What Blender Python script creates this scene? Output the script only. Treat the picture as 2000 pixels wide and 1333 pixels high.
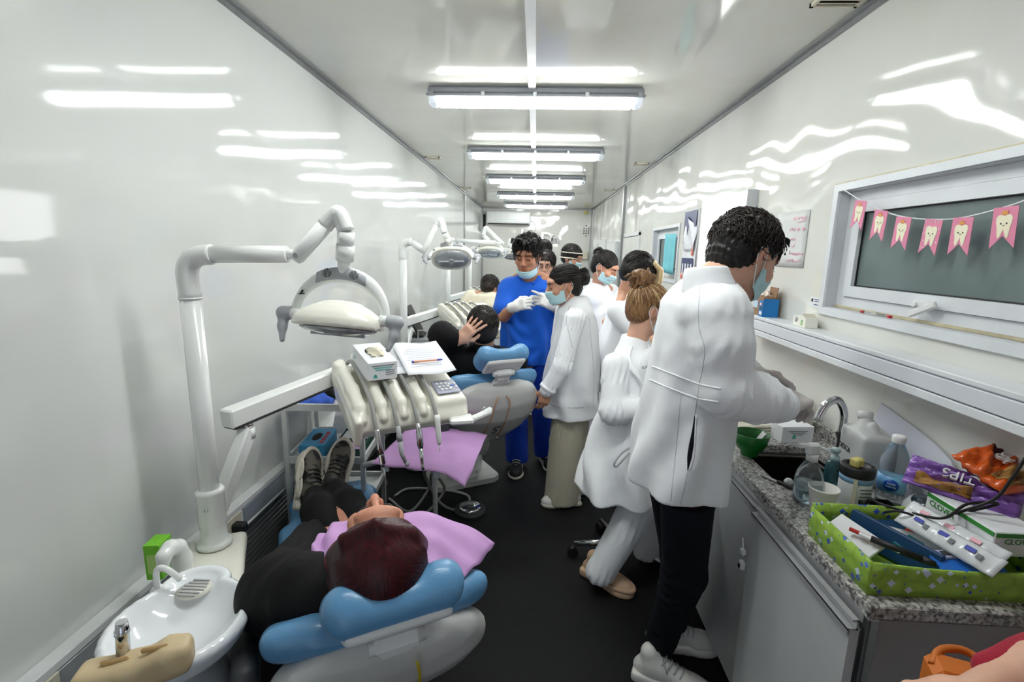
import bpy, bmesh, math, random
import numpy as np
from mathutils import Vector, Matrix, noise as mnoise
for o in list(bpy.data.objects): bpy.data.objects.remove(o, do_unlink=True)
SC = bpy.context.scene
COL = SC.collection
PI = math.pi

# ---------------------------------------------------------------- camera
F, CX, CY, H = 944.0, 1000.0, 666.5, 1.6
def _rot():
    d = np.array([1047-CX, -(490-CY), -F]); d /= np.linalg.norm(d)
    D = F*F/177.0
    up = -np.array([-0.023*D, -D, -F]); up /= np.linalg.norm(up)
    up -= d*up.dot(d); up /= np.linalg.norm(up)
    return np.array([np.cross(d, up), d, up])
CAMM = _rot(); CAMC = np.array([0, 0, H])
def ray(px, py): return CAMM @ np.array([px-CX, -(py-CY), -F])
def onx(px, py, X): v = ray(px, py); return CAMC + v*(X/v[0])
def ony(px, py, Y): v = ray(px, py); return CAMC + v*(Y/v[1])
def onz(px, py, Z): v = ray(px, py); return CAMC + v*((Z-H)/v[2])
cam = bpy.data.cameras.new('camera'); camo = bpy.data.objects.new('camera', cam); COL.objects.link(camo)
cam.sensor_width = 36; cam.lens = F*36/2000; cam.clip_start = 0.02
m4 = Matrix.Identity(4)
for i in range(3):
    for j in range(3): m4[i][j] = CAMM[i, j]
m4.translation = Vector((0, 0, H)); camo.matrix_world = m4
SC.camera = camo

# ---------------------------------------------------------------- world, exposure
w = bpy.data.worlds.new('world'); SC.world = w; w.use_nodes = True
w.node_tree.nodes['Background'].inputs[0].default_value = (.75, .85, 1, 1)
w.node_tree.nodes['Background'].inputs[1].default_value = 0.6
SC.view_settings.view_transform = 'Standard'
try: SC.view_settings.look = 'None'
except Exception: pass
SC.view_settings.gamma = 1; SC.view_settings.use_curve_mapping = False
SC.view_settings.exposure = 0.78
TUBE = 26.0          # strength of the fluorescent tubes
PANEL = 3.2          # strength of the backlit viewer

# ---------------------------------------------------------------- materials
def rgb(r, g=None, b=None):
    if g is None: g = b = r
    f = lambda c: (c/255/12.92) if c/255 <= .04045 else ((c/255+.055)/1.055)**2.4
    return (f(r), f(g), f(b), 1)
MATS = {}
def mat(name, c, rough=.5, metal=0, var=.06, nscale=8, bump=0, bscale=60, coat=0, trans=0, ior=1.45, emit=None, estr=0,
        sss=0, stretch=(1, 1, 1), c2=None, alpha=1, sheen=0, spec=.5, fac=(.35, .65)):
    """noise driven principled material; c2 = second colour of the mottling"""
    if name in MATS: return MATS[name]
    m = bpy.data.materials.new(name); m.use_nodes = True; MATS[name] = m
    nt = m.node_tree; N = nt.nodes; L = nt.links; b = N['Principled BSDF']
    b.inputs['Roughness'].default_value = rough; b.inputs['Metallic'].default_value = metal
    b.inputs['IOR'].default_value = ior; b.inputs['Coat Weight'].default_value = coat; b.inputs['Coat Roughness'].default_value = .08
    b.inputs['Transmission Weight'].default_value = trans; b.inputs['Alpha'].default_value = alpha
    b.inputs['Specular IOR Level'].default_value = spec
    if sheen: b.inputs['Sheen Weight'].default_value = sheen
    if sss:
        b.inputs['Subsurface Weight'].default_value = sss; b.inputs['Subsurface Radius'].default_value = (.012, .004, .002)
        b.inputs['Subsurface Scale'].default_value = 1
    tc = N.new('ShaderNodeTexCoord'); mp = N.new('ShaderNodeMapping'); mp.inputs['Scale'].default_value = stretch
    L.new(tc.outputs['Object'], mp.inputs[0])
    nz = N.new('ShaderNodeTexNoise'); nz.inputs['Scale'].default_value = nscale; nz.inputs['Detail'].default_value = 4
    L.new(mp.outputs[0], nz.inputs['Vector'])
    rp = N.new('ShaderNodeValToRGB'); rp.color_ramp.elements[0].position = fac[0]; rp.color_ramp.elements[1].position = fac[1]
    a = tuple(x*(1-var) for x in c[:3])+(1,); d = tuple(min(1, x*(1+var*.5)) for x in c[:3])+(1,)
    if c2: a, d = c2, c
    rp.color_ramp.elements[0].color = a; rp.color_ramp.elements[1].color = d
    L.new(nz.outputs['Fac'], rp.inputs[0]); L.new(rp.outputs[0], b.inputs['Base Color'])
    if bump:
        n2 = N.new('ShaderNodeTexNoise'); n2.inputs['Scale'].default_value = bscale; n2.inputs['Detail'].default_value = 3
        L.new(mp.outputs[0], n2.inputs['Vector'])
        bp = N.new('ShaderNodeBump'); bp.inputs['Strength'].default_value = min(1, bump); bp.inputs['Distance'].default_value = .004
        L.new(n2.outputs['Fac'], bp.inputs['Height']); L.new(bp.outputs[0], b.inputs['Normal'])
    if emit:
        b.inputs['Emission Color'].default_value = emit; b.inputs['Emission Strength'].default_value = estr
    return m

# ---------------------------------------------------------------- object helpers
def V(*a): return np.array(a[0] if len(a) == 1 else a, float)
def tag(o, label=None, cat=None, group=None, kind=None):
    if label: o['label'] = label
    if cat: o['category'] = cat
    if group: o['group'] = group
    if kind: o['kind'] = kind
    return o
def thing(name, label, cat, loc=(0, 0, 0), rz=0, group=None):
    o = bpy.data.objects.new(name, None); o.empty_display_size = .05; COL.objects.link(o)
    o.location = tuple(float(v) for v in loc); o.rotation_euler = (0, 0, rz)
    return tag(o, label, cat, group)
def obj(name, mb, m, parent=None, label=None, smooth=None, world=False):
    """links a mesh (MB or raw mesh) as one object; world=True: coordinates are world ones"""
    me = mb.mesh(name, smooth) if isinstance(mb, MB) else mb
    o = bpy.data.objects.new(name, me); COL.objects.link(o)
    if m is not None and not me.materials:
        for k in (m if isinstance(m, (list, tuple)) else [m]): me.materials.append(k)
    if parent is not None:
        o.parent = parent
        if world:
            W = Matrix.Translation(parent.location) @ Matrix.Rotation(parent.rotation_euler[2], 4, 'Z') if parent.parent is None else None
            if W is None:
                q = parent.parent
                W = Matrix.Translation(q.location) @ Matrix.Rotation(q.rotation_euler[2], 4, 'Z') @ parent.matrix_basis
            o.matrix_basis = W.inverted()
    if label: o['label'] = label
    return o
def copy_tree(o, parent=None):
    c = o.copy(); COL.objects.link(c)
    if parent is not None: c.parent = parent
    for ch in list(o.children): copy_tree(ch, c)
    return c

def norm(v):
    v = np.asarray(v, float); return v/(np.linalg.norm(v)+1e-12)
def frame(t, up=(0, 0, 1)):
    t = norm(t); u = np.asarray(up, float)
    if abs(t.dot(norm(u))) > .97: u = np.array([1., 0, 0]) if abs(t[0]) < .9 else np.array([0, 1., 0])
    a = norm(np.cross(u, t)); return a, np.cross(t, a), t

class MB:
    """collects primitive shapes into one mesh"""
    def __init__(s): s.v = []; s.f = []; s.mi = []; s.cur = 0; s.sm = []; s.smooth = False
    def add(s, vs, fs, sm=None):
        n = len(s.v); s.v += [tuple(float(c) for c in p) for p in vs]
        for f in fs: s.f.append(tuple(i+n for i in f)); s.mi.append(s.cur); s.sm.append(s.smooth if sm is None else sm)
        return s
    def box(s, c, h, R=None, bev=0):
        """box at centre c with half sizes h; R = columns of local axes; bev = chamfer"""
        c = V(c); h = V(h)
        R = np.eye(3) if R is None else np.asarray(R, float)
        if bev <= 0:
            vs = [c+R@(h*V(x, y, z)) for x in (-1, 1) for y in (-1, 1) for z in (-1, 1)]
            return s.add(vs, [(0, 1, 3, 2), (4, 6, 7, 5), (0, 4, 5, 1), (2, 3, 7, 6), (0, 2, 6, 4), (1, 5, 7, 3)], False)
        bev = min(bev, min(h)*.98)
        vs = []; idx = {}
        for x in (-1, 1):
            for y in (-1, 1):
                for z in (-1, 1):
                    for a in range(3):
                        p = h-bev; p[a] = h[a]; p = p*V(x, y, z); idx[x, y, z, a] = len(vs); vs.append(c+R@p)
        fs = []
        for a in range(3):
            o1, o2 = [(1, 2), (2, 0), (0, 1)][a]
            for sg in (-1, 1):
                q = []
                for (e1, e2) in ((-1, -1), (1, -1), (1, 1), (-1, 1)):
                    k = [0]*3; k[a] = sg; k[o1] = e1; k[o2] = e2; q.append(idx[k[0], k[1], k[2], a])
                fs.append(q if sg > 0 else q[::-1])
        for a in range(3):
            o1, o2 = [(1, 2), (2, 0), (0, 1)][a]
            for e1 in (-1, 1):
                for e2 in (-1, 1):
                    def K(sa, w): k = [0]*3; k[a] = sa; k[o1] = e1; k[o2] = e2; return idx[k[0], k[1], k[2], w]
                    q = [K(-1, o1), K(1, o1), K(1, o2), K(-1, o2)]
                    fs.append(q if e1*e2 < 0 else q[::-1])
        for x in (-1, 1):
            for y in (-1, 1):
                for z in (-1, 1):
                    q = [idx[x, y, z, a] for a in range(3)]; fs.append(q if x*y*z > 0 else q[::-1])
        return s.add(vs, fs, False)
    def bx(s, x0, x1, y0, y1, z0, z1, bev=0):
        return s.box(((x0+x1)/2, (y0+y1)/2, (z0+z1)/2), (abs(x1-x0)/2, abs(y1-y0)/2, abs(z1-z0)/2), None, bev)
    def tube(s, pts, r, n=12, cap=True, flat=1, up=(0, 0, 1), closed=False):
        """sweep a circle (or ellipse: flat) along pts; r single or per point"""
        P = [V(p) for p in pts]; m = len(P)
        rr = [r]*m if np.isscalar(r) else list(r)
        vs = []; pa = None
        for i in range(m):
            if closed: t = P[(i+1) % m]-P[i-1]
            else: t = P[min(i+1, m-1)]-P[max(i-1, 0)]
            t = norm(t)
            if pa is None: a, b, _ = frame(t, up)
            else:
                a = norm(pa-t*pa.dot(t)); b = np.cross(t, a)
            pa = a
            for k in range(n):
                an = 2*PI*k/n; vs.append(P[i]+rr[i]*(a*math.cos(an)+b*flat*math.sin(an)))
        fs = []
        for i in range(m if closed else m-1):
            j = (i+1) % m
            for k in range(n): fs.append((i*n+k, i*n+(k+1) % n, j*n+(k+1) % n, j*n+k))
        s.add(vs, fs, True)
        if cap and not closed:
            o = len(s.v)-len(vs)
            s.f.append(tuple(o+k for k in range(n))[::-1]); s.mi.append(s.cur); s.sm.append(False)
            s.f.append(tuple(o+(m-1)*n+k for k in range(n))); s.mi.append(s.cur); s.sm.append(False)
        return s
    def lathe(s, prof, c=(0, 0, 0), n=32, R=None, sx=1, sy=1):
        """prof: (radius, height) pairs"""
        R = np.eye(3) if R is None else np.asarray(R, float); c = V(c); vs = []
        for (r, z) in prof:
            for k in range(n):
                a = 2*PI*k/n; vs.append(c+R@V(r*sx*math.cos(a), r*sy*math.sin(a), z))
        fs = []
        for i in range(len(prof)-1):
            for k in range(n): fs.append((i*n+k, i*n+(k+1) % n, (i+1)*n+(k+1) % n, (i+1)*n+k))
        s.add(vs, fs, True); o = len(s.v)-len(vs)
        if prof[0][0] > 1e-5: s.f.append(tuple(o+k for k in range(n))[::-1]); s.mi.append(s.cur); s.sm.append(False)
        if prof[-1][0] > 1e-5: s.f.append(tuple(o+(len(prof)-1)*n+k for k in range(n))); s.mi.append(s.cur); s.sm.append(False)
        return s
    def prism(s, poly, d0, d1, c=(0, 0, 0), R=None):
        """2D polygon (x,y) extruded along local z from d0 to d1"""
        R = np.eye(3) if R is None else np.asarray(R, float); c = V(c); n = len(poly)
        vs = [c+R@V(x, y, d0) for x, y in poly]+[c+R@V(x, y, d1) for x, y in poly]
        fs = [tuple(range(n))[::-1], tuple(range(n, 2*n))]+[(k, (k+1) % n, n+(k+1) % n, n+k) for k in range(n)]
        return s.add(vs, fs, False)
    def grid(s, fn, nu, nv, thick=0, sm=True, dirn=None):
        """surface fn(u,v) for u,v in 0..1; thick gives it depth along the surface normal"""
        P = np.array([[V(fn(i/nu, j/nv)) for j in range(nv+1)] for i in range(nu+1)])
        idx = lambda i, j: i*(nv+1)+j
        fs = [(idx(i, j), idx(i+1, j), idx(i+1, j+1), idx(i, j+1)) for i in range(nu) for j in range(nv)]
        if not thick: return s.add(P.reshape(-1, 3), fs, sm)
        du = np.gradient(P, axis=0); dv = np.gradient(P, axis=1)
        nn = np.cross(du, dv); nn /= (np.linalg.norm(nn, axis=2, keepdims=True)+1e-12)
        A = (P+nn*thick/2).reshape(-1, 3); B = (P-nn*thick/2).reshape(-1, 3); o = len(A)
        fs = fs+[tuple(i+o for i in f[::-1]) for f in fs]
        bd = [idx(i, 0) for i in range(nu+1)]+[idx(nu, j) for j in range(1, nv+1)]+[idx(i, nv) for i in range(nu-1, -1, -1)]+[idx(0, j) for j in range(nv-1, 0, -1)]
        for k in range(len(bd)):
            a, b = bd[k], bd[(k+1) % len(bd)]; fs.append((b, a, a+o, b+o))
        return s.add(list(A)+list(B), fs, sm)
    def mesh(s, name, smooth=None):
        me = bpy.data.meshes.new(name); me.from_pydata(s.v, [], s.f)
        me.polygons.foreach_set('material_index', s.mi)
        sm = s.sm if smooth is None else [smooth]*len(s.f)
        me.polygons.foreach_set('use_smooth', sm); me.update()
        return me

def bez(pts, n=12):
    """Catmull-Rom through pts"""
    P = [V(p) for p in pts]; P = [2*P[0]-P[1]]+P+[2*P[-1]-P[-2]]; out = []
    for i in range(1, len(P)-2):
        for k in range(n):
            t = k/n; a, b, c, d = P[i-1:i+3]
            out.append(.5*((2*b)+(c-a)*t+(2*a-5*b+4*c-d)*t*t+(3*b-a-3*c+d)*t**3))
    out.append(P[-2]); return out
def rot(ax, an):
    return np.array(Matrix.Rotation(an, 3, ax))
def text(name, body, size, m, parent, loc, R, label=None, ex=.0004, align='CENTER', shear=0, space=1, xs=1):
    cu = bpy.data.curves.new(name, 'FONT'); cu.body = body; cu.size = size; cu.extrude = ex; cu.align_x = align; cu.align_y = 'CENTER'
    cu.shear = shear; cu.space_character = space; cu.resolution_u = 3
    o = bpy.data.objects.new(name, cu); COL.objects.link(o)
    dg = bpy.context.evaluated_depsgraph_get(); me = bpy.data.meshes.new_from_object(o.evaluated_get(dg))
    bpy.data.objects.remove(o); bpy.data.curves.remove(cu)
    R = np.asarray(R, float); loc = V(loc)
    for v in me.vertices: v.co = Vector(loc+R@V(v.co.x*xs, v.co.y, v.co.z))
    me.materials.clear(); me.materials.append(m)
    o2 = bpy.data.objects.new(name, me); COL.objects.link(o2)
    if parent is not None: o2.parent = parent
    return o2

# ---------------------------------------------------------------- implicit surfaces -> one continuous mesh
class SDF:
    def __init__(s, lo, hi, h):
        s.h = h; s.lo = V(lo); n = np.ceil((V(hi)-s.lo)/h).astype(int)+1; s.n = n
        s.ax = [(s.lo[i]+h*np.arange(n[i])).astype(np.float32) for i in range(3)]
        s.f = np.full(tuple(n), .5, np.float32)
    def _win(s, lo, hi):
        sl = []
        for i in range(3):
            a = int(np.floor((lo[i]-s.lo[i])/s.h)); b = int(np.ceil((hi[i]-s.lo[i])/s.h))+1
            a = max(0, min(a, s.n[i])); b = max(0, min(b, s.n[i])); sl.append(slice(a, b))
        return tuple(sl)
    def _apply(s, lo, hi, fn, k, op):
        pad = k+.03
        sl = s._win(V(lo)-pad, V(hi)+pad)
        if any(q.stop <= q.start for q in sl): return s
        x = s.ax[0][sl[0]][:, None, None]; y = s.ax[1][sl[1]][None, :, None]; z = s.ax[2][sl[2]][None, None, :]
        d = fn(x, y, z).astype(np.float32); g = s.f[sl]
        if op == 'u':
            if k > 0:
                hh = np.maximum(k-np.abs(g-d), 0)/k; r = np.minimum(g, d)-hh*hh*k*.25
            else: r = np.minimum(g, d)
        else:
            d = -d
            if k > 0:
                hh = np.maximum(k-np.abs(g-d), 0)/k; r = np.maximum(g, d)+hh*hh*k*.25
            else: r = np.maximum(g, d)
        s.f[sl] = r
        return s
    def ell(s, c, r, R=None, k=.02, op='u'):
        c = V(c); r = V(r); R = np.eye(3) if R is None else np.asarray(R, float); m = r.max()
        def fn(x, y, z):
            X, Y, Z = x-c[0], y-c[1], z-c[2]
            a = (R[0, 0]*X+R[1, 0]*Y+R[2, 0]*Z)/r[0]; b = (R[0, 1]*X+R[1, 1]*Y+R[2, 1]*Z)/r[1]; e = (R[0, 2]*X+R[1, 2]*Y+R[2, 2]*Z)/r[2]
            k0 = np.sqrt(a*a+b*b+e*e); k1 = np.sqrt((a/r[0])**2+(b/r[1])**2+(e/r[2])**2)
            return k0*(k0-1)/(k1+1e-9)
        return s._apply(c-m, c+m, fn, k, op)
    def cone(s, a, b, ra, rb=None, k=.02, op='u', wr=0, wl=.05, ph=0):
        """tapered capsule; wr/wl: amplitude and wavelength of cloth folds across it"""
        a = V(a); b = V(b); rb = ra if rb is None else rb; ab = b-a; L2 = ab.dot(ab)+1e-12; L = math.sqrt(L2); m = max(ra, rb)
        def fn(x, y, z):
            X, Y, Z = x-a[0], y-a[1], z-a[2]
            t = (X*ab[0]+Y*ab[1]+Z*ab[2])/L2; tc = np.clip(t, 0, 1)
            d = np.sqrt((X-tc*ab[0])**2+(Y-tc*ab[1])**2+(Z-tc*ab[2])**2)-(ra+(rb-ra)*tc)
            if wr: d = d+wr*np.sin(t*L*2*PI/wl+ph+9*X-11*Y+13*(x*y)*8+5*Z)*np.clip(np.sin(t*7+ph)+.6, 0, 1)
            return d
        return s._apply(np.minimum(a, b)-m-wr, np.maximum(a, b)+m+wr, fn, k, op)
    def chain(s, pts, rs, k=.015, k0=None, **kw):
        for i in range(len(pts)-1): s.cone(pts[i], pts[i+1], rs[i], rs[i+1], k=(k0 if (k0 is not None and i == 0) else k), **kw)
        return s
    def box(s, c, h, R=None, r=.01, k=.01, op='u'):
        c = V(c); h = V(h); R = np.eye(3) if R is None else np.asarray(R, float); m = np.linalg.norm(h); r = min(r, h.min()*.99)
        def fn(x, y, z):
            X, Y, Z = x-c[0], y-c[1], z-c[2]
            a = np.abs(R[0, 0]*X+R[1, 0]*Y+R[2, 0]*Z)-h[0]+r; b = np.abs(R[0, 1]*X+R[1, 1]*Y+R[2, 1]*Z)-h[1]+r; e = np.abs(R[0, 2]*X+R[1, 2]*Y+R[2, 2]*Z)-h[2]+r
            return np.sqrt(np.maximum(a, 0)**2+np.maximum(b, 0)**2+np.maximum(e, 0)**2)+np.minimum(np.maximum(np.maximum(a, b), e), 0)-r
        ext = np.abs(R)@h
        return s._apply(c-ext, c+ext, fn, k, op)
    def loft(s, st, R=None, o=(0, 0, 0), p=2.0, k=.02, op='u', wr=0, wn=9, ph=0, wz=0):
        """elliptic cross sections stacked along local z: (z, cx, cy, rx, ry); R, o place the local frame
        p = superellipse power; wr/wn: depth and number of hanging folds, growing towards station 0"""
        st = sorted(st); Z = np.array([q[0] for q in st]); A = np.array(st, float); R = np.eye(3) if R is None else np.asarray(R, float); o = V(o)
        mx = max(max(q[3], q[4])+abs(q[1])+abs(q[2]) for q in st)
        cor = [o+R@V(x, y, z) for x in (-mx, mx) for y in (-mx, mx) for z in (Z[0], Z[-1])]
        lo = np.min(cor, axis=0); hi = np.max(cor, axis=0)
        def fn(x, y, z):
            X, Y, W = x-o[0], y-o[1], z-o[2]
            a = R[0, 0]*X+R[1, 0]*Y+R[2, 0]*W; b = R[0, 1]*X+R[1, 1]*Y+R[2, 1]*W; e = R[0, 2]*X+R[1, 2]*Y+R[2, 2]*W
            e2 = np.clip(e, Z[0], Z[-1])
            cx, cy, rx, ry = [np.interp(e2, Z, A[:, i]) for i in (1, 2, 3, 4)]
            u = np.abs(a-cx)/rx; v = np.abs(b-cy)/ry
            q = (u**p+v**p+1e-12)**(1/p)
            d = (q-1)*np.minimum(rx, ry)
            if wr:
                th = np.arctan2((b-cy)/ry, (a-cx)/rx); t = (Z[-1]-e2)/(Z[-1]-Z[0])
                d = d+wr*t*np.sin(th*wn+ph+2.0*np.sin(e*9+ph))+wr*.5*t*np.sin(th*(wn*2-3)+ph*2+e*6)
            if wz: d = d+wz*np.sin(e*55+6*np.sin(a*13+ph)+5*b)*np.clip(np.sin(e*9+a*14+ph*3), 0, 1)
            dz = np.maximum(Z[0]-e, e-Z[-1])
            return np.maximum(d, dz)
        return s._apply(lo, hi, fn, k, op)
    def half(s, p, n, op='s'):
        """cut away everything on the side n points to"""
        p = V(p); n = norm(n)
        x = s.ax[0][:, None, None]; y = s.ax[1][None, :, None]; z = s.ax[2][None, None, :]
        np.maximum(s.f, ((x-p[0])*n[0]+(y-p[1])*n[1]+(z-p[2])*n[2]).astype(np.float32), out=s.f); return s
    def disp(s, fn):
        x = s.ax[0][:, None, None]; y = s.ax[1][None, :, None]; z = s.ax[2][None, None, :]
        band = np.abs(s.f) < .04
        d = fn(x, y, z); s.f = np.where(band, s.f+d, s.f).astype(np.float32); return s
    def shell(s, t):
        s.f = np.abs(s.f+t/2)-t/2; return s
    def arrays(s):
        f = s.f.copy(); f[0] = f[-1] = .5; f[:, 0] = f[:, -1] = .5; f[:, :, 0] = f[:, :, -1] = .5
        neg = f < 0; n = s.n
        c = np.zeros(tuple(n-1), np.int8)
        for i in (0, 1):
            for j in (0, 1):
                for k in (0, 1): c += neg[i:n[0]-1+i, j:n[1]-1+j, k:n[2]-1+k]
        act = np.argwhere((c > 0) & (c < 8))
        if len(act) == 0: return np.zeros((0, 3)), np.zeros((0, 4), int)
        ids = np.full(tuple(n-1), -1, np.int32); ids[tuple(act.T)] = np.arange(len(act))
        acc = np.zeros((len(act), 3)); cnt = np.zeros(len(act))
        cor = [(i, j, k) for i in (0, 1) for j in (0, 1) for k in (0, 1)]
        val = {q: f[act[:, 0]+q[0], act[:, 1]+q[1], act[:, 2]+q[2]].astype(float) for q in cor}
        for a in cor:
            for d in range(3):
                if a[d]: continue
                b = list(a); b[d] = 1; b = tuple(b); va, vb = val[a], val[b]; cr = (va < 0) != (vb < 0)
                t = np.where(cr, va/(va-vb+1e-20), 0)
                pt = np.tile(np.array(a, float), (len(act), 1)); pt[:, d] = t
                acc += np.where(cr[:, None], pt, 0); cnt += cr
        vs = s.lo+(act+acc/cnt[:, None])*s.h
        fs = []
        for d in range(3):
            sl0 = [slice(None)]*3; sl1 = [slice(None)]*3; sl0[d] = slice(0, n[d]-1); sl1[d] = slice(1, n[d])
            e = neg[tuple(sl0)] != neg[tuple(sl1)]; sg = neg[tuple(sl0)]
            P = np.argwhere(e); o1, o2 = [(1, 2), (2, 0), (0, 1)][d]
            P = P[(P[:, o1] > 0) & (P[:, o2] > 0)]
            q = []
            for (u, v) in ((-1, -1), (0, -1), (0, 0), (-1, 0)):
                Q = P.copy(); Q[:, o1] += u; Q[:, o2] += v
                Q = np.minimum(Q, n-2); q.append(ids[tuple(Q.T)])
            q = np.stack(q, 1); fl = ~sg[tuple(P.T)]; q[fl] = q[fl][:, ::-1]
            fs.append(q[(q >= 0).all(1)])
        return vs, np.concatenate(fs)
    def mesh(s, name, relax=1):
        return np_mesh(name, *s.arrays(), relax=relax)
def np_mesh(name, vs, fs, relax=1):
    for _ in range(relax):
        acc = np.zeros_like(vs); cn = np.zeros(len(vs))
        for a, b in ((0, 1), (1, 2), (2, 3), (3, 0)):
            np.add.at(acc, fs[:, a], vs[fs[:, b]]); np.add.at(acc, fs[:, b], vs[fs[:, a]]); np.add.at(cn, fs[:, a], 1); np.add.at(cn, fs[:, b], 1)
        vs = vs*.5+.5*acc/np.maximum(cn, 1)[:, None]
    me = bpy.data.meshes.new(name)
    me.vertices.add(len(vs)); me.vertices.foreach_set('co', np.asarray(vs, np.float32).ravel())
    me.loops.add(fs.size); me.loops.foreach_set('vertex_index', fs.astype(np.int32).ravel())
    me.polygons.add(len(fs)); me.polygons.foreach_set('loop_start', np.arange(0, fs.size, 4, dtype=np.int32))
    me.polygons.foreach_set('use_smooth', np.ones(len(fs), bool))
    me.update(calc_edges=True); me.validate()
    return me
def join_arrays(*parts):
    vs = []; fs = []; o = 0
    for v, f in parts: vs.append(v); fs.append(f+o); o += len(v)
    return np.concatenate(vs), np.concatenate(fs)
# ================================================================= the room
XL, XR, ZC, YR, YF = -1.23, 1.22, 2.53, 11.1, -1.0
def wall_mat(name, c, amp, rough, scale=1.6, dirt=.5):
    m = bpy.data.materials.new(name); m.use_nodes = True; nt = m.node_tree; N = nt.nodes; L = nt.links; b = N['Principled BSDF']
    b.inputs['Roughness'].default_value = rough; b.inputs['Specular IOR Level'].default_value = .5
    tc = N.new('ShaderNodeTexCoord')
    n1 = N.new('ShaderNodeTexNoise'); n1.inputs['Scale'].default_value = .9; n1.inputs['Detail'].default_value = 5; n1.inputs['Roughness'].default_value = .65
    L.new(tc.outputs['Object'], n1.inputs['Vector'])
    rp = N.new('ShaderNodeValToRGB'); rp.color_ramp.elements[0].position = .3; rp.color_ramp.elements[1].position = .62
    rp.color_ramp.elements[0].color = tuple(x*(1-.12*dirt) for x in c[:2])+(c[2]*(1-.2*dirt), 1); rp.color_ramp.elements[1].color = c
    L.new(n1.outputs['Fac'], rp.inputs[0]); L.new(rp.outputs[0], b.inputs['Base Color'])
    n2 = N.new('ShaderNodeTexNoise'); n2.inputs['Scale'].default_value = scale; n2.inputs['Detail'].default_value = 1.2
    n3 = N.new('ShaderNodeTexNoise'); n3.inputs['Scale'].default_value = 260; n3.inputs['Detail'].default_value = 1
    for n in (n2, n3): L.new(tc.outputs['Object'], n.inputs['Vector'])
    ad = N.new('ShaderNodeMath'); ad.operation = 'MULTIPLY_ADD'; L.new(n3.outputs['Fac'], ad.inputs[0]); ad.inputs[1].default_value = .0006; L.new(n2.outputs['Fac'], ad.inputs[2])
    bp = N.new('ShaderNodeBump'); bp.inputs['Strength'].default_value = 1; bp.inputs['Distance'].default_value = amp
    L.new(ad.outputs[0], bp.inputs['Height']); L.new(bp.outputs[0], b.inputs['Normal'])
    return m
M_wallL = wall_mat('gloss_white_panel_left', rgb(220, 222, 220), .010, .055, 1.1, .35)
M_wallR = wall_mat('gloss_white_panel_right', rgb(222, 223, 219), .05, .06, 1.5, .6)
M_ceil = wall_mat('gloss_ceiling_panel', rgb(218, 218, 211), .005, .07, 1.0, .8)
M_rear = wall_mat('gloss_rear_panel', rgb(216, 216, 212), .03, .07, 2.4, .6)
M_alu = mat('brushed_aluminium', rgb(178, 180, 182), .32, 1, .08, 30, stretch=(1, 12, 12))
M_alu_d = mat('grey_aluminium_trim', rgb(150, 152, 152), .4, .7, .1, 20)
M_whitepl = mat('white_plastic', rgb(226, 228, 228), .32, 0, .04, 12)
M_pvc = mat('white_window_pvc', rgb(220, 224, 228), .35, 0, .05, 6)
M_black = mat('black_plastic', rgb(24, 24, 25), .45, 0, .2, 20)
M_dark = mat('dark_rib_metal', rgb(140, 142, 143), .42, .6, .15, 6)
M_seal = mat('yellowed_sealant', rgb(202, 192, 160), .55, 0, .25, 14)
M_card = mat('matte_dark_grey', rgb(60, 61, 63), .6, 0, .1, 20)

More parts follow.
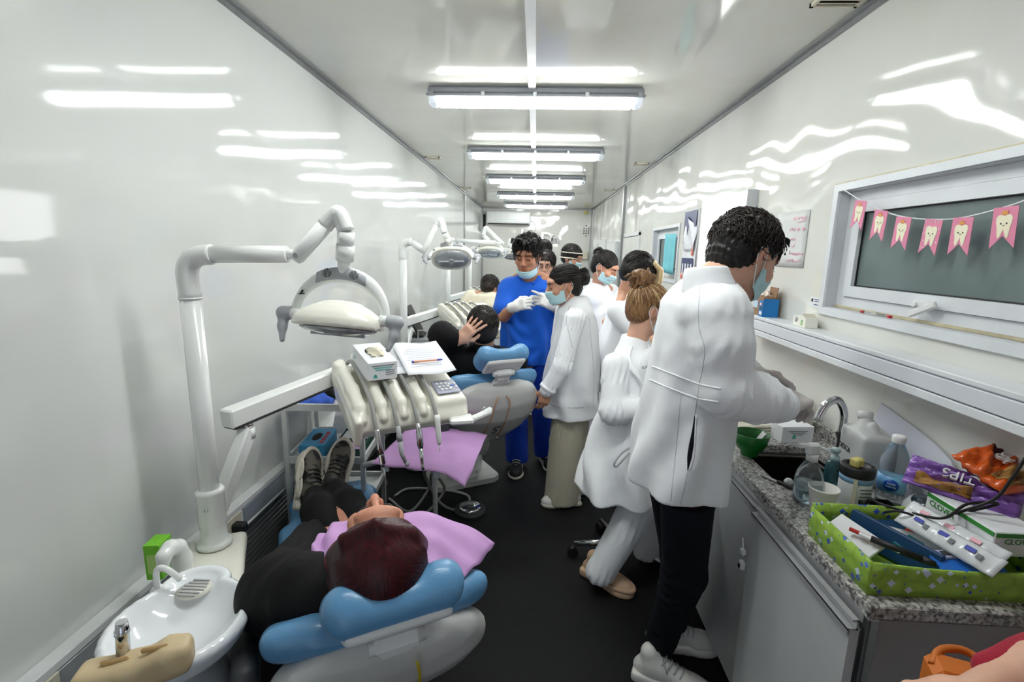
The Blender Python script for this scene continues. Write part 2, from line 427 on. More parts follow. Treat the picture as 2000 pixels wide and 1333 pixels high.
def floor_mat():
    m = bpy.data.materials.new('black_studded_rubber'); m.use_nodes = True; nt = m.node_tree; N = nt.nodes; L = nt.links; b = N['Principled BSDF']
    tc = N.new('ShaderNodeTexCoord'); vo = N.new('ShaderNodeTexVoronoi'); vo.feature = 'DISTANCE_TO_EDGE'; vo.inputs['Randomness'].default_value = 0.0
    mp = N.new('ShaderNodeMapping'); mp.inputs['Scale'].default_value = (38, 38, 38); mp.inputs['Rotation'].default_value = (0, 0, PI/4)
    # hexagonal lattice: skew alternate rows through a second offset voronoi on sheared coordinates
    sh = N.new('ShaderNodeVectorMath'); sh.operation = 'MULTIPLY'; sh.inputs[1].default_value = (1, .5774, 0)
    L.new(tc.outputs['Object'], sh.inputs[0]); L.new(sh.outputs[0], mp.inputs[0]); L.new(mp.outputs[0], vo.inputs['Vector'])
    rp = N.new('ShaderNodeValToRGB'); rp.color_ramp.elements[0].position = .06; rp.color_ramp.elements[1].position = .2
    L.new(vo.outputs['Distance'], rp.inputs[0])
    n1 = N.new('ShaderNodeTexNoise'); n1.inputs['Scale'].default_value = 3; n1.inputs['Detail'].default_value = 6; L.new(tc.outputs['Object'], n1.inputs['Vector'])
    n2 = N.new('ShaderNodeTexNoise'); n2.inputs['Scale'].default_value = 42; n2.inputs['Detail'].default_value = 2; L.new(tc.outputs['Object'], n2.inputs['Vector'])
    r2 = N.new('ShaderNodeValToRGB'); r2.color_ramp.elements[0].color = rgb(30, 30, 31); r2.color_ramp.elements[1].color = rgb(44, 44, 45); L.new(n1.outputs['Fac'], r2.inputs[0])
    mx = N.new('ShaderNodeMix'); mx.data_type = 'RGBA'; mx.inputs['A'].default_value = rgb(7, 7, 8)
    L.new(rp.outputs[0], mx.inputs['Factor']); L.new(r2.outputs[0], mx.inputs['B'])
    r3 = N.new('ShaderNodeValToRGB'); r3.color_ramp.elements[0].position = .775; r3.color_ramp.elements[1].position = .79; L.new(n2.outputs['Fac'], r3.inputs[0])
    m2 = N.new('ShaderNodeMix'); m2.data_type = 'RGBA'; m2.inputs['B'].default_value = rgb(120, 120, 116)
    L.new(r3.outputs[0], m2.inputs['Factor']); L.new(mx.outputs['Result'], m2.inputs['A']); L.new(m2.outputs['Result'], b.inputs['Base Color'])
    b.inputs['Roughness'].default_value = .6; b.inputs['Specular IOR Level'].default_value = .25
    bp = N.new('ShaderNodeBump'); bp.inputs['Strength'].default_value = 1; bp.inputs['Distance'].default_value = .003
    L.new(rp.outputs[0], bp.inputs['Height']); L.new(bp.outputs[0], b.inputs['Normal'])
    return m
def struct(name, mb, m, parent=None):
    o = obj(name, mb, m, parent)
    if parent is None: o['kind'] = 'structure'
    return o
struct('floor', MB().bx(XL-.1, XR+.1, YF-.1, YR+.1, -.06, 0), floor_mat())
struct('ceiling', MB().bx(XL-.1, XR+.1, YF-.1, YR+.1, ZC, ZC+.06), M_ceil)
wl = struct('wall_left', MB().bx(XL-.1, XL, YF, YR, 0, ZC), M_wallL)
struct('wall_rear', MB().bx(XL-.1, XR+.1, YR, YR+.1, 0, ZC), M_rear)
# wall behind the camera with an open doorway to daylight
struct('wall_front', MB().bx(XL-.1, -.45, YF-.1, YF, 0, ZC).bx(.45, XR+.1, YF-.1, YF, 0, ZC).bx(-.45, .45, YF-.1, YF, 2.05, ZC), M_rear)
# right wall with two window openings
W1 = (.30, 2.085, 1.395, 1.862); W2 = (4.30, 5.2, 1.375, 1.83)
mb = MB()
ys = [YF, W1[0], W1[1], W2[0], W2[1], YR]
for i in range(5):
    y0, y1 = ys[i], ys[i+1]
    w = {1: W1, 3: W2}.get(i)
    if w: mb.bx(XR, XR+.1, y0, y1, 0, w[2]); mb.bx(XR, XR+.1, y0, y1, w[3], ZC)
    else: mb.bx(XR, XR+.1, y0, y1, 0, ZC)
wr = struct('wall_right', mb, M_wallR)
# ceiling edge angles, corner posts, centre strip
n = 0
def trim(mb, m):
    global n; n += 1; return struct('trim_%d' % n, mb, m)
trim(MB().bx(XL, XL+.012, YF, YR, ZC-.03, ZC).bx(XL, XL+.035, YF, YR, ZC-.012, ZC), M_alu_d)
trim(MB().bx(XR-.012, XR, YF, YR, ZC-.03, ZC).bx(XR-.035, XR, YF, YR, ZC-.012, ZC), M_alu_d)
trim(MB().bx(XL, XR, YR-.02, YR, ZC-.03, ZC), M_alu_d)
trim(MB().bx(XL, XL+.03, YR-.03, YR, 0, ZC-.03), M_alu_d)
trim(MB().bx(XR-.03, XR, YR-.03, YR, 0, ZC-.03), M_alu_d)
trim(MB().bx(-.072, -.03, YF, YR-.02, ZC-.02, ZC), M_whitepl)
trim(MB().bx(XR-.035, XR, 6.98, 7.06, 0, ZC-.03), M_alu_d)
trim(MB().bx(XL, XL+.02, 8.3, 8.36, .545, ZC-.03), M_alu_d)
# left wall: cable trunking above a ribbed metal skirting
trim(MB().bx(XL, XL+.045, YF, YR-.03, .517, .545, .004).bx(XL, XL+.045, YF, YR-.03, .425, .437, .003).bx(XL, XL+.038, YF, YR-.03, .437, .517), M_whitepl)
mb = MB()
for y0, y1 in ((-.95, .9), (1.0, 1.62), (1.80, 2.5), (2.52, 4.0), (4.02, 6.0), (6.02, 9)): mb.bx(XL+.036, XL+.043, y0, y1, .440, .514, .002)
trim(mb, mat('anodised_trunking_cover', rgb(186, 191, 197), .3, .45, .05, 5))
rb = MB().bx(XL, XL+.018, YF, YR-.03, 0, .0215, .004).mesh('rib')
for i in range(17):
    o = bpy.data.objects.new('rib', rb); COL.objects.link(o); o.location = (0, 0, .008+i*.0245); o.parent = wl
    if i == 0: rb.materials.append(M_dark)
# right wall trunking shelf
TR = MB().bx(1.12, XR, .1, 2.61, 1.285, 1.302, .003).bx(1.13, XR, .1, 2.605, 1.232, 1.286, .002).bx(1.12, XR, .1, 2.61, 1.205, 1.232, .003)
shelf = struct('trim_%d' % 30, TR, M_pvc)
obj('shelf_end_cap', MB().bx(1.112, XR, 2.605, 2.622, 1.2, 1.305, .004), M_whitepl, shelf)
obj('shelf_cover', MB().bx(1.118, 1.131, .1, 2.60, 1.236, 1.282, .002), mat('trunking_cover_white', rgb(214, 219, 226), .3, 0, .04, 4), shelf)

def ring(x0, x1, y0, y1, z0, z1, ty0, ty1, tz0, tz1, bev=0):
    """frame around a wall opening without overlapping corners"""
    return MB().bx(x0, x1, y0, y1, z1-tz1, z1, bev).bx(x0, x1, y0, y1, z0, z0+tz0, bev).bx(x0, x1, y1-ty1, y1, z0+tz0, z1-tz1, 0).bx(x0, x1, y0, y0+ty0, z0+tz0, z1-tz1, 0)
# ---- window_1: recessed awning window
def glassmat(name, c, rough):
    return mat(name, c, rough, 0, .15, 1.2, trans=.35, ior=1.45, spec=.5)
M_glass1 = glassmat('frosted_grey_glass', rgb(136, 152, 148), .14)
def window(name, w, handle=True):
    y0, y1, z0, z1 = w; X = XR
    root = struct(name, ring(X-.012, X-.001, y0-.03, y1+.03, z0-.03, z1+.028, .03, .03, .03, .028), M_pvc)
    d = .095
    obj('reveal', ring(X-.0005, X+d, y0-.004, y1+.004, z0-.004, z1+.004, .006, .006, .006, .006), mat('reveal_lining', rgb(205, 208, 212), .4, 0, .1, 5), root)
    f = .04
    obj('frame', ring(X+.04, X+.09, y0+.0025, y1-.0025, z0+.0025, z1-.0025, f, f+.008, f+.008, f), M_pvc, root)
    a, b, c, e = y0+f+.005, y1-f-.013, z0+f+.013, z1-f-.005
    s = .042
    sash = obj('sash', ring(X+.03, X+.075, a, b, c, e, s, s, s, s), M_pvc, root)
    obj('pane', MB().bx(X+.05, X+.056, a+s+.001, b-s-.001, c+s+.001, e-s-.001), M_glass1, sash)
    g = .004
    obj('gasket', ring(X+.044, X+.049, a+s+.0005, b-s-.0005, c+s+.0005, e-s-.0005, g, g, g, g), M_black, sash)
    obj('sealant', MB().bx(X-.004, X-.0005, y0-.03, y1+.04, z1+.0285, z1+.034).bx(X-.004, X-.0005, y1+.0305, y1+.036, z0-.03, z1+.028).bx(X+.034, X+.0395, y0+.004, y1-.004, z0+.003, z0+.012), M_seal, root)
    if handle:
        h = obj('window_handle', MB().box((X+.022, 1.60, c+.012), (.012, .035, .012), None, .004), M_whitepl, root)
        obj('lever', MB().box((X+.006, 1.585, c-.004), (.006, .055, .011), rot('X', -.42), .004).tube([(X+.02, 1.62, c+.01), (X+.002, 1.62, c+.01)], .009, 10), M_whitepl, h)
    return root
window('window_1', W1)
window('window_2', W2, False)
# ---- doors and panels along the right wall towards the rear
def door(name, y0, y1, z1, m):
    r = struct(name, MB().bx(XR-.012, XR, y0, y1, 0, z1, .003), m)
    obj('frame', MB().bx(XR-.02, XR, y0-.04, y0-.006, 0, z1+.04).bx(XR-.02, XR, y1+.006, y1+.04, 0, z1+.04).bx(XR-.02, XR, y0-.04, y1+.04, z1+.008, z1+.05), M_whitepl, r)
    obj('top_gap', MB().bx(XR-.006, XR, y0, y1, z1, z1+.014), M_black, r)
    obj('door_handle', MB().tube([(XR-.012, y0+.07, 1.0), (XR-.05, y0+.07, 1.0), (XR-.05, y0+.17, 1.0)], .008, 8), M_alu, r)
    return r
door('door_1', 5.9, 6.86, 1.80, mat('door_white_paint', rgb(222, 222, 216), .3, 0, .05, 4))

# ---- ceiling luminaires
M_house = mat('luminaire_grey_housing', rgb(150, 153, 160), .4, 0, .05, 20)
M_clear = mat('clear_polycarbonate', rgb(235, 238, 240), .15, 0, .02, 5, trans=.85)
M_tube = mat('lit_tube', rgb(240), .5, 0, 0, 5, emit=(.97, 1, .985, 1), estr=TUBE)
LIGHTS = (3.05, 4.70, 6.36, 8.16, 9.82, 1.35)  # last entry: extra unseen batten, put in as foreground fill
proto = None
for i, y in enumerate(LIGHTS):
    lab = ['fluorescent ceiling batten above the instrument console, first in the row', 'second fluorescent ceiling batten in the row, above the man in blue scrubs',
           'third of five fluorescent ceiling battens down the corridor', 'fourth fluorescent ceiling batten, one before the end wall air conditioner', 'last fluorescent ceiling batten in the row, beside the air conditioner', 'added unseen ceiling batten above the sink counter, brightening the foreground'][i]
    if proto is None:
        r = proto = thing('ceiling_light', lab, 'light', (-.035, y, ZC), 0, 'fluorescent battens')
        obj('housing', MB().box((0, 0, -.022), (.625, .055, .022), None, .012).box((0, 0, -.05), (.632, .06, .008), None, .004), M_house, r)
        obj('diffuser', MB().tube([(-.57, 0, -.062), (-.555, 0, -.066), (.555, 0, -.066), (.57, 0, -.062)], [.03, .047, .047, .03], 18, flat=.9, up=(0, 0, 1)), M_tube, r)
        for sx in (-1, 1): obj('end_cap', MB().tube([(sx*.575, 0, -.062), (sx*.60, 0, -.062), (sx*.62, 0, -.058)], [.047, .046, .03], 16), M_clear, r)
        for x in (-.6, -.3, 0, .3, .6):
            for sy in (-1, 1): obj('clip', MB().box((x, sy*.061, -.048), (.012, .004, .014), None, .002), M_alu, r)
    else:
        r = copy_tree(proto); r.location = (-.035, y, ZC); r['label'] = lab
        if i == 5:        # out-of-view batten added to brighten the foreground, slightly weaker than the row
            for ch in r.children:
                if ch.name.startswith('diffuser'): ch.data = ch.data.copy(); ch.data.materials[0] = mat('added_fill_tube', rgb(240), .5, 0, 0, 5, emit=(.97, 1, .985, 1), estr=TUBE*.95)
# ceiling vents
M_ivory = mat('ivory_grille', rgb(214, 208, 190), .5, 0, .08, 10)
def vent(x, y, sx, sy, label):
    r = thing('ceiling_vent', label, 'vent', (x, y, ZC), 0, 'ceiling vents')
    obj('frame', MB().bx(-sx, sx, -sy, -sy+.012, -.012, 0).bx(-sx, sx, sy-.012, sy, -.012, 0).bx(-sx, -sx+.012, -sy, sy, -.012, 0).bx(sx-.012, sx, -sy, sy, -.012, 0), M_ivory, r)
    obj('backing', MB().bx(-sx+.012, sx-.012, -sy+.012, sy-.012, -.002, 0), M_black, r)
    k = max(3, int(sy*2/.028))
    for i in range(k):
        yy = -sy+.016+(i+.5)*(2*sy-.032)/k
        obj('slat', MB().box((0, yy, -.007), (sx-.012, .009, .0012), rot('X', .6)), M_ivory, r)
vent(1.08, 1.98, .085, .085, 'square ceiling vent above the window with pink bunting')
for x, y, l in ((1.08, 5.43, 'small ceiling vent above the wall poster'), (-1.1, 5.25, 'small ceiling vent above the wall with dental lights'), (1.08, 7.7, 'small ceiling vent above the grey wall cabinets'), (-1.1, 7.7, 'small ceiling vent on the unit side near the air conditioner')):
    vent(x, y, .075, .05, l)
# ================================================================= dental furniture
M_cream = mat('cream_gloss_plastic', rgb(238, 236, 224), .28, 0, .04, 5, coat=.3)
M_enamel = mat('white_enamel', rgb(240, 242, 240), .22, 0, .03, 5, coat=.4)
M_porc = mat('porcelain', rgb(242, 246, 250), .08, 0, .02, 4, coat=.6)
M_blue = mat('blue_vinyl', rgb(98, 152, 196), .34, 0, .08, 6, bump=.12, bscale=260, coat=.15)
M_shell = mat('grey_shell_plastic', rgb(202, 202, 200), .36, 0, .06, 5, coat=.15)
M_plate = mat('pale_grey_enamel', rgb(192, 194, 190), .4, 0, .1, 9)
M_greypl = mat('mid_grey_plastic', rgb(176, 179, 184), .4, 0, .06, 8)
M_armpad = mat('charcoal_vinyl', rgb(66, 68, 71), .5, 0, .1, 20)
M_chrome = mat('chrome', rgb(215, 217, 220), .12, 1, .05, 8)
M_hose = mat('grey_hose', rgb(148, 149, 146), .45, 0, .06, 12)
M_beige = mat('yellowed_beige_plastic', rgb(214, 192, 152), .38, 0, .1, 6)
M_lens = mat('lamp_lens', rgb(176, 180, 182), .08, .25, .2, 18, coat=.8)
M_ink = mat('black_marker_ink', rgb(36, 36, 38), .5)
M_orange_cord = mat('tan_cord', rgb(206, 150, 104), .6)
M_yellow = mat('yellow_cord', rgb(216, 190, 40), .5)
M_mwhite = mat('trolley_white_paint', rgb(218, 220, 219), .35, 0, .06, 8)

def chair(beta, hz, label, number, yaw, ox, oy, hb=None, arm=True, cord='tan', first=None):
    """treatment chair: origin on the floor, +y towards the foot end"""
    T = thing('dental_chair', label, 'dental chair', (ox, oy, 0), yaw)
    # foot plate, column
    out = [(-.19, -.36), (.19, -.36), (.235, -.33), (.24, -.29), (.20, .3), (.15, .42), (-.15, .42), (-.20, .3), (-.24, -.29), (-.235, -.33)]
    obj('base_plate', MB().prism(out, 0, .035), M_plate, T)
    kn = obj('foot_control', MB().box((.03, -.26, .043), (.055, .05, .01), None, .008), M_whitepl, T)
    obj('knob', MB().lathe([(.03, .05), (.032, .062), (.024, .07), (0, .071)], (.03, -.26, 0), 20), M_greypl, kn)
    s = SDF((-.3, -.35, 0), (.3, .5, .5), .012)
    s.box((0, -.02, .12), (.17, .2, .13), None, .05, 0).box((0, -.0, .27), (.19, .30, .07), None, .05, .04).ell((0, -.2, .17), (.15, .12, .16), k=.03)
    obj('column', s.mesh('column'), M_enamel, T)
    obj('column_groove', MB().bx(-.172, .172, -.222, .19, .196, .2), M_black, T)
    # seat with under-tray and leg rest
    s = SDF((-.4, -.5, .2), (.4, 1.05, .75), .012)
    s.box((0, -.06, hz-.035), (.25, .30, .045), None, .042, 0)
    s.chain([(0, .2, hz-.02), (0, .45, hz-.015), (0, .5, hz-.04)], [.05, .05, .045], k=.02)
    for x in (-.16, -.1, -.05, .05, .1, .16): s.chain([(x, .2, hz-.03), (x*.95, .4, hz-.02), (x*.9, .56, hz-.055)], [.048, .045, .04], k=.03)
    obj('seat_cushion', s.mesh('seat_cushion'), M_blue, T)
    s = SDF((-.4, -.5, .15), (.4, 1.05, .6), .014)
    s.box((0, -.02, hz-.11), (.225, .28, .04), None, .04, 0).box((0, .36, hz-.095), (.17, .2, .028), rot('X', -.05), .027, .04)
    obj('seat_shell', s.mesh('seat_shell'), M_shell, T)
    # back: local frame u (right), w (up the back), n (towards the patient)
    cb, sb = math.cos(beta), math.sin(beta)
    R = np.array([[1, 0, 0], [0, -cb, sb], [0, sb, cb]]).T          # columns u, w, n
    Rl = np.stack([R[:, 0], R[:, 2], R[:, 1]], 1)                    # loft frame: x=u, y=n, z=w
    o = V(0, -.36, hz-.03)
    P = lambda u, w, n: o+R@V(u, w, n)
    def grid(pad=.1, h=.01):
        c = [P(u, w, n) for u in (-.36, .36) for w in (-.15, .95) for n in (-.3, .2)]
        return SDF(np.min(c, 0)-pad, np.max(c, 0)+pad, h)
    s = grid(.02)
    s.loft([(-.02, 0, .0, .18, .05), (.15, 0, .0, .22, .05), (.35, 0, .01, .26, .05), (.5, 0, .02, .275, .05), (.60, 0, .03, .25, .045), (.645, 0, .03, .17, .03)], Rl, o, 3.0, 0)
    s.box(P(-.2, .42, .055), (.06, .2, .022), R, .022, .04).box(P(.2, .42, .055), (.06, .2, .022), R, .022, .04)
    obj('back_cushion', s.mesh('back_cushion', 2), M_blue, T)
    s = grid(.02)
    SH = [(-.10, 0, -.055, .07, .035), (.0, 0, -.07, .13, .055), (.15, 0, -.09, .20, .078), (.32, 0, -.095, .25, .09), (.46, 0, -.082, .27, .092), (.56, 0, -.055, .262, .078), (.615, 0, -.035, .22, .052), (.64, 0, -.02, .15, .03)]
    s.loft(SH, Rl, o, 2.5, 0)
    obj('back_shell', s.mesh('back_shell', 2), M_shell, T)
    obj('hinge_cover', MB().lathe([(.0, -.1), (.085, -.1), (.1, -.08), (.1, .08), (.085, .1), (0, .1)], P(0, -.04, -.08), 24, np.stack([R[:, 1], R[:, 2], R[:, 0]], 1)), M_plate, T)
    # head rest
    hb = beta if hb is None else hb
    ch, sh = math.cos(hb), math.sin(hb)
    Rh = np.array([[1, 0, 0], [0, -ch, sh], [0, sh, ch]]).T; oh = P(0, .755, .075)
    Q = lambda u, w, n: oh+Rh@V(u, w, n)
    s = SDF(oh-.22, oh+.22, .007)
    s.box(Q(0, 0, 0), (.14, .08, .04), Rh, .039, 0)
    s.box(Q(-.105, .0, .026), (.042, .075, .036), Rh, .035, .04).box(Q(.105, .0, .026), (.042, .075, .036), Rh, .035, .04).box(Q(0, -.055, .01), (.11, .03, .03), Rh, .029, .04)
    hr = obj('headrest', s.mesh('headrest', 2), M_blue, T)
    s = SDF(oh-.22, oh+.22, .008)
    s.box(Q(0, -.005, -.04), (.115, .065, .014), Rh, .013, 0)
    obj('headrest_plate', s.mesh('headrest_plate'), M_whitepl, hr)
    br = obj('bracket', MB().box(Q(0, -.03, -.072), (.05, .022, .02), Rh, .008).box(Q(0, -.075, -.085), (.038, .03, .016), Rh, .006)
             .tube([Q(-.062, -.03, -.072), Q(.062, -.03, -.072)], .016, 14).box(P(0, .62, -.015), (.05, .05, .012), R, .004), M_whitepl, T)
    # number on the shell
    Rn = np.stack([R[:, 0], R[:, 1], -R[:, 2]], 1)
    SN = lambda w: float(np.interp(w, [q[0] for q in SH], [q[2]-q[4] for q in SH]))
    def num(pts, name, wid=.0035):
        mb = MB(); q = [P(u, w, SN(w)-.0005) for u, w in pts]
        mb.tube(q, wid, 6); return obj(name, mb, M_ink, T)
    if number == '5':
        num([(.035, .405), (.005, .40), (-.002, .372), (.02, .372), (.026, .35), (.01, .332), (-.008, .34)], 'number_five')
    if number == '4':
        num([(.005, .50), (-.03, .455), (.025, .462)], 'number_four'); num([(.022, .492), (.008, .445)], 'number_four_stroke')
    if cord == 'tan':
        for sx in (-1, 1):
            a = bez([P(sx*.025, .62, -.085), P(sx*.045, .60, SN(.6)-.02), P(sx*.05, .5, SN(.5)-.004), P(sx*.055, .38, SN(.38)-.003), P(sx*.057, .27, SN(.27)-.003)], 5)
            c = obj('bib_cord', MB().tube(a, .0032, 6), M_orange_cord, T)
            obj('clip', MB().tube([a[-1], V(a[-1])+V(0, 0, -.03)], .005, 6), M_chrome, c)
    if cord == 'yellow':
        obj('bib_cord', MB().tube(bez([P(.05, .66, -.07), P(.062, .6, SN(.6)-.02), P(.066, .5, SN(.5)-.004), P(.066, .3, SN(.3)-.004)], 5), .0035, 6), M_yellow, T)
    if arm:
        s = SDF((-.5, -1.0, hz-.1), (-.2, .0, hz+.4), .01)
        s.box((-.315, -.60, hz+.16), (.03, .22, .06), rot('X', -.10), .028, 0)
        ar = obj('armrest', s.mesh('armrest'), M_armpad, T)
        obj('armrest_bracket', MB().box((-.27, -.4, hz+.03), (.045, .03, .02), None, .008).box((-.31, -.42, hz+.08), (.016, .03, .07), None, .008), M_greypl, ar)
    return T, P
YAW4, YAW5, YAWC = .50, .5, .57
D4 = V(-math.sin(YAW4), math.cos(YAW4), 0); R4 = V(math.cos(YAW4), math.sin(YAW4), 0)
O4 = V(-.265, .885, 0)+D4*1.01
CH4, P4 = chair(.55, .40, 'blue and grey reclined dental chair with number 4, red-haired patient lying in it', '4', YAW4, O4[0], O4[1], hb=.66, cord='yellow')
O5 = V(-.58, 3.36, 0)
CH5, P5 = chair(.76, .46, 'blue and grey dental chair with number 5, patient in black jacket sitting in it', '5', YAW5, O5[0], O5[1], hb=.72)
CH6, P6 = chair(.55, .50, 'blue dental chair behind the man in blue scrubs, at the third spittoon unit', '', YAW5, -.55, 5.95, arm=False, cord='')

# ------------------------------------------------ spittoon unit
def unit(label, dy, detail=True, group='spittoon units along the wall'):
    T = thing('spittoon_unit', label, 'dental unit', (-1.02, 1.385+dy, 0), 0, group)
    G = lambda x, y, z: (x+1.02, y-1.385, z)
    s = SDF((-.3, -.6, -.02), (.4, .3, .72), .01); Ru = rot('Z', .5); bc = V(.055, -.105, 0)
    s.box(bc+V(0, 0, .31), (.075, .16, .305), Ru, .03, 0).box(bc+V(0, 0, .608), (.092, .185, .022), Ru, .018, .006)
    obj('body', s.mesh('body'), M_cream, T)
    obj('side_grille', MB().box(bc+Ru@V(.0765, .02, .5), (.0015, .05, .03), Ru).box(bc+Ru@V(.0765, -.08, .3), (.0015, .02, .1), Ru), M_card, T)
    # bowl: two overlapping hollow dishes
    c = V(G(-.818, .965, .705))
    s = SDF(c-V(.24, .24, .20), c+V(.24, .26, .1), .006)
    R = rot('Z', .5)
    s.ell(c+V(0, 0, .0), (.148, .155, .085), R, 0).ell(c+V(-.052, .125, .0), (.082, .075, .06), R, .02)
    s.half(c+V(0, 0, .012), (0, 0, 1))
    rim = [c+R@V(.138*math.cos(t), .145*math.sin(t), .008) for t in np.linspace(0, 2*PI, 33)]
    s.chain(rim, [.0135]*33, k=.01).chain([c+V(-.052, .125, .006)+R@V(.07*math.cos(t), .063*math.sin(t), 0) for t in np.linspace(0, 2*PI, 25)], [.0125]*25, k=.01)
    s.ell(c+V(0, 0, .03), (.128, .135, .075), R, .012, 's').ell(c+V(-.05, .12, .03), (.06, .053, .035), R, .01, 's')
    bw = obj('bowl', s.mesh('bowl', 2), M_porc, T)
    dg = obj('strainer', MB().lathe([(.0, .0), (.04, 0), (.042, .006), (.0, .007)], c+V(-.05, .12, -.002), 24, None, 1.05, .95), M_cream, bw)
    sl = MB()
    for i in range(6): sl.box(c+V(-.05, .09+i*.012, .006), (.032-.004*abs(i-2.5), .002, .0015))
    obj('strainer_slot', sl, M_greypl, dg)
    obj('drain', MB().lathe([(.016, 0), (.017, .004), (0, .005)], c+V(.01, -.02, -.043), 16), M_porc, bw)
    s = SDF(c-V(.2, .2, .75), c+V(.2, .2, .1), .014)
    s.cone(c+V(0, .0, -.185), c+V(-.01, .02, -.30), .1, .085, 0).cone(c+V(-.01, .02, -.3), c+V(-.01, .02, -.66), .09, .1, .05).box(c+V(-.06, .1, -.22), (.08, .1, .07), None, .04, .04)
    s.half((0, 0, .004), (0, 0, -1))
    obj('pedestal', s.mesh('pedestal'), M_greypl, T)
    # cup filler and bowl rinse
    b = V(G(-1.0, 1.215, .62))
    s = SDF(b-V(.08, .12, .03), b+V(.08, .08, .2), .005)
    s.chain([b, b+V(0, 0, .08), b+V(0, -.01, .12), b+V(0, -.035, .137), b+V(0, -.06, .128), b+V(0, -.068, .10)], [.03, .026, .022, .02, .018, .015], k=.01)
    obj('cup_filler', s.mesh('cup_filler'), M_enamel, T)
    b = V(G(-.945, 1.06, .715))
    rs = obj('bowl_spout', MB().tube(bez([b, b+V(0, 0, .05), b+V(.012, .0, .068), b+V(.035, -.0, .062), b+V(.055, .01, .03)], 5), .0075, 10).lathe([(.017, -.03), (.017, .008), (.012, .012)], b, 14), M_enamel, bw)
    # suction holder arm
    b = V(G(-.775, .785, .775))
    if detail:
        s = SDF(b-V(.2, .16, .16), b+V(.22, .14, .12), .007)
        s.box(b+V(-.045, -.005, -.045), (.055, .034, .05), rot('Z', .3), .018, 0).box(b+V(.02, .02, -.018), (.05, .032, .03), rot('Z', .36)@rot('Y', -.25), .016, .02).box(b+V(.062, .042, -.012), (.028, .03, .034), rot('Z', .4), .018, .02)
        s.cone(b+V(.045, .0, -.075), b+V(.045, .06, -.075), .022, .022, .01, 's')
        ho = obj('suction_holder', s.mesh('suction_holder', 1), M_beige, T)
        for k, x in enumerate((-.03, .035)): obj('holder_clip', MB().box(b+V(x, .008+x*.35, .009+max(0, x)*.35), (.024, .004, .006), rot('Z', .35), .003), mat('amber_clip', rgb(196, 160, 110), .35), ho)
        obj('suction_nozzle', MB().tube([b+V(-.035, .02, -.02), b+V(-.033, .024, .05), b+V(-.032, .025, .075)], [.012, .012, .0105], 12).tube([b+V(-.033, .024, .05), b+V(-.033, .024, .056)], .0135, 12), M_chrome, ho)
    return T
UN = ['white spittoon unit with beige suction holder, beside the chair with the red-haired patient', 'spittoon unit behind the instrument console, beside the chair numbered 5',
      'third spittoon unit along the wall, beside the patient in cream', 'spittoon unit by the air conditioner, last along the wall']
DY = (0, 2.33, 4.27, 6.2)
U0 = unit(UN[0], 0)
for i in (1, 2, 3):
    u = copy_tree(U0); u['label'] = UN[i]; u.location.y += DY[i]

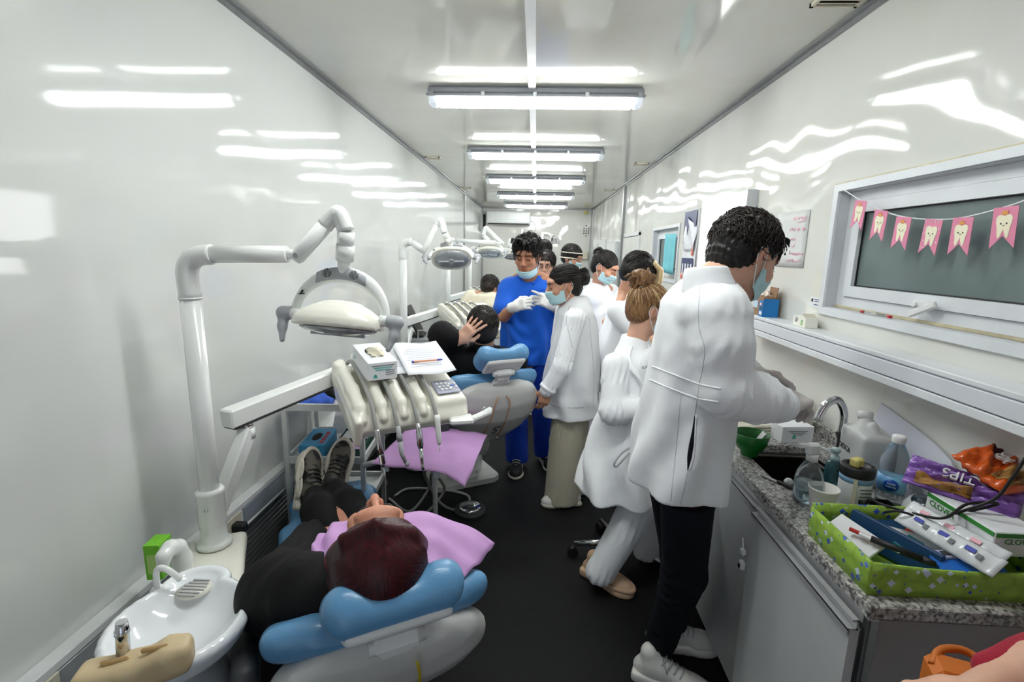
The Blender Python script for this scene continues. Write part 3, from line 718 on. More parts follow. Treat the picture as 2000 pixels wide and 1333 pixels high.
# ------------------------------------------------ operating light on its pole
def op_light(label, px, py, zb, zt, J, hc, Rh, sc=1.0):
    """pole at px,py from zb to zt; J = arm joints (world), last one is right above the head; hc/Rh = head centre and axes (right, forward, up)"""
    T = thing('operating_light', label, 'dental light', (px, py, zb), 0, 'dental operating lights')
    o = V(px, py, zb); J = [V(j)-o for j in J]; h = V(hc)-o
    z1 = zt-zb
    d = norm((J[0]-V(0, 0, z1))*V(1, 1, 0))
    obj('pole', MB().tube([(0, 0, .0), (0, 0, z1-.13)], .029, 24), M_enamel, T)
    obj('sleeve', MB().lathe([(.052, .0), (.052, .008), (.046, .014), (.0385, .02), (.0385, .075), (.0395, .077), (.0395, .08), (.040, .082), (.040, .178), (.042, .182), (.042, .19), (.036, .196), (.029, .197)], (0, 0, 0), 32), M_enamel, T)
    obj('screw', MB().lathe([(.007, 0), (.006, .003), (0, .003)], (.01, -.0385, .14), 12, rot('X', PI/2)), M_chrome, T)
    e = bez([(0, 0, z1-.13), (0, 0, z1-.045), V(0, 0, z1-.008)+d*.028, V(0, 0, z1)+d*.075], 6)
    obj('elbow', MB().tube(e, .03, 24).tube([(0, 0, z1-.132), (0, 0, z1-.127)], .0315, 24), M_enamel, T)
    a0 = V(0, 0, z1)+d*.07
    obj('arm', MB().tube([a0, a0+(J[0]-a0)*.86], .025, 20).tube([a0+(J[0]-a0)*.86, a0+(J[0]-a0)*.97], .014, 16), M_enamel, T)
    up = norm(J[1]-J[0])
    s = obj('spring_arm', MB().tube([J[0]-up*.022, J[0]-up*.012, J[1]-up*.03], [.016, .0215, .0235], 20), M_enamel, T)
    obj('joint_pin', MB().tube([J[0]-up*.004+V(0, -.024, 0), J[0]-up*.004+V(0, .024, 0)], .008, 12), M_greypl, T)
    top = bez([J[1]-up*.035, J[1], J[1]+(J[2]-J[1])*.28+V(0, 0, .012), J[1]+(J[2]-J[1])*.5+V(0, 0, .0)], 5) if False else bez([J[1]-up*.035, J[1]+up*.005, J[2]*.5+J[1]*.5+V(0, 0, .028), J[2]], 6)
    obj('arm_elbow', MB().tube(top, .024, 20), M_enamel, T)
    yt = h+Rh[:, 2]*.115
    obj('drop_tube', MB().tube([J[2], J[2]+(yt-J[2])*.35], .0245, 20).tube([J[2]+(yt-J[2])*.3, J[2]+(yt-J[2])*.65], .0265, 20).tube([J[2]+(yt-J[2])*.6, yt], [.022, .018], 16), M_enamel, T)
    # yoke
    W = lambda x, y, z: h+Rh@V(x*sc, y*sc, z*sc)
    pts = [W(.143*math.cos(a), 0, -.012+.13*math.sin(a)) for a in np.linspace(.02, PI-.02, 25)]
    wd = [.014+.010*math.sin(a)**2 for a in np.linspace(.02, PI-.02, 25)]
    yk = obj('yoke', MB().tube(pts, wd, 14, flat=.62, up=Rh[:, 1]), M_enamel, T)
    pl = MB(); aa = np.linspace(PI*.33, PI*.67, 9); vs = []
    pl.grid(lambda u, v: W((.150+.0*v)*math.cos(aa[0]+(aa[-1]-aa[0])*u), -.0175+.0*v, (-.012+(.112+.036*v)*math.sin(aa[0]+(aa[-1]-aa[0])*u))), 10, 2, .008)
    obj('yoke_badge', pl, M_greypl, yk)
    for sx in (-1, 1):
        c = W(sx*.042, -.0215, .115)
        vm = MB().lathe([(.016, 0), (.016, .002), (0, .002)], c, 18, np.stack([Rh[:, 0], Rh[:, 2], -Rh[:, 1]], 1)); vt = obj('vent', vm, M_whitepl, yk)
        sl = MB()
        for i in range(-3, 4):
            hh = math.sqrt(max(0, .0145**2-(i*.0042)**2)); sl.box(c+Rh@V(i*.0042, -.0022, 0), (.0011, .0006, hh), Rh)
        obj('vent_slot', sl, M_card, vt)
    # head shell
    lo = h-.24*sc; hi = h+.24*sc
    s = SDF(lo, hi, .006)
    s.loft([(-.045, 0, 0, .137*sc, .092*sc), (-.02, 0, 0, .134*sc, .09*sc), (.0, 0, 0, .118*sc, .078*sc), (.018, 0, .004, .085*sc, .06*sc), (.026, 0, .006, .05*sc, .035*sc)], Rh, h, 2.5, 0).ell(W(0, .01, .005), V(.088, .062, .034)*sc, Rh, .02)
    hd = obj('lamp_head', s.mesh('lamp_head', 2), M_cream, T)
    s = SDF(lo, hi, .006)
    s.loft([(-.066, 0, 0, .06*sc, .035*sc), (-.060, 0, 0, .095*sc, .058*sc), (-.052, 0, 0, .115*sc, .073*sc), (-.0455, 0, 0, .12*sc, .078*sc)], Rh, h, 2.3, 0)
    obj('lens', s.mesh('lens', 2), M_lens, hd)
    obj('lens_bar', MB().box(W(0, 0, -.066), V(.085, .006, .004)*sc, Rh, .002).lathe([(.02*sc, -.07*sc), (.02*sc, -.062*sc), (0, -.062*sc)], h, 16, Rh), M_greypl, hd)
    for sx in (-1, 1):
        p = obj('pivot', MB().tube([W(sx*.128, 0, -.012), W(sx*.158, 0, -.012)], .018*sc, 18), M_enamel, yk)
        s = SDF(W(sx*.175, 0, -.05)-.1, W(sx*.175, 0, -.05)+.1, .004)
        s.cone(W(sx*.158, 0, -.012), W(sx*.182, 0, -.012), .02*sc, .019*sc, 0).chain([W(sx*.178, 0, -.018), W(sx*.176, -.004, -.055), W(sx*.166, -.014, -.097)], [.017*sc, .013*sc, .008*sc], k=.012)
        obj('handle', s.mesh('handle'), M_greypl, yk)
    obj('lamp_switch', MB().tube([W(-.112, -.012, .05), W(-.128, -.018, .046)], .0022, 6).tube([W(-.118, -.012, .06), W(-.124, -.012, .05)], .003, 6), M_black, yk)
    return T
def axes(yaw, tilt, roll=0):
    """right, forward, up axes of a lamp head"""
    return rot('Z', yaw) @ rot('X', tilt) @ rot('Y', roll)
h1 = ony(664, 612, 1.43)
op_light('white dental operating light on a tall pole, over the instrument console', -1.02, 1.385, .634, 1.568,
         [ony(586, 497, 1.42), ony(650, 424, 1.43), ony(676, 452, 1.43)], h1, axes(-.05, -.22, .05))
h2 = ony(882, 500, 3.66)
op_light('white dental operating light with lens showing, beside the head of the man in blue scrubs', -1.02, 3.715, .634, 1.645,
         [ony(827, 490, 3.7), ony(858, 432, 3.68), ony(868, 455, 3.66)], h2, axes(.1, -.95, -.05), 1.1)
h3 = ony(957, 490, 5.75)
op_light('third dental operating light along the unit wall, arm folded back', -1.02, 5.655, .634, 1.70,
         [ony(981, 476, 5.75), ony(950, 446, 5.75), ony(944, 460, 5.75)], h3, axes(0, -.7, 0), 1.05)
h4 = ony(1001, 497, 7.6)
op_light('fourth dental operating light, the one by the air conditioner', -1.02, 7.585, .634, 1.62,
         [ony(1014, 489, 7.6), ony(997, 470, 7.6), ony(993, 478, 7.6)], h4, axes(0, -.6, 0))

# ------------------------------------------------ instrument console on its swing arm
KY = 1.22
def stretch_y(me):
    for v in me.vertices:
        if v.co.y > .05: v.co.y = .05+(v.co.y-.05)*KY
    me.update()
SY = lambda p: V(p[0], p[1] if p[1] < .05 else .05+(p[1]-.05)*KY, p[2])
def console(label, dx, dy, full=True):
    A = V(-.650, 1.665, .895)
    T = thing('instrument_console', label, 'dental console', A+V(dx, dy, 0), YAWC, 'instrument consoles')
    # body: local x right along the front, y away from the patient, z up
    s = SDF((-.05, -.06, -.06), (.55, .48, .27), .0055)
    s.box((.235, .19, .085), (.235, .17, .025), rot('X', .30), .02, 0).box((.235, .345, .15), (.235, .035, .03), None, .02, .02)
    s.box((.235, .07, .035), (.235, .06, .03), rot('X', .55), .02, .03)
    s.box((.015, .16, .065), (.015, .17, .06), rot('X', .30), .012, .01).box((.015, .33, .15), (.015, .03, .06), None, .014, .02)
    xs = (.075, .155, .235, .315)
    for i, x in enumerate((.035, .115, .195, .275)):
        s.chain([(x, .02, .06), (x, .06, .10), (x, .16, .14), (x, .28, .172), (x, .345, .2)], [.018, .024, .026, .024, .018], k=.012)
    s.box((.40, .20, .112), (.075, .18, .035), rot('X', .30), .025, .015).box((.40, .34, .185), (.075, .04, .02), None, .018, .02)
    for x in xs: s.chain([(x, -.01, .055), (x, .05, .115), (x, .16, .16), (x, .3, .2)], [.012, .014, .013, .012], k=.006, op='s')
    me = s.mesh('console_body', 1); stretch_y(me); obj('console_body', me, M_cream, T)
    # keypad
    Rk = rot('X', .30)
    kp = obj('keypad', MB().box((.405, .105, .127), (.052, .05, .002), Rk, .002), mat('keypad_lilac_grey', rgb(150, 152, 170), .4), T)
    for r in range(3):
        for c in range(3):
            obj('key', MB().lathe([(.0075, 0), (.0075, .003), (0, .0032)], V(.405, .105, .127)+Rk@V(-.034+c*.019+r*.004, .022-r*.022, .002), 12, Rk), M_whitepl, kp)
    st = V(.405, .105, .127)+Rk@V(.03, .0, .002)
    obj('key_star', MB().prism([((.012 if k % 2 == 0 else .006)*math.cos(k*PI/4), (.012 if k % 2 == 0 else .006)*math.sin(k*PI/4)) for k in range(8)], 0, .0025, st, Rk), mat('keypad_blue', rgb(44, 88, 170), .4), kp)
    for k in range(4): obj('key', MB().lathe([(.0062, 0), (.0062, .003), (0, .0032)], st+Rk@V(.017*math.cos(k*PI/2+.8), .019*math.sin(k*PI/2+.8), 0), 12, Rk), M_whitepl, kp)
    # handle at the right front corner
    obj('handle', MB().box((.43, -.0, .01), (.05, .035, .014), rot('Z', -.3), .008).tube([(.455, -.03, .008), (.58, .03, .02)], .014, 12).box((.52, .0, .014), (.065, .015, .011), rot('Z', .45), .006), M_enamel, T)
    obj('handle_hook', MB().tube([(.53, .01, .02), (.545, .012, .05)], .0035, 8), M_chrome, T)
    # handpieces with their hoses
    tips = [(-.01, 0), (.015, 1), (.0, 2), (.01, 3)]
    for i, x in enumerate(xs):
        hs = MB().tube([SY(q) for q in bez([(x-.01, .36, .19), (x-.004, .3, .215), (x, .17, .178), (x, .06, .128), (x, .0, .07), (x+.002, -.022, .03)], 6)], .0085, 10)
        hp = obj('hose', hs, M_hose, T)
        a = V(x+.002, -.022, .035); dn = norm(V(.10-.03*i, -.16, -1.0)); at = lambda t: a+dn*t
        if i == 0:
            obj('air_syringe', MB().tube([at(0), at(.01), at(.07), at(.10)], [.009, .0105, .0105, .011], 14).box(at(.115), (.011, .01, .022), np.stack(frame(dn), 1), .005).tube([at(.13), at(.145)], [.008, .006], 10).tube([at(.14), at(.19), at(.215)+V(.002, -.0, .004), at(.225)+V(0, .0, -.01)], .0022, 6), M_chrome, hp)
        elif i == 1:
            obj('turbine', MB().tube([at(0), at(.03), at(.035), at(.06)], [.009, .0095, .0115, .0105], 14).tube([at(.06), at(.11), at(.15)+V(.012, .005, 0)], [.0105, .0085, .006], 14).lathe([(.0, -.008), (.0075, -.008), (.008, .008), (0, .009)], at(.155)+V(.016, .004, 0), 14), M_greypl, hp)
        elif i == 2:
            obj('micromotor', MB().tube([at(0), at(.03), at(.034), at(.09), at(.094), at(.10)], [.009, .0095, .0125, .0125, .0105, .0105], 16).tube([at(.10), at(.15), at(.17), at(.175), at(.19)], [.009, .007, .0055, .0075, .006], 14), M_chrome, hp)
        else:
            obj('scaler', MB().tube([at(-.02), at(.0), at(.06), at(.09), at(.10)], [.01, .0115, .0105, .009, .006], 14).tube([at(.1), at(.115), at(.13)], [.004, .0025, .0012], 8), M_enamel, hp)
    # upright hose guides at the rear
    for x in xs: obj('hose_guide', MB().tube([SY((x+.02, .35, .17)), SY((x+.02, .36, .21)), SY((x+.018, .375, .225))], [.011, .010, .006], 8), M_cream, T)
    # swing arm back to the unit (world coordinates)
    def Wd(p): return V(p)+V(dx, dy, 0)
    q0, q1 = Wd((-1.065, 1.56, .995)), Wd((-.76, 2.45, 1.045)); t = norm(q1-q0); L = np.linalg.norm(q1-q0); a, b, _ = frame(t)
    Rb = np.stack([a, b, t], 1)
    bm = obj('swing_arm', MB().box((q0+q1)/2, (.03, .034, L/2), Rb, .006), M_enamel, T, world=True)
    obj('arm_strip', MB().box((q0+q1)/2+b*-.036, (.028, .004, L/2-.01), Rb), M_card, T, world=True)
    l0, l1 = Wd((-1.04, 1.44, .72)), Wd((-1.035, 1.63, .93)); t = norm(l1-l0); a, b, _ = frame(t); Rl = np.stack([a, b, t], 1)
    obj('lower_link', MB().box((l0+l1)/2, (.022, .03, np.linalg.norm(l1-l0)/2), Rl, .006).tube([l1+V(0, 0, -.03), l1+V(0, 0, .01)], .026, 16), M_enamel, T, world=True)
    obj('arm_joint', MB().tube([l1+V(0, 0, .01), l1+V(0, 0, .035)], .02, 16), M_chrome, T, world=True)
    return T
CN = console('cream instrument console with keypad and four hanging handpieces, glove box on top', 0, 0)
c2 = copy_tree(CN); c2.location.y += 2.33; c2['label'] = 'instrument console behind the patient in black jacket, at the chair numbered 5'
c3 = copy_tree(CN); c3.location.y += 4.3; c3['label'] = 'instrument console at the chair of the patient in cream'

# ------------------------------------------------ white steel trolley
def trolley(label, loc, yaw, w, d, zs, leg=.011):
    T = thing('steel_trolley', label, 'trolley', loc, yaw)
    for x in (0, w):
        for y in (0, d):
            l = obj('leg', MB().box((x, y, (zs[0]+.07)/2+.035), (leg, leg, (zs[0]-.07)/2+.002)), M_mwhite, T)
            obj('caster', MB().tube([(x-.012, y, .035), (x+.012, y, .035)], .032, 16).box((x, y, .07), (.014, .014, .015)), M_card, l)
    for z in zs:
        t = obj('tray', MB().bx(0, w, 0, d, z-.03, z-.026), M_mwhite, T)
        r = .022
        for (x0, x1, y0, y1) in ((-.008, w+.008, -.008, .004), (-.008, w+.008, d-.004, d+.008), (-.008, .004, 0, d), (w-.004, w+.008, 0, d)):
            obj('rim', MB().bx(x0, x1, y0, y1, z-.034, z), M_mwhite, t)
    return T
TL = V(-1.165, 2.13, 0); TYAW = .08
trolley('white steel trolley with gloves and trays, next to the feet in black trainers', TL, TYAW, .36, .40, (.865, .60, .33))
def tl(x, y, z): return TL+rot('Z', TYAW)@V(x, y, z)
# tray on a floor stand with hoses, pedal
TCN = [onz(726, 905, .62), onz(908, 928, .62), onz(952, 846, .62), onz(806, 826, .62)]       # near-left, near-right, far-right, far-left
tc = sum(TCN)/4; tyaw = math.atan2((TCN[1]-TCN[0])[1], (TCN[1]-TCN[0])[0]); tw = np.linalg.norm(TCN[1]-TCN[0])/2-.01; td = np.linalg.norm((TCN[2]+TCN[3])/2-(TCN[0]+TCN[1])/2)/2-.01
TS = thing('instrument_tray', 'white instrument tray on a stand under the lilac paper sheet', 'tray', (tc[0], tc[1], 0), tyaw)
obj('tray_plate', MB().box((-.055, .0, .600), (tw-.06, td*.82, .006), None, .004), M_mwhite, TS)
obj('post', MB().tube([(-.02, .05, .02), (-.02, .05, .6)], .013, 12).tube([(-.02, .05, .44), (-.02, .05, .59)], .02, 12), M_mwhite, TS)
obj('stand_base', MB().box((-.02, .05, .012), (.11, .10, .012), None, .008), M_card, TS)
obj('grip', MB().tube([(-tw+.03, -td*.7, .60), (-tw-.04, -td-.01, .60)], .014, 14), M_greypl, TS)
for x in (-.15, .1): obj('bracket', MB().box((x, -td*.9-.004, .59), (.014, .005, .016)), M_whitepl, TS)
pd = thing('foot_pedal', 'round chrome foot pedal among grey hoses on the floor', 'pedal', (-.36, 2.74, 0), .2)
obj('pedal_base', MB().lathe([(.095, 0), (.1, .008), (.09, .022), (.0, .024)], (0, 0, 0), 28), M_card, pd)
obj('pedal_disc', MB().lathe([(.07, .024), (.074, .03), (.06, .04), (0, .044)], (0, 0, 0), 28), M_chrome, pd)
H0 = lambda px, py, z=.012: onz(px, py, z)
hoses = [[tuple(V(-.53, 2.40, .45)), tuple(H0(830, 930, .25)), tuple(H0(862, 985, .03)), tuple(H0(905, 998)), tuple(H0(915, 970)), tuple(H0(870, 958)), tuple(H0(800, 955)), tuple(H0(770, 970))],
         [tuple(V(-.50, 2.42, .45)), tuple(H0(842, 930, .28)), tuple(H0(838, 955, .1)), tuple(H0(800, 1000)), tuple(H0(760, 975))],
         [tuple(V(-.46, 2.40, .45)), tuple(H0(852, 925, .3)), tuple(H0(868, 955, .08)), tuple(H0(850, 985)), tuple(H0(825, 1010)), tuple(H0(790, 1050))]]
for h, l in zip(hoses, ('grey hose looping widest over the rubber floor', 'grey hose running back under the steel trolley', 'grey hose trailing past the foot pedal towards the lilac bib')):
    tag(obj('floor_hose', MB().tube(bez(h, 8), .009, 8), M_hose), l, 'hose', 'grey hoses on the floor')
# ================================================================= people: helpers
def skin_mat(name, c, rough=.5):
    m = mat(name, c, rough, 0, .10, 22, sss=.12, bump=.08, bscale=300)
    nt = m.node_tree; b = nt.nodes['Principled BSDF']; lk = b.inputs['Base Color'].links[0]; src = lk.from_socket
    at = nt.nodes.new('ShaderNodeAttribute'); at.attribute_name = 'tint'
    mx = nt.nodes.new('ShaderNodeMix'); mx.data_type = 'RGBA'; mx.blend_type = 'MULTIPLY'; mx.inputs['Factor'].default_value = 1
    nt.links.new(src, mx.inputs['A']); nt.links.new(at.outputs['Color'], mx.inputs['B']); nt.links.new(mx.outputs['Result'], b.inputs['Base Color'])
    return m
SK_tan = skin_mat('skin_warm_brown', rgb(188, 132, 102)); SK_mid = skin_mat('skin_olive', rgb(204, 152, 124)); SK_light = skin_mat('skin_light', rgb(220, 172, 148)); SK_flush = skin_mat('skin_flushed', rgb(204, 142, 116))
def hair_mat(name, c, c2, st=(60, 60, 9)):
    m = mat(name, c, .42, 0, .3, 2.2, bump=.35, bscale=3, stretch=st, c2=c2, spec=.4, fac=(.3, .7)); return m
HR_black = hair_mat('hair_black', rgb(24, 21, 20), rgb(14, 12, 12)); HR_dbrown = hair_mat('hair_dark_brown', rgb(46, 35, 29), rgb(20, 15, 13))
HR_soft = hair_mat('hair_soft_black', rgb(44, 38, 35), rgb(16, 14, 13)); HR_brown = hair_mat('hair_light_brown', rgb(158, 118, 78), rgb(84, 58, 38)); HR_red = hair_mat('hair_wine_red', rgb(72, 8, 18), rgb(44, 6, 12), (45, 45, 5)); HR_blond = hair_mat('hair_pale_blond', rgb(232, 210, 168), rgb(190, 158, 108))
def cloth(name, c, rough=.75, bump=.25, bs=420, var=.05, sheen=.1): return mat(name, c, rough, 0, var, 5, bump=bump, bscale=bs, sheen=sheen, spec=.3)
CL_white = cloth('white_coat_cotton', rgb(246, 248, 251)); CL_white2 = cloth('white_scrub_cotton', rgb(243, 245, 248)); CL_blue = cloth('royal_blue_scrub', rgb(16, 92, 204), .7, var=.12)
CL_blue2 = cloth('deep_blue_trousers', rgb(12, 62, 176), .7, var=.15); CL_black = cloth('black_fabric', rgb(11, 11, 12), .75, var=.2, sheen=0); CL_jean = cloth('dark_navy_denim', rgb(13, 17, 26), .8, .4, 700, .3, 0)
CL_khaki = cloth('beige_twill', rgb(192, 186, 166)); CL_cream = cloth('cream_jersey', rgb(228, 222, 200)); CL_maroon = cloth('maroon_knit', rgb(116, 22, 34)); CL_red = cloth('crimson_cotton', rgb(160, 30, 52))
M_glove = mat('latex_glove_white', rgb(226, 224, 222), .42, 0, .06, 20, bump=.15, bscale=90)
M_glove_g = mat('latex_glove_greyish', rgb(206, 198, 196), .45, 0, .06, 20, bump=.15, bscale=90)
M_mask = mat('surgical_mask_blue', rgb(186, 222, 228), .8, 0, .04, 10, bump=.1, bscale=300)
M_loop = mat('ear_loop_white', rgb(232, 236, 238), .8)
M_shoemix = mat('grey_black_trainer', rgb(88, 84, 74), .6, 0, .2, 16, c2=rgb(16, 16, 16), fac=(.47, .53)); CL_seam = cloth('white_stitching', rgb(200, 204, 210)); M_shoeblk = mat('black_trainer', rgb(20, 20, 22), .6, 0, .2, 18); M_shoewht = mat('white_leather', rgb(228, 226, 220), .42, 0, .05, 12); M_shoetan = mat('tan_suede', rgb(206, 172, 140), .75, 0, .12, 22); M_sole = mat('off_white_rubber', rgb(212, 206, 192), .6, 0, .1, 20)
M_eye = mat('dark_lashes', rgb(28, 20, 18), .5); M_gold = mat('gold_metal', rgb(212, 170, 90), .25, 1, .05, 10)

def tri(fwd, up):
    """right, forward, up columns"""
    f = norm(fwd); u = V(up); u = norm(u-f*u.dot(f)); return np.stack([np.cross(f, u), f, u], 1)
def head_sdf(c, R, neck, nr=.054, h=.0036, sc=1.0, smile=0):
    c = V(c); neck = V(neck); lo = np.minimum(c-.17*sc, neck-.09); hi = np.maximum(c+.17*sc, neck+.09)
    s = SDF(lo, hi, h); L = lambda x, y, z: c+R@(V(x, y, z)*sc); E = lambda p, r, k, op='u', Rr=None: s.ell(L(*p), V(r)*sc, R if Rr is None else R@Rr, k, op)
    E((0, -.012, .028), (.075, .094, .086), 0); E((0, .028, -.03), (.064, .07, .078), .03); E((0, .043, -.078), (.047, .052, .034), .03)
    E((0, .082, -.095), (.02, .018, .016), .02); E((0, .082, .035), (.052, .02, .022), .02)
    for x in (-1, 1):
        E((x*.031, .103, .006), (.02, .014, .011), .012, 's'); E((x*.031, .082, .004), (.0145, .0135, .0125), .004)
        E((x*.043, .068, -.028), (.022, .02, .018), .02)
        E((x*.077, -.01, -.008), (.009, .02, .033), .004, 'u', rot('Z', x*.35)@rot('X', -.12)); E((x*.085, -.004, -.006), (.006, .011, .018), .003, 's')
    s.chain([L(0, .098, .012), L(0, .112, -.018), L(0, .117, -.028)], [.008*sc, .0095*sc, .011*sc], k=.008)
    for x in (-1, 1): E((x*.012, .104, -.031), (.009, .011, .008), .005)
    E((0, .098, -.057), (.022, .010, .0045), .004); E((0, .096, -.066), (.019, .010, .0055), .004); E((0, .108, -.0612), (.023, .008, .0012), .001, 's')
    s.cone(L(0, -.02, -.055), neck, nr, nr*1.08, .035)
    return s
def tint_mesh(me, c=None, R=None, sc=1.0, lips=True, brow=None, stubble=None):
    n = len(me.vertices); co = np.zeros(n*3, np.float32); me.vertices.foreach_get('co', co); co = co.reshape(-1, 3).astype(float)
    col = np.ones((n, 4), np.float32)
    if c is not None:
        q = (co-V(c)) @ R / sc
        def soft(p, r): d = np.sqrt((((q-V(p))/V(r))**2).sum(1)); return np.clip(1.6-d*1.1, 0, 1)[:, None]
        def paint(w, t): col[:, :3] = col[:, :3]*(1-w)+col[:, :3]*V(t)*w
        if lips: paint(soft((0, .1, -.0615), (.024, .02, .011)), (.78, .55, .55))
        for x in (-1, 1):
            paint(soft((x*.031, .095, .006), (.02, .02, .012)), (.8, .72, .7)); paint(soft((x*.031, .098, -.004), (.017, .02, .0028)), (.12, .1, .1))
            paint(soft((x*.08, -.005, -.008), (.018, .03, .035)), (.95, .82, .8))
            if brow is not None: paint(soft((x*.032, .095, .0265-.0), (.021, .03, .0045)), brow)
        paint(soft((0, .115, -.03), (.02, .02, .02)), (.97, .88, .86))
        if stubble is not None: paint(soft((0, .07, -.085), (.055, .07, .04)), stubble)
    a = me.color_attributes.new('tint', 'FLOAT_COLOR', 'POINT'); a.data.foreach_set('color', col.ravel())
def hand_sdf(w, d, n, side, curl=(.3, .35, .4, .45), thumb=.4, sc=1.0, h=.0032, fat=1.0, fore=None, fr=.027, spread=.0):
    """hand from wrist w along d, palm facing n, side 'R'/'L'; curl = bend per joint of each finger"""
    w = V(w); d = norm(d); n = V(n); n = norm(n-d*n.dot(d)); t = np.cross(d, n) if side == 'R' else -np.cross(d, n)
    s = SDF(w-.24*sc, w+.24*sc, h); Rp = np.stack([t, d, n], 1)
    s.box(w+d*.05*sc, V(.038, .047, .0135)*sc, Rp, .0125*sc, 0).ell(w+d*.03*sc+t*.024*sc+n*.01*sc, V(.02, .032, .015)*sc, Rp, .015)
    s.cone(w-d*.02, w+d*.02*sc, fr*.86, fr*.9, .02)
    if fore is not None: s.cone(V(fore), w, fr*1.05, fr*.86, .015)
    ln = [.92, 1.03, .96, .76]; r0 = [.0088, .009, .0086, .0076]
    for i in range(4):
        p = w+d*(.093-.004*abs(i-1))*sc+t*(.0305-.0195*i)*sc; a = curl[i]*.9; yaw = (1.3-i)*(.05+spread)
        dirn = lambda an: norm((d*math.cos(an)+n*math.sin(an))+t*yaw*.8)
        P = [p-dirn(0)*.015]; rr = [r0[i]*1.05*sc*fat]; an = 0
        for j, (sg, f) in enumerate(((.044, .8), (.027, 1.15), (.021, .8))):
            an += a*f*1.2; P.append(P[-1 if j else 0]+dirn(an)*(sg*ln[i]+(.015 if j == 0 else 0))*sc); rr.append(r0[i]*(1-.09*(j+1))*sc*fat)
        s.chain(P, rr, k=.004, k0=.010)
    b = w+d*.022*sc+t*.03*sc+n*.008*sc; d1 = norm(d*.75+t*.65+n*.35); d2 = norm(d*(1.0)+t*(.25-thumb*.6)+n*(.25+thumb*.6)); d3 = norm(d*1.0+t*(.05-thumb)+n*(.2+thumb*.8))
    p1 = b+d1*.038*sc; p2 = p1+d2*.032*sc; p3 = p2+d3*.024*sc
    s.chain([b, p1, p2, p3], [.0125*sc*fat, .0112*sc*fat, .0098*sc*fat, .0082*sc*fat], k=.006, k0=.015)
    return s
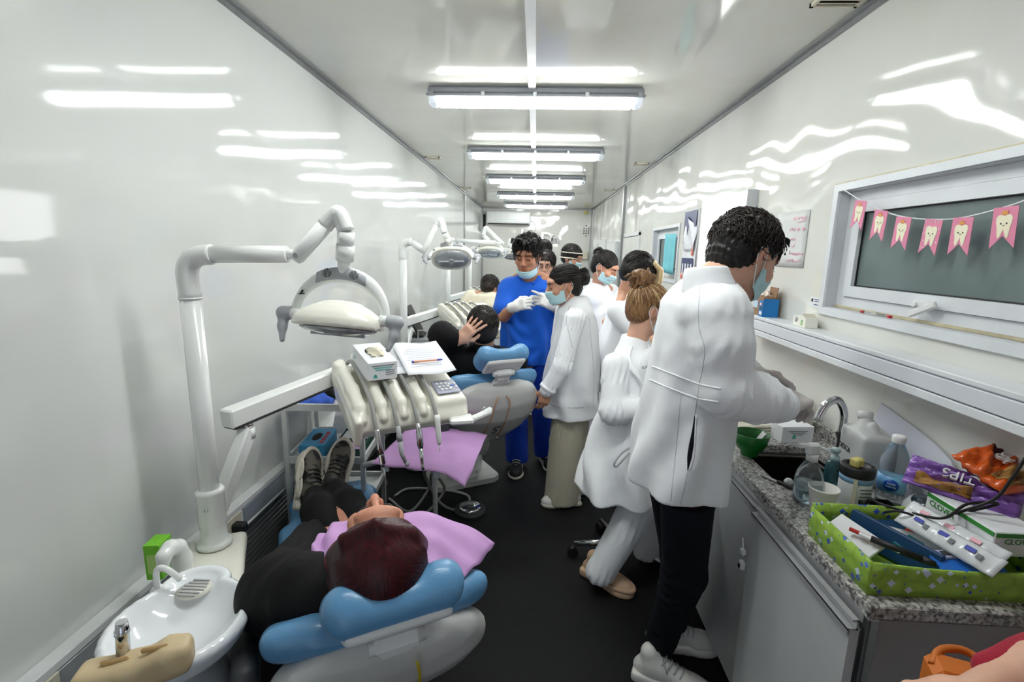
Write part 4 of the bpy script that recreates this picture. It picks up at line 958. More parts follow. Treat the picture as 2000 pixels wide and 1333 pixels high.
class Person:
    def __init__(P, label, loc, skin):
        P.T = thing('person', label, 'person', (loc[0], loc[1], 0)); P.skin = skin; P.parts = []; P.head = None
    def core(P, chains, h=.011):
        """hidden parts of the body: list of (points, radii)"""
        pts = np.array([V(p) for c in chains for p in c[0]]); s = SDF(pts.min(0)-.2, pts.max(0)+.2, h)
        for c, r in chains: s.chain(c, r, k=.03)
        s.half((0, 0, .012), (0, 0, -1))
        P.parts.append(s.arrays())
    def addhead(P, c, R, neck, sc=1.0, nr=.054, h=.0036):
        P.hc, P.hR, P.hs = V(c), R, sc; P.parts.append(head_sdf(c, R, neck, nr, h, sc).arrays())
    def addhand(P, *a, **k): P.parts.append(hand_sdf(*a, **k).arrays())
    def addsdf(P, s): P.parts.append(s.arrays())
    def finish(P, lips=True, brow=(.25, .2, .2), stubble=None):
        me = np_mesh('body', *join_arrays(*P.parts)); tint_mesh(me, P.hc if P.head is None else P.head, P.hR, P.hs, lips, brow, stubble)
        P.body = obj('body', me, P.skin, P.T, world=True); return P.body
    def wear(P, name, s, m, relax=1, label=None):
        return obj(name, s.mesh(name, relax) if isinstance(s, SDF) else s, m, P.T, label, world=True)
    def L(P, x, y, z): return P.hc+P.hR@(V(x, y, z)*P.hs)
    def hair_cap(P, m, hairline=(0, .075, .052), hn=(0, .86, -.5), fat=1.0, nape=-.075, tilt=0, tufts=0, tl=.03, seed=1, tr=.006, back=1.0, h=.0045, wave=.0015, extra=None, name='hair', side_cut=None, flow=(0, .3, -.4), tufts_front=1.0):
        c, R, sc = P.hc, P.hR, P.hs; s = SDF(c-.24*sc, c+.24*sc, h); L = P.L
        s.ell(L(0, -.016, .034), V(.083*fat, .1035*back, .092*fat)*sc, R, 0)
        s.ell(L(0, -.05, -.02), V(.07*fat, .062*back, .07)*sc, R, .03)
        s.half(L(*hairline), R@V(hn))
        s.half(L(0, 0, nape), -R[:, 2]+R[:, 1]*.25)
        # leave the ears free
        for x in (-1, 1): s.ell(L(x*.085, .012, -.022), V(.03, .034, .042)*sc, R, .008, 's')
        rng = random.Random(seed)
        for i in range(tufts):
            a = rng.uniform(0, 2*PI); el = rng.uniform(-.12, 1.45); v = V(math.cos(a)*math.cos(el), math.sin(a)*math.cos(el), math.sin(el))
            p = V(0, -.016, .034)+v*V(.08*fat, .1*back, .088*fat)
            if p[2] < nape+.03 or (p-V(hairline)).dot(V(hn)) > -.004: continue
            if abs(p[0]) > .05 and p[1] > -.05 and p[2] < .0: continue
            tg = V(flow)+V(rng.gauss(0, .35), rng.gauss(0, .35), rng.gauss(0, .35)); tg = norm(tg-v*v.dot(tg)); d = norm(tg+v*rng.uniform(.15, .6))
            ll = tl*rng.uniform(.6, 1.3)
            p2 = p+d*ll*.6; p3 = p2+norm(d+tg*.5-v*.3)*ll*.5
            s.chain([L(*(p-v*.004)), L(*p2), L(*p3)], [tr*sc, tr*.7*sc, tr*.25*sc], k=.005)
        if extra: extra(s)
        if wave: s.disp(lambda x, y, z: wave*np.sin((x-c[0])*260+9*np.sin((z-c[2])*30)+(y-c[1])*120)+wave*.7*np.sin((y-c[1])*310+(z-c[2])*40+5*np.sin((x-c[0])*40)))
        return P.wear(name, s, m)
    def strands(P, m, hair, n=900, ln=.07, r=.0016, target=None, flow=(0, -.4, -.5), curl=.25, seed=1, hairline=(0, .075, .052), hn=(0, .86, -.5), fat=1.0, back=1.0, nape=-.07, lift=.1, wob=.0, steps=7, ce=(0, -.016, .034), ra=(.083, .1035, .092), part=False, earz=.012):
        """fine locks laid over the hair: they run to target (a bun) or along flow, hugging the head"""
        rng = np.random.default_rng(seed); c0 = V(ce); rad = V(ra)*V(fat, back, fat)
        v = rng.normal(size=(n*8, 3)); v /= np.linalg.norm(v, axis=1, keepdims=True); p = c0+v*rad
        ok = (p[:, 2] > nape+.01) & ((p-V(hairline))@V(hn) < -.003) & ~((np.abs(p[:, 0]) > .05) & (p[:, 1] > -.035) & (p[:, 2] < earz))
        q = p[ok][:n]; n = len(q); L_ = ln*rng.uniform(.6, 1.25, (n, 1)); ph = rng.uniform(0, 6.28, (n, 1)); fr = rng.normal(size=(n, 3))*curl; rr = r*rng.uniform(.7, 1.4, (n, 1)); lf = lift*rng.uniform(.2, 1.0, (n, 1))
        un = lambda x: x/(np.linalg.norm(x, axis=1, keepdims=True)+1e-9)
        prof = [1.0, 1.15]+[1.0]*(steps-4)+[.7, .2]; vs = np.zeros((n, steps, 4, 3))
        for i in range(steps):
            t = i/(steps-1); nn = un((q-c0)/rad**2); base = q+nn*(lf*L_*t+.0012)
            d = (V(target)-q) if target is not None else np.tile(V(flow), (n, 1))+fr
            if part: d = np.stack([np.sign(q[:, 0]+1e-6)*.9, np.full(n, -.35), np.full(n, -.55)], 1)+fr*.4
            d = d+np.cross(nn, d)*wob*np.sin(ph+t*7)
            d = un(d-nn*(nn*d).sum(1, keepdims=True)); sd = np.cross(nn, d)
            for j, (cs, sn) in enumerate(((1, 0), (0, 1), (-1, 0), (0, -1))): vs[:, i, j] = base+rr*prof[i]*(sd*cs+nn*sn)
            q = q+d*L_/(steps-1); q = c0+(q-c0)/np.linalg.norm((q-c0)/rad, axis=1, keepdims=True)
        W = P.hc+(vs.reshape(-1, 3)*P.hs)@P.hR.T
        idx = np.arange(n*steps*4).reshape(n, steps, 4); fs = [np.stack([idx[:, :-1, j], idx[:, :-1, (j+1) % 4], idx[:, 1:, (j+1) % 4], idx[:, 1:, j]], -1).reshape(-1, 4) for j in range(4)]
        mb = np_mesh('hair_lock', W, np.concatenate(fs), relax=0)
        return obj('hair_lock', mb, m, hair)
    def brows(P, m):
        for x in (-1, 1):
            mb = MB().tube([P.L(x*.016, .101, .0245), P.L(x*.03, .099, .0285), P.L(x*.046, .088, .026)], [.003, .0034, .0018], 6); P.wear('eyebrow', mb.mesh('eyebrow'), m)
    def eyes(P, closed=True):
        for x in (-1, 1):
            pts = [P.L(x*(.031+dx), .0958-abs(dx)*.35, -.001-.0025+abs(dx)*.12) for dx in np.linspace(-.014, .014, 7)]
            P.wear('eyelash', MB().tube(pts, .0013, 5).mesh('eyelash'), M_eye)
    def mask(P, m=None, low=0.0, w=1.0, loops=True):
        """pleated mask over nose and chin; low slides it to the chin"""
        m = m or M_mask; prof = [(-.028+.012, .120), (-.032, .128), (-.052, .121), (-.075, .112), (-.094, .107), (-.108, .090)]
        if low: prof = [(-.078, .112), (-.088, .114), (-.100, .112), (-.112, .106), (-.126, .094), (-.140, .07)]
        zs = [a for a, b in prof]; ys = [b for a, b in prof]
        def fn(u, v):
            th = (u-.5)*2*1.22; t = v*(len(zs)-1); i = min(int(t), len(zs)-2); f = t-i
            z = zs[i]*(1-f)+zs[i+1]*f; y0 = ys[i]*(1-f)+ys[i+1]*f
            x = .069*w*math.sin(th)/math.sin(1.22); e = abs(u-.5)*2
            y = y0-(y0-.012)*(1-math.cos(th))/(1-math.cos(1.22))*.92
            pl = .0016*math.sin(v*3*2*PI)*(1-e**3)
            zz = z+(-.055-z)*e**2*.30-(.012 if low else 0)*e*0
            return P.L(x, y+pl, zz)
        mk = P.wear('face_mask', MB().grid(fn, 22, 18, .0022).mesh('face_mask'), m)
        if loops:
            for x in (-1, 1):
                e0 = fn(.5+x*.5, .06); e1 = fn(.5+x*.5, .92); o = MB().tube(bez([e0, P.L(x*.080, .0, .01), P.L(x*.083, -.022, .022), P.L(x*.084, -.034, -.008), P.L(x*.081, -.02, -.035), e1], 6), .0016, 6)
                lo = obj('ear_loop', o, M_loop, mk)
        return mk
from mathutils.bvhtree import BVHTree
class Surf:
    """finds points on a garment seen in given directions, for stitching seams onto its surface"""
    def __init__(s, me):
        s.t = BVHTree.FromPolygons([v.co.copy() for v in me.vertices], [tuple(p.vertices) for p in me.polygons])
    def pts(s, pl, n=5, push=.0008):
        out = []
        for q in bez([(x, y, 0) for x, y in pl], n):
            d = Vector(ray(q[0], q[1])).normalized(); h = s.t.ray_cast(Vector(CAMC), d)
            if h[0] is not None: out.append(np.array(h[0])+np.array(h[1])*push)
        return out
    def seam(s, pl, r, m, parent, name='seam', n=5, push=.0, rr=None):
        p = s.pts(pl, n, push)
        if len(p) < 3: return None
        return obj(name, MB().tube(p, r if rr is None else list(np.interp(np.linspace(0, 1, len(p)), np.linspace(0, 1, len(rr)), rr)), 6), m, parent)
def cloth_sdf(pts, pad, h): a = np.array([V(p) for p in pts]); return SDF(a.min(0)-pad, a.max(0)+pad, h)
def shoe(P, heel, toe, m, msole, ln=.27, w=.047, hgt=.075, name='shoe', laces=None, h=.006, chunky=0, nrm=(0, 0, 1), tongue=True):
    """shoe from heel point to toe point (points on the sole)"""
    heel = V(heel); d = norm(V(toe)-heel); up = norm(V(nrm)-d*d.dot(V(nrm))); r = np.cross(d, up); R = np.stack([r, d, up], 1); c = heel
    Q = lambda x, y, z: c+R@V(x, y, z)
    s = SDF(Q(0, ln/2, .05)-ln*.75, Q(0, ln/2, .05)+ln*.75, h)
    s.ell(Q(0, .06, hgt*.62), (w*.82, .07, hgt*.62), R, 0).ell(Q(0, ln*.74, .03), (w, ln*.27, .042), R, .03).cone(Q(0, .08, hgt), Q(0, ln*.68, .04), .036, .034, .03).cone(Q(0, .055, hgt), Q(0, .05, hgt+.035), .038, .036, .02)
    s.half(Q(0, 0, .018+chunky), -up)
    u = P.wear(name, s, m)
    s = SDF(Q(0, ln/2, .05)-ln*.75, Q(0, ln/2, .05)+ln*.75, h)
    s.box(Q(0, .072, .016+chunky/2), (w*.95, .082, .016+chunky/2), R, .014, 0).ell(Q(0, ln*.72, .014), (w*1.16, ln*.30, .034+chunky/2), R, .02)
    s.half(Q(0, 0, .0), -up).half(Q(0, 0, .030+chunky), up)
    obj('sole', s.mesh('sole'), msole, u)
    if chunky > .012:
        obj('midsole', MB().tube([Q(w*(1.08 if t > 0 else .95)*math.cos(a), ln*.5+ln*.5*math.sin(a), .03+chunky*.6) for a in np.linspace(0, 2*PI, 30, endpoint=False) for t in [math.sin(a)]], .0125, 8, closed=True), msole, u)
        obj('toe_panel', MB().grid(lambda i, j: Q((i-.5)*2*w*.62, ln*(.80+.12*j), .068-.022*j-.03*abs(i-.5)**2*4), 6, 3, .006), mat('olive_grey_mesh', rgb(92, 88, 76), .7, 0, .1, 60), u)
    if laces is not None:
        mb = MB()
        for i in range(5):
            y = ln*(.36+.075*i); z = hgt*(1.02-.125*i)+.034
            mb.tube(bez([Q(-.03, y, z-.012), Q(0, y+.006, z+.004), Q(.03, y-.004, z-.012)], 4), .0032, 6)
        mb.tube(bez([Q(0, ln*.34, hgt+.028), Q(.03, ln*.36, hgt+.036), Q(.045, ln*.42, hgt+.01)], 4), .003, 6).tube(bez([Q(0, ln*.34, hgt+.028), Q(-.03, ln*.33, hgt+.036), Q(-.048, ln*.4, hgt+.006)], 4), .003, 6)
        obj('lace', mb, laces, u)
    return u, Q
# ================================================================= people
at = lambda px, py, Y: ony(px, py, Y)
# ---------------------------------------------------------------- man in white coat at the sink
def man_coat():
    P = Person('man in long white coat, blue mask and grey gloves working at the sink counter', (.52, 1.6), SK_light)
    f = norm(V(.97, .20, 0)); yaw = math.atan2(f[1], f[0])-PI/2; Rb = rot('Z', yaw)         # body frame: y = facing
    hc = at(1452, 500, 1.50); hR = tri(norm(V(.86, .38, 0))*.9+V(.0, .0, -.5), (.2, .12, 1)); nk = at(1392, 552, 1.47)
    shR = at(1402, 606, 1.36); elR = at(1424, 762, 1.34); wrR = at(1526, 792, 1.43)
    shL = shR+V(.02, .31, 0); elL = at(1420, 700, 1.72); wrL = at(1462, 728, 1.62)
    hip = at(1322, 830, 1.56); hR_, hL_ = hip+Rb@V(.085, 0, 0), hip+Rb@V(-.085, 0, 0)
    anR, knR = onz(1287, 1262, .11), at(1336, 1120, 1.55); anL, knL = onz(1316, 1215, .11), at(1330, 1090, 1.72)
    P.core([([nk, at(1370, 640, 1.5), hip], [.045, .1, .1]), ([nk, shR, elR, wrR], [.04, .045, .035, .025]), ([nk, shL, elL, wrL], [.04, .045, .035, .025]),
            ([hip, hR_, knR, anR], [.07, .06, .045, .034]), ([hip, hL_, knL, anL], [.07, .06, .045, .034])])
    P.addhead(hc, hR, nk, 1.0, .056, .003)
    P.finish(brow=(.3, .25, .25), stubble=(.74, .68, .66))
    P.brows(HR_black); P.eyes()
    def ex(s):
        rng = random.Random(5)
        for i in range(14):   # fringe falling over the forehead
            x = rng.uniform(-.07, .07); a = V(x, .06+rng.uniform(-.02, .01), .1+rng.uniform(-.02, .01)); b = a+V(rng.uniform(-.02, .02), .04, -.005); c = b+V(rng.uniform(-.015, .015), rng.uniform(.0, .02), -rng.uniform(.02, .055))
            s.chain([P.L(*a), P.L(*b), P.L(*c)], [.0045, .0035, .0012], k=.004)
        for i in range(0):   # hair grown down the nape
            x = rng.uniform(-.055, .055); a = V(x, -.085, -.02+rng.uniform(-.02, .03)); b = a+V(0, -.012, -.03); c = b+V(rng.uniform(-.008, .008), -.005, -.025)
            s.chain([P.L(*a), P.L(*b), P.L(*c)], [.008, .006, .002], k=.006)
    hr = P.hair_cap(HR_black, hairline=(0, .072, .06), hn=(0, .9, -.42), fat=1.02, back=1.0, nape=-.085, tufts=60, tl=.022, seed=3, tr=.008, h=.0036, extra=ex, flow=(0, .35, -.3))
    P.strands(HR_dbrown, hr, 1700, .062, .0017, None, (0, .2, -.6), .55, 3, (0, .072, .06), (0, .9, -.42), 1.03, 1.01, -.085, .2, .6, earz=.06)
    P.mask()
    # gloves
    gl = hand_sdf(wrR, at(1558, 782, 1.46)-wrR, (0, .25, -1), 'R', (.9, .95, 1.0, 1.0), .9, 1.02, .0034, 1.12, fore=wrR-norm(at(1558, 782, 1.46)-wrR)*.05, fr=.034)
    P.wear('glove', gl, M_glove_g)
    gd = at(1500, 722, 1.60)-wrL
    gl = hand_sdf(wrL, gd+V(.02, -.02, -.02), (-.1, -.5, -1), 'L', (.55, .6, .7, .8), .6, 1.02, .0034, 1.12, fore=wrL-norm(gd)*.05, fr=.034)
    P.wear('glove', gl, M_glove_g)
    # coat: torso and skirt
    ctr = lambda px, py, Y: (lambda q: (q[2], q[0], q[1]))(at(px, py, Y))
    st = []
    for (px, py, Y, rl, rf) in ((1315, 1012, 1.56, .185, .152), (1322, 900, 1.56, .18, .145), (1338, 800, 1.55, .165, .130), (1352, 730, 1.54, .165, .122), (1367, 650, 1.52, .175, .118), (1374, 595, 1.51, .18, .104), (1380, 566, 1.50, .14, .082), (1386, 545, 1.49, .08, .064)):
        q = at(px, py, Y); l = Rb.T@V(q[0], q[1], 0); st.append((q[2], l[0], l[1], rl, rf))
    s = cloth_sdf([at(1318, 1060, 1.5), at(1388, 500, 1.48), shR, shL, elR, wrR, elL, wrL], .3, .0065)
    s.loft(st, Rb, (0, 0, 0), 2.4, 0, wr=.013, wn=6, ph=.8, wz=.0012)
    # slanting hem: cut by a plane
    s.half(at(1225, 966, 1.45), V(0, 0, -1)+norm(at(1225, 966, 1.45)-at(1405, 1046, 1.5))*-.0)
    s.chain([shR+V(-.03, .05, .0), shR+V(0, .02, -.012), shR*.55+elR*.45, elR], [.05, .064, .068, .07], k=.045, wr=.0025, wl=.12, ph=1)
    s.chain([elR, elR*.45+wrR*.55, wrR], [.074, .066, .05], k=.03, wr=.009, wl=.06, ph=2)
    s.cone(elR+V(.01, 0, -.012), elR+V(.035, 0, -.03), .058, .05, .03)
    s.chain([shL, elL, wrL], [.07, .06, .046], k=.04, wr=.004, wl=.06, ph=4)
    s.half(at(1404, 1046, 1.5), (-.26, 0, -1))
    coat = P.wear('white_coat', s, CL_white, 2)
    # collar stand
    cs = SDF(nk-.16, nk+.16, .005); ax = norm(hc-nk); Rc = tri(f, ax)
    cs.loft([(-.035, 0, -.006, .084, .084), (.02, 0, -.012, .074, .074), (.042, 0, -.012, .071, .07)], Rc, nk, 2, 0).loft([(-.06, 0, .01, .066, .066), (.07, 0, .012, .064, .066)], Rc, nk, 2, .006, 's')
    cs.half(nk+Rc@V(0, .052, 0), Rc[:, 1])
    obj('collar', cs.mesh('collar'), CL_white, coat)
    # seams, half belt, pocket slit
    S_ = Surf(coat.data)
    for pl in ([(1274, 716), (1320, 734), (1366, 751), (1408, 760)], [(1268, 742), (1316, 762), (1363, 779), (1404, 786)]): S_.seam(pl, .0034, CL_white, coat, 'belt_edge', 6, -.001)
    for pl in ([(1372, 530), (1366, 580), (1365, 635), (1376, 680), (1373, 715), (1366, 750)], [(1366, 752), (1361, 785), (1357, 810)], [(1343, 920), (1335, 962), (1322, 1012)], [(1232, 956), (1280, 990), (1330, 1012), (1398, 1026)], [(1330, 770), (1322, 860), (1310, 980)]): S_.seam(pl, .0016, CL_seam, coat, 'seam', 6, -.0006)
    S_.seam([(1357, 812), (1353, 850), (1348, 885), (1343, 920)], .004, CL_jean, coat, 'pocket_slit', 6, .0, [.001, .0035, .007, .007, .001]); S_.seam([(1360, 812), (1358, 850), (1355, 890), (1346, 920)], .003, CL_white, coat, 'pocket_edge', 6)
    S_.seam([(1300, 548), (1335, 562), (1368, 560)], .0016, CL_seam, coat, 'yoke_seam', 6, -.0006) if False else None
    # trousers
    s = cloth_sdf([hip, knR, anR, knL, anL], .16, .007)
    s.cone(hR_, knR, .098, .074, 0, wr=.003, wl=.05).cone(knR, anR, .073, .052, .02, wr=.006, wl=.045, ph=1); s.cone(hL_, knL, .098, .074, .03, wr=.003, wl=.05).cone(knL, anL, .073, .052, .02, wr=.006, wl=.045, ph=3)
    s.half(V(0, 0, .80), (0, 0, 1)); s.half(onz(1300, 1250, .075), (0, 0, -1))
    P.wear('jeans', s, CL_jean)
    for an, heel, toe in ((anR, onz(1240, 1316, 0), onz(1330, 1350, 0)), (anL, onz(1268, 1262, 0), onz(1372, 1268, 0))):
        shoe(P, heel, toe, M_shoewht, M_shoewht, .285, .05, .08, laces=M_greypl, chunky=.012)
    return P
MAN = man_coat()

# ---------------------------------------------------------------- man in blue scrubs
def man_blue():
    P = Person('man in royal blue scrubs and white gloves, mask pulled under his chin', (-.03, 3.43), SK_tan)
    hc = at(1030, 499, 3.38); hR = tri((-.22, -.93, -.30), (-.04, -.25, 1)); nk = V(-.045, 3.44, 1.44)
    shL_, shR_ = at(987, 563, 3.45), at(1094, 563, 3.45)         # picture left / right
    e1, w1 = at(984, 617, 3.32), at(1004, 600, 3.19); e2, w2 = at(1104, 615, 3.34), at(1077, 596, 3.20)
    hip = V(-.03, 3.44, .86); aL, aR = onz(1010, 888, .10), onz(1066, 878, .10); kL, kR = (V(-.115, 3.42, .47)), (V(.09, 3.43, .47))
    P.core([([nk, V(-.04, 3.44, 1.2), hip], [.045, .11, .11]), ([nk, shL_], [.05, .05]), ([nk, shR_], [.05, .05]), ([hip, kL, aL], [.09, .055, .04]), ([hip, kR, aR], [.09, .055, .04])])
    s = cloth_sdf([shL_, e1, w1, shR_, e2, w2], .08, .006)
    s.chain([shL_, e1, w1], [.048, .042, .030], k=.02).chain([shR_, e2, w2], [.048, .042, .030], k=.02); P.addsdf(s)
    P.addhead(hc, hR, nk, 1.04, .056, .0042)
    P.finish(brow=(.2, .16, .16)); P.brows(HR_black); P.eyes()
    def ex(s):
        rng = random.Random(8)
        for i in range(34):
            x = rng.uniform(-.075, .075); a = V(x, .055+rng.uniform(-.03, .01), .105+rng.uniform(-.01, .015)); b = a+V(rng.uniform(-.02, .02), .035, .012); c = b+V(rng.uniform(-.02, .02), rng.uniform(.0, .02), -rng.uniform(.0, .045))
            s.chain([P.L(*a), P.L(*b), P.L(*c)], [.010, .008, .002], k=.006)
    hr = P.hair_cap(HR_black, hairline=(0, .08, .058), hn=(0, .88, -.46), fat=1.05, back=1.02, nape=-.06, tufts=40, tl=.03, seed=11, tr=.008, h=.004, extra=ex, flow=(0, .2, .3))
    P.strands(HR_black, hr, 900, .055, .002, None, (0, .35, .1), .5, 4, (0, .08, .058), (0, .88, -.46), 1.06, 1.03, -.06, .45, .3)
    P.mask(low=1)
    for w, e, tgt, sd, cu in ((w1, e1, at(1030, 592, 3.13), 'R', (.6, .7, .75, .8)), (w2, e2, at(1046, 580, 3.12), 'L', (.15, .6, .8, .85))):
        P.wear('glove', hand_sdf(w, tgt-w, (.1 if sd == 'R' else -.4, .85, -.3), sd, cu, .5, .98, .0036, 1.12, fore=w-norm(tgt-w)*.02, fr=.033), M_glove)
    # tunic
    s = cloth_sdf([shL_, shR_, e1, e2, (-.03, 3.44, .76), nk], .2, .008)
    s.loft([(.80, -.03, 3.44, .205, .135), (.95, -.03, 3.44, .198, .135), (1.1, -.035, 3.44, .195, .13), (1.25, -.04, 3.44, .205, .125), (1.34, -.042, 3.45, .2, .11), (1.405, -.045, 3.455, .13, .085), (1.445, -.045, 3.46, .075, .07)], None, (0, 0, 0), 2.4, 0, wr=.012, wn=7, ph=2.2, wz=.005)
    s.cone(shL_+V(.03, 0, 0), shL_*.25+e1*.75, .078, .078, .04, wr=.004, wl=.06).cone(shR_-V(.03, 0, 0), shR_*.25+e2*.75, .078, .078, .04, wr=.004, wl=.06, ph=2)
    # v neck
    s.cone(V(-.048, 3.335, 1.485), V(-.042, 3.322, 1.345), .085, .012, .006, 's').cone(nk+V(0, 0, .06), nk+V(0, -.05, .0), .062, .06, .006, 's')
    tu = P.wear('scrub_tunic', s, CL_blue, 2)
    S_ = Surf(tu.data)
    S_.seam([(1006, 523), (1024, 540), (1041, 556)], .006, CL_blue, tu, 'v_neck_trim', 5, .001); S_.seam([(1068, 523), (1056, 540), (1041, 556)], .006, CL_blue, tu, 'v_neck_trim', 5, .001)
    for pl in ([(1058, 566), (1058, 590), (1059, 606)], [(1058, 566), (1072, 567), (1086, 568)], [(1041, 557), (1036, 575), (1034, 590)]): S_.seam(pl, .002, CL_blue2, tu, 'seam', 4)
    P.wear('neck_skin_fold', MB().tube([V(-.045, 3.37, 1.40), V(-.045, 3.355, 1.37)], [.02, .008], 8).mesh('neck'), P.skin) if False else None
    s = cloth_sdf([hip, aL, aR], .2, .009)
    s.cone(hip+V(-.09, 0, -.02), kL, .115, .09, 0, wr=.003).cone(kL, aL+V(0, 0, -.03), .09, .085, .02, wr=.007, wl=.06); s.cone(hip+V(.09, 0, -.02), kR, .115, .09, .03, wr=.003).cone(kR, aR+V(0, 0, -.03), .09, .085, .02, wr=.007, wl=.06, ph=2)
    s.half(V(0, 0, .055), (0, 0, -1)).half((0, 0, .95), (0, 0, 1)); P.wear('scrub_trousers', s, CL_blue2)
    for an, d in ((aL, V(-.02, -1, 0)), (aR, V(.25, -1, 0))):
        h0 = V(an[0], an[1], 0)-norm(d)*.06; shoe(P, h0, h0+d, M_shoeblk, M_sole, .28, .05, .08, laces=M_whitepl, h=.008)
    return P
BLUE = man_blue()

# ---------------------------------------------------------------- woman in white jacket and beige trousers
def woman_two():
    P = Person('woman in white coat and wide beige trousers, dark hair in a bun', (.23, 2.97), SK_mid)
    f = norm(V(-.93, -.10, 0)); yaw = math.atan2(f[1], f[0])-PI/2; Rb = rot('Z', yaw)
    hc = at(1102, 557, 2.93); hR = tri(f+V(0, -.06, -.22), (-.2, 0, 1)); nk = V(.255, 2.97, 1.275)
    sh = at(1122, 622, 2.80); el = at(1098, 718, 2.74); wr = at(1068, 762, 2.74); sh2 = V(.26, 3.11, 1.2); el2 = V(.26, 3.14, .95); wr2 = V(.22, 3.1, .8)
    hip = V(.255, 2.97, .74); aN, aF = V(.20, 2.90, .1), V(.26, 3.05, .1)
    P.core([([nk, V(.26, 2.97, 1.05), hip], [.04, .1, .11]), ([nk, sh+V(0, .06, -.04), el, wr], [.035, .032, .03, .024]), ([nk, sh2, el2, wr2], [.04, .042, .034, .024]), ([hip, V(.22, 2.9, .42), aN], [.09, .055, .035]), ([hip, V(.26, 3.04, .42), aF], [.09, .055, .035])])
    P.addhand(wr, at(1060, 794, 2.75)-wr, (-.2, .9, 0), 'L', (.35, .4, .45, .5), .5, .92, .0034, fore=wr-(at(1060, 794, 2.75)-wr)*.3, fr=.027)
    P.addhead(hc, hR, nk, .98, .048, .004)
    P.finish(brow=(.25, .2, .2)); P.brows(HR_black); P.eyes()
    def ex(s):
        s.ell(P.L(0, -.118, .03), (.045, .04, .05), P.hR, .012)
        rng = random.Random(4)
        for i in range(30):
            a = rng.uniform(0, 2*PI); b = rng.uniform(0, 2*PI); c = V(0, -.122, .03)
            p = [c+V(.04*math.cos(a+t)*math.sin(b), .032*math.sin(a+t), .045*math.cos(a+t*1.1)*1.0) for t in np.linspace(0, 1.6, 5)]
            s.chain([P.L(*q) for q in p], [.009, .010, .010, .009, .004], k=.004)
    hr = P.hair_cap(HR_black, hairline=(0, .082, .052), hn=(0, .80, -.6), fat=1.0, nape=-.07, wave=.0006, extra=ex)
    P.strands(HR_soft, hr, 420, .09, .0024, (0, -.118, .03), curl=.15, seed=2, hairline=(0, .086, .05), hn=(0, .80, -.6), lift=.03)
    P.mask()
    P.wear('earring', MB().lathe([(0, -.006), (.006, 0), (0, .006)], P.L(-.08 if hR[:, 0][1] > 0 else .08, -.005, -.045), 10).mesh('earring'), M_gold)
    # jacket
    st = []
    for (px, py, rl, rf) in ((1112, 806, .19, .180), (1116, 740, .185, .170), (1122, 680, .17, .152), (1124, 640, .165, .135), (1122, 610, .165, .115), (1124, 590, .125, .09), (1126, 577, .08, .065)):
        q = at(px, py, 2.97); l = Rb.T@V(q[0], q[1], 0); st.append((q[2], l[0], l[1], rl, rf))
    s = cloth_sdf([at(1112, 815, 2.97), nk, sh, el, wr, sh2, el2, wr2], .22, .008)
    s.loft(st, Rb, (0, 0, 0), 2.3, 0, wr=.012, wn=6, ph=.3, wz=.002)
    s.chain([sh+V(0, .05, .0), sh+V(0, .02, -.01), el, wr], [.05, .06, .056, .046], k=.016, wr=.007, wl=.08, ph=1.3).chain([sh2, el2, wr2], [.066, .058, .047], k=.035)
    jk = P.wear('white_jacket', s, CL_white, 2)
    cs = SDF(nk-.15, nk+.15, .007); Rc = tri(f, norm(hc-nk)*.5+V(0, 0, 1)); cs.loft([(-.03, 0, -.01, .078, .078), (.035, 0, -.02, .062, .062)], Rc, nk, 2, 0).loft([(-.05, 0, .012, .056, .06), (.06, 0, .012, .056, .06)], Rc, nk, 2, .005, 's').half(nk+Rc@V(0, .04, 0), Rc[:, 1]); obj('collar', cs.mesh('collar'), CL_white, jk)
    S_ = Surf(jk.data)
    for pl in ([(1112, 598), (1106, 625), (1112, 655), (1118, 680)], [(1150, 612), (1156, 680), (1160, 740), (1158, 795)], [(1064, 786), (1110, 797), (1160, 794)]): S_.seam(pl, .0022, CL_seam, jk, 'seam', 5, -.0008)
    obj('cuff', MB().tube([wr+(el-wr)*.02, wr+(el-wr)*.14], .053, 16), CL_white, jk)
    s = cloth_sdf([hip, aN, aF], .25, .009)
    s.cone(V(.235, 2.93, .68), V(.215, 2.90, .03), .10, .112, 0, wr=.004, wl=.12).cone(V(.28, 3.03, .68), V(.28, 3.04, .03), .10, .108, .03, wr=.004, wl=.12, ph=2); s.half((0, 0, .018), (0, 0, -1)).half((0, 0, .72), (0, 0, 1))
    tr = P.wear('wide_trousers', s, CL_khaki, 2)
    obj('trouser_crease', MB().tube([at(1118, 812, 2.83), at(1128, 900, 2.81), at(1130, 965, 2.80)], .0025, 6), CL_khaki, tr) if False else None
    for a in (V(.31, 2.89, 0), V(.36, 3.04, 0)): shoe(P, a+V(.02, 0, 0), a+V(-.3, -.06, 0), M_shoewht, M_sole, .25, .045, .07, h=.008)
    return P
W2P = woman_two()

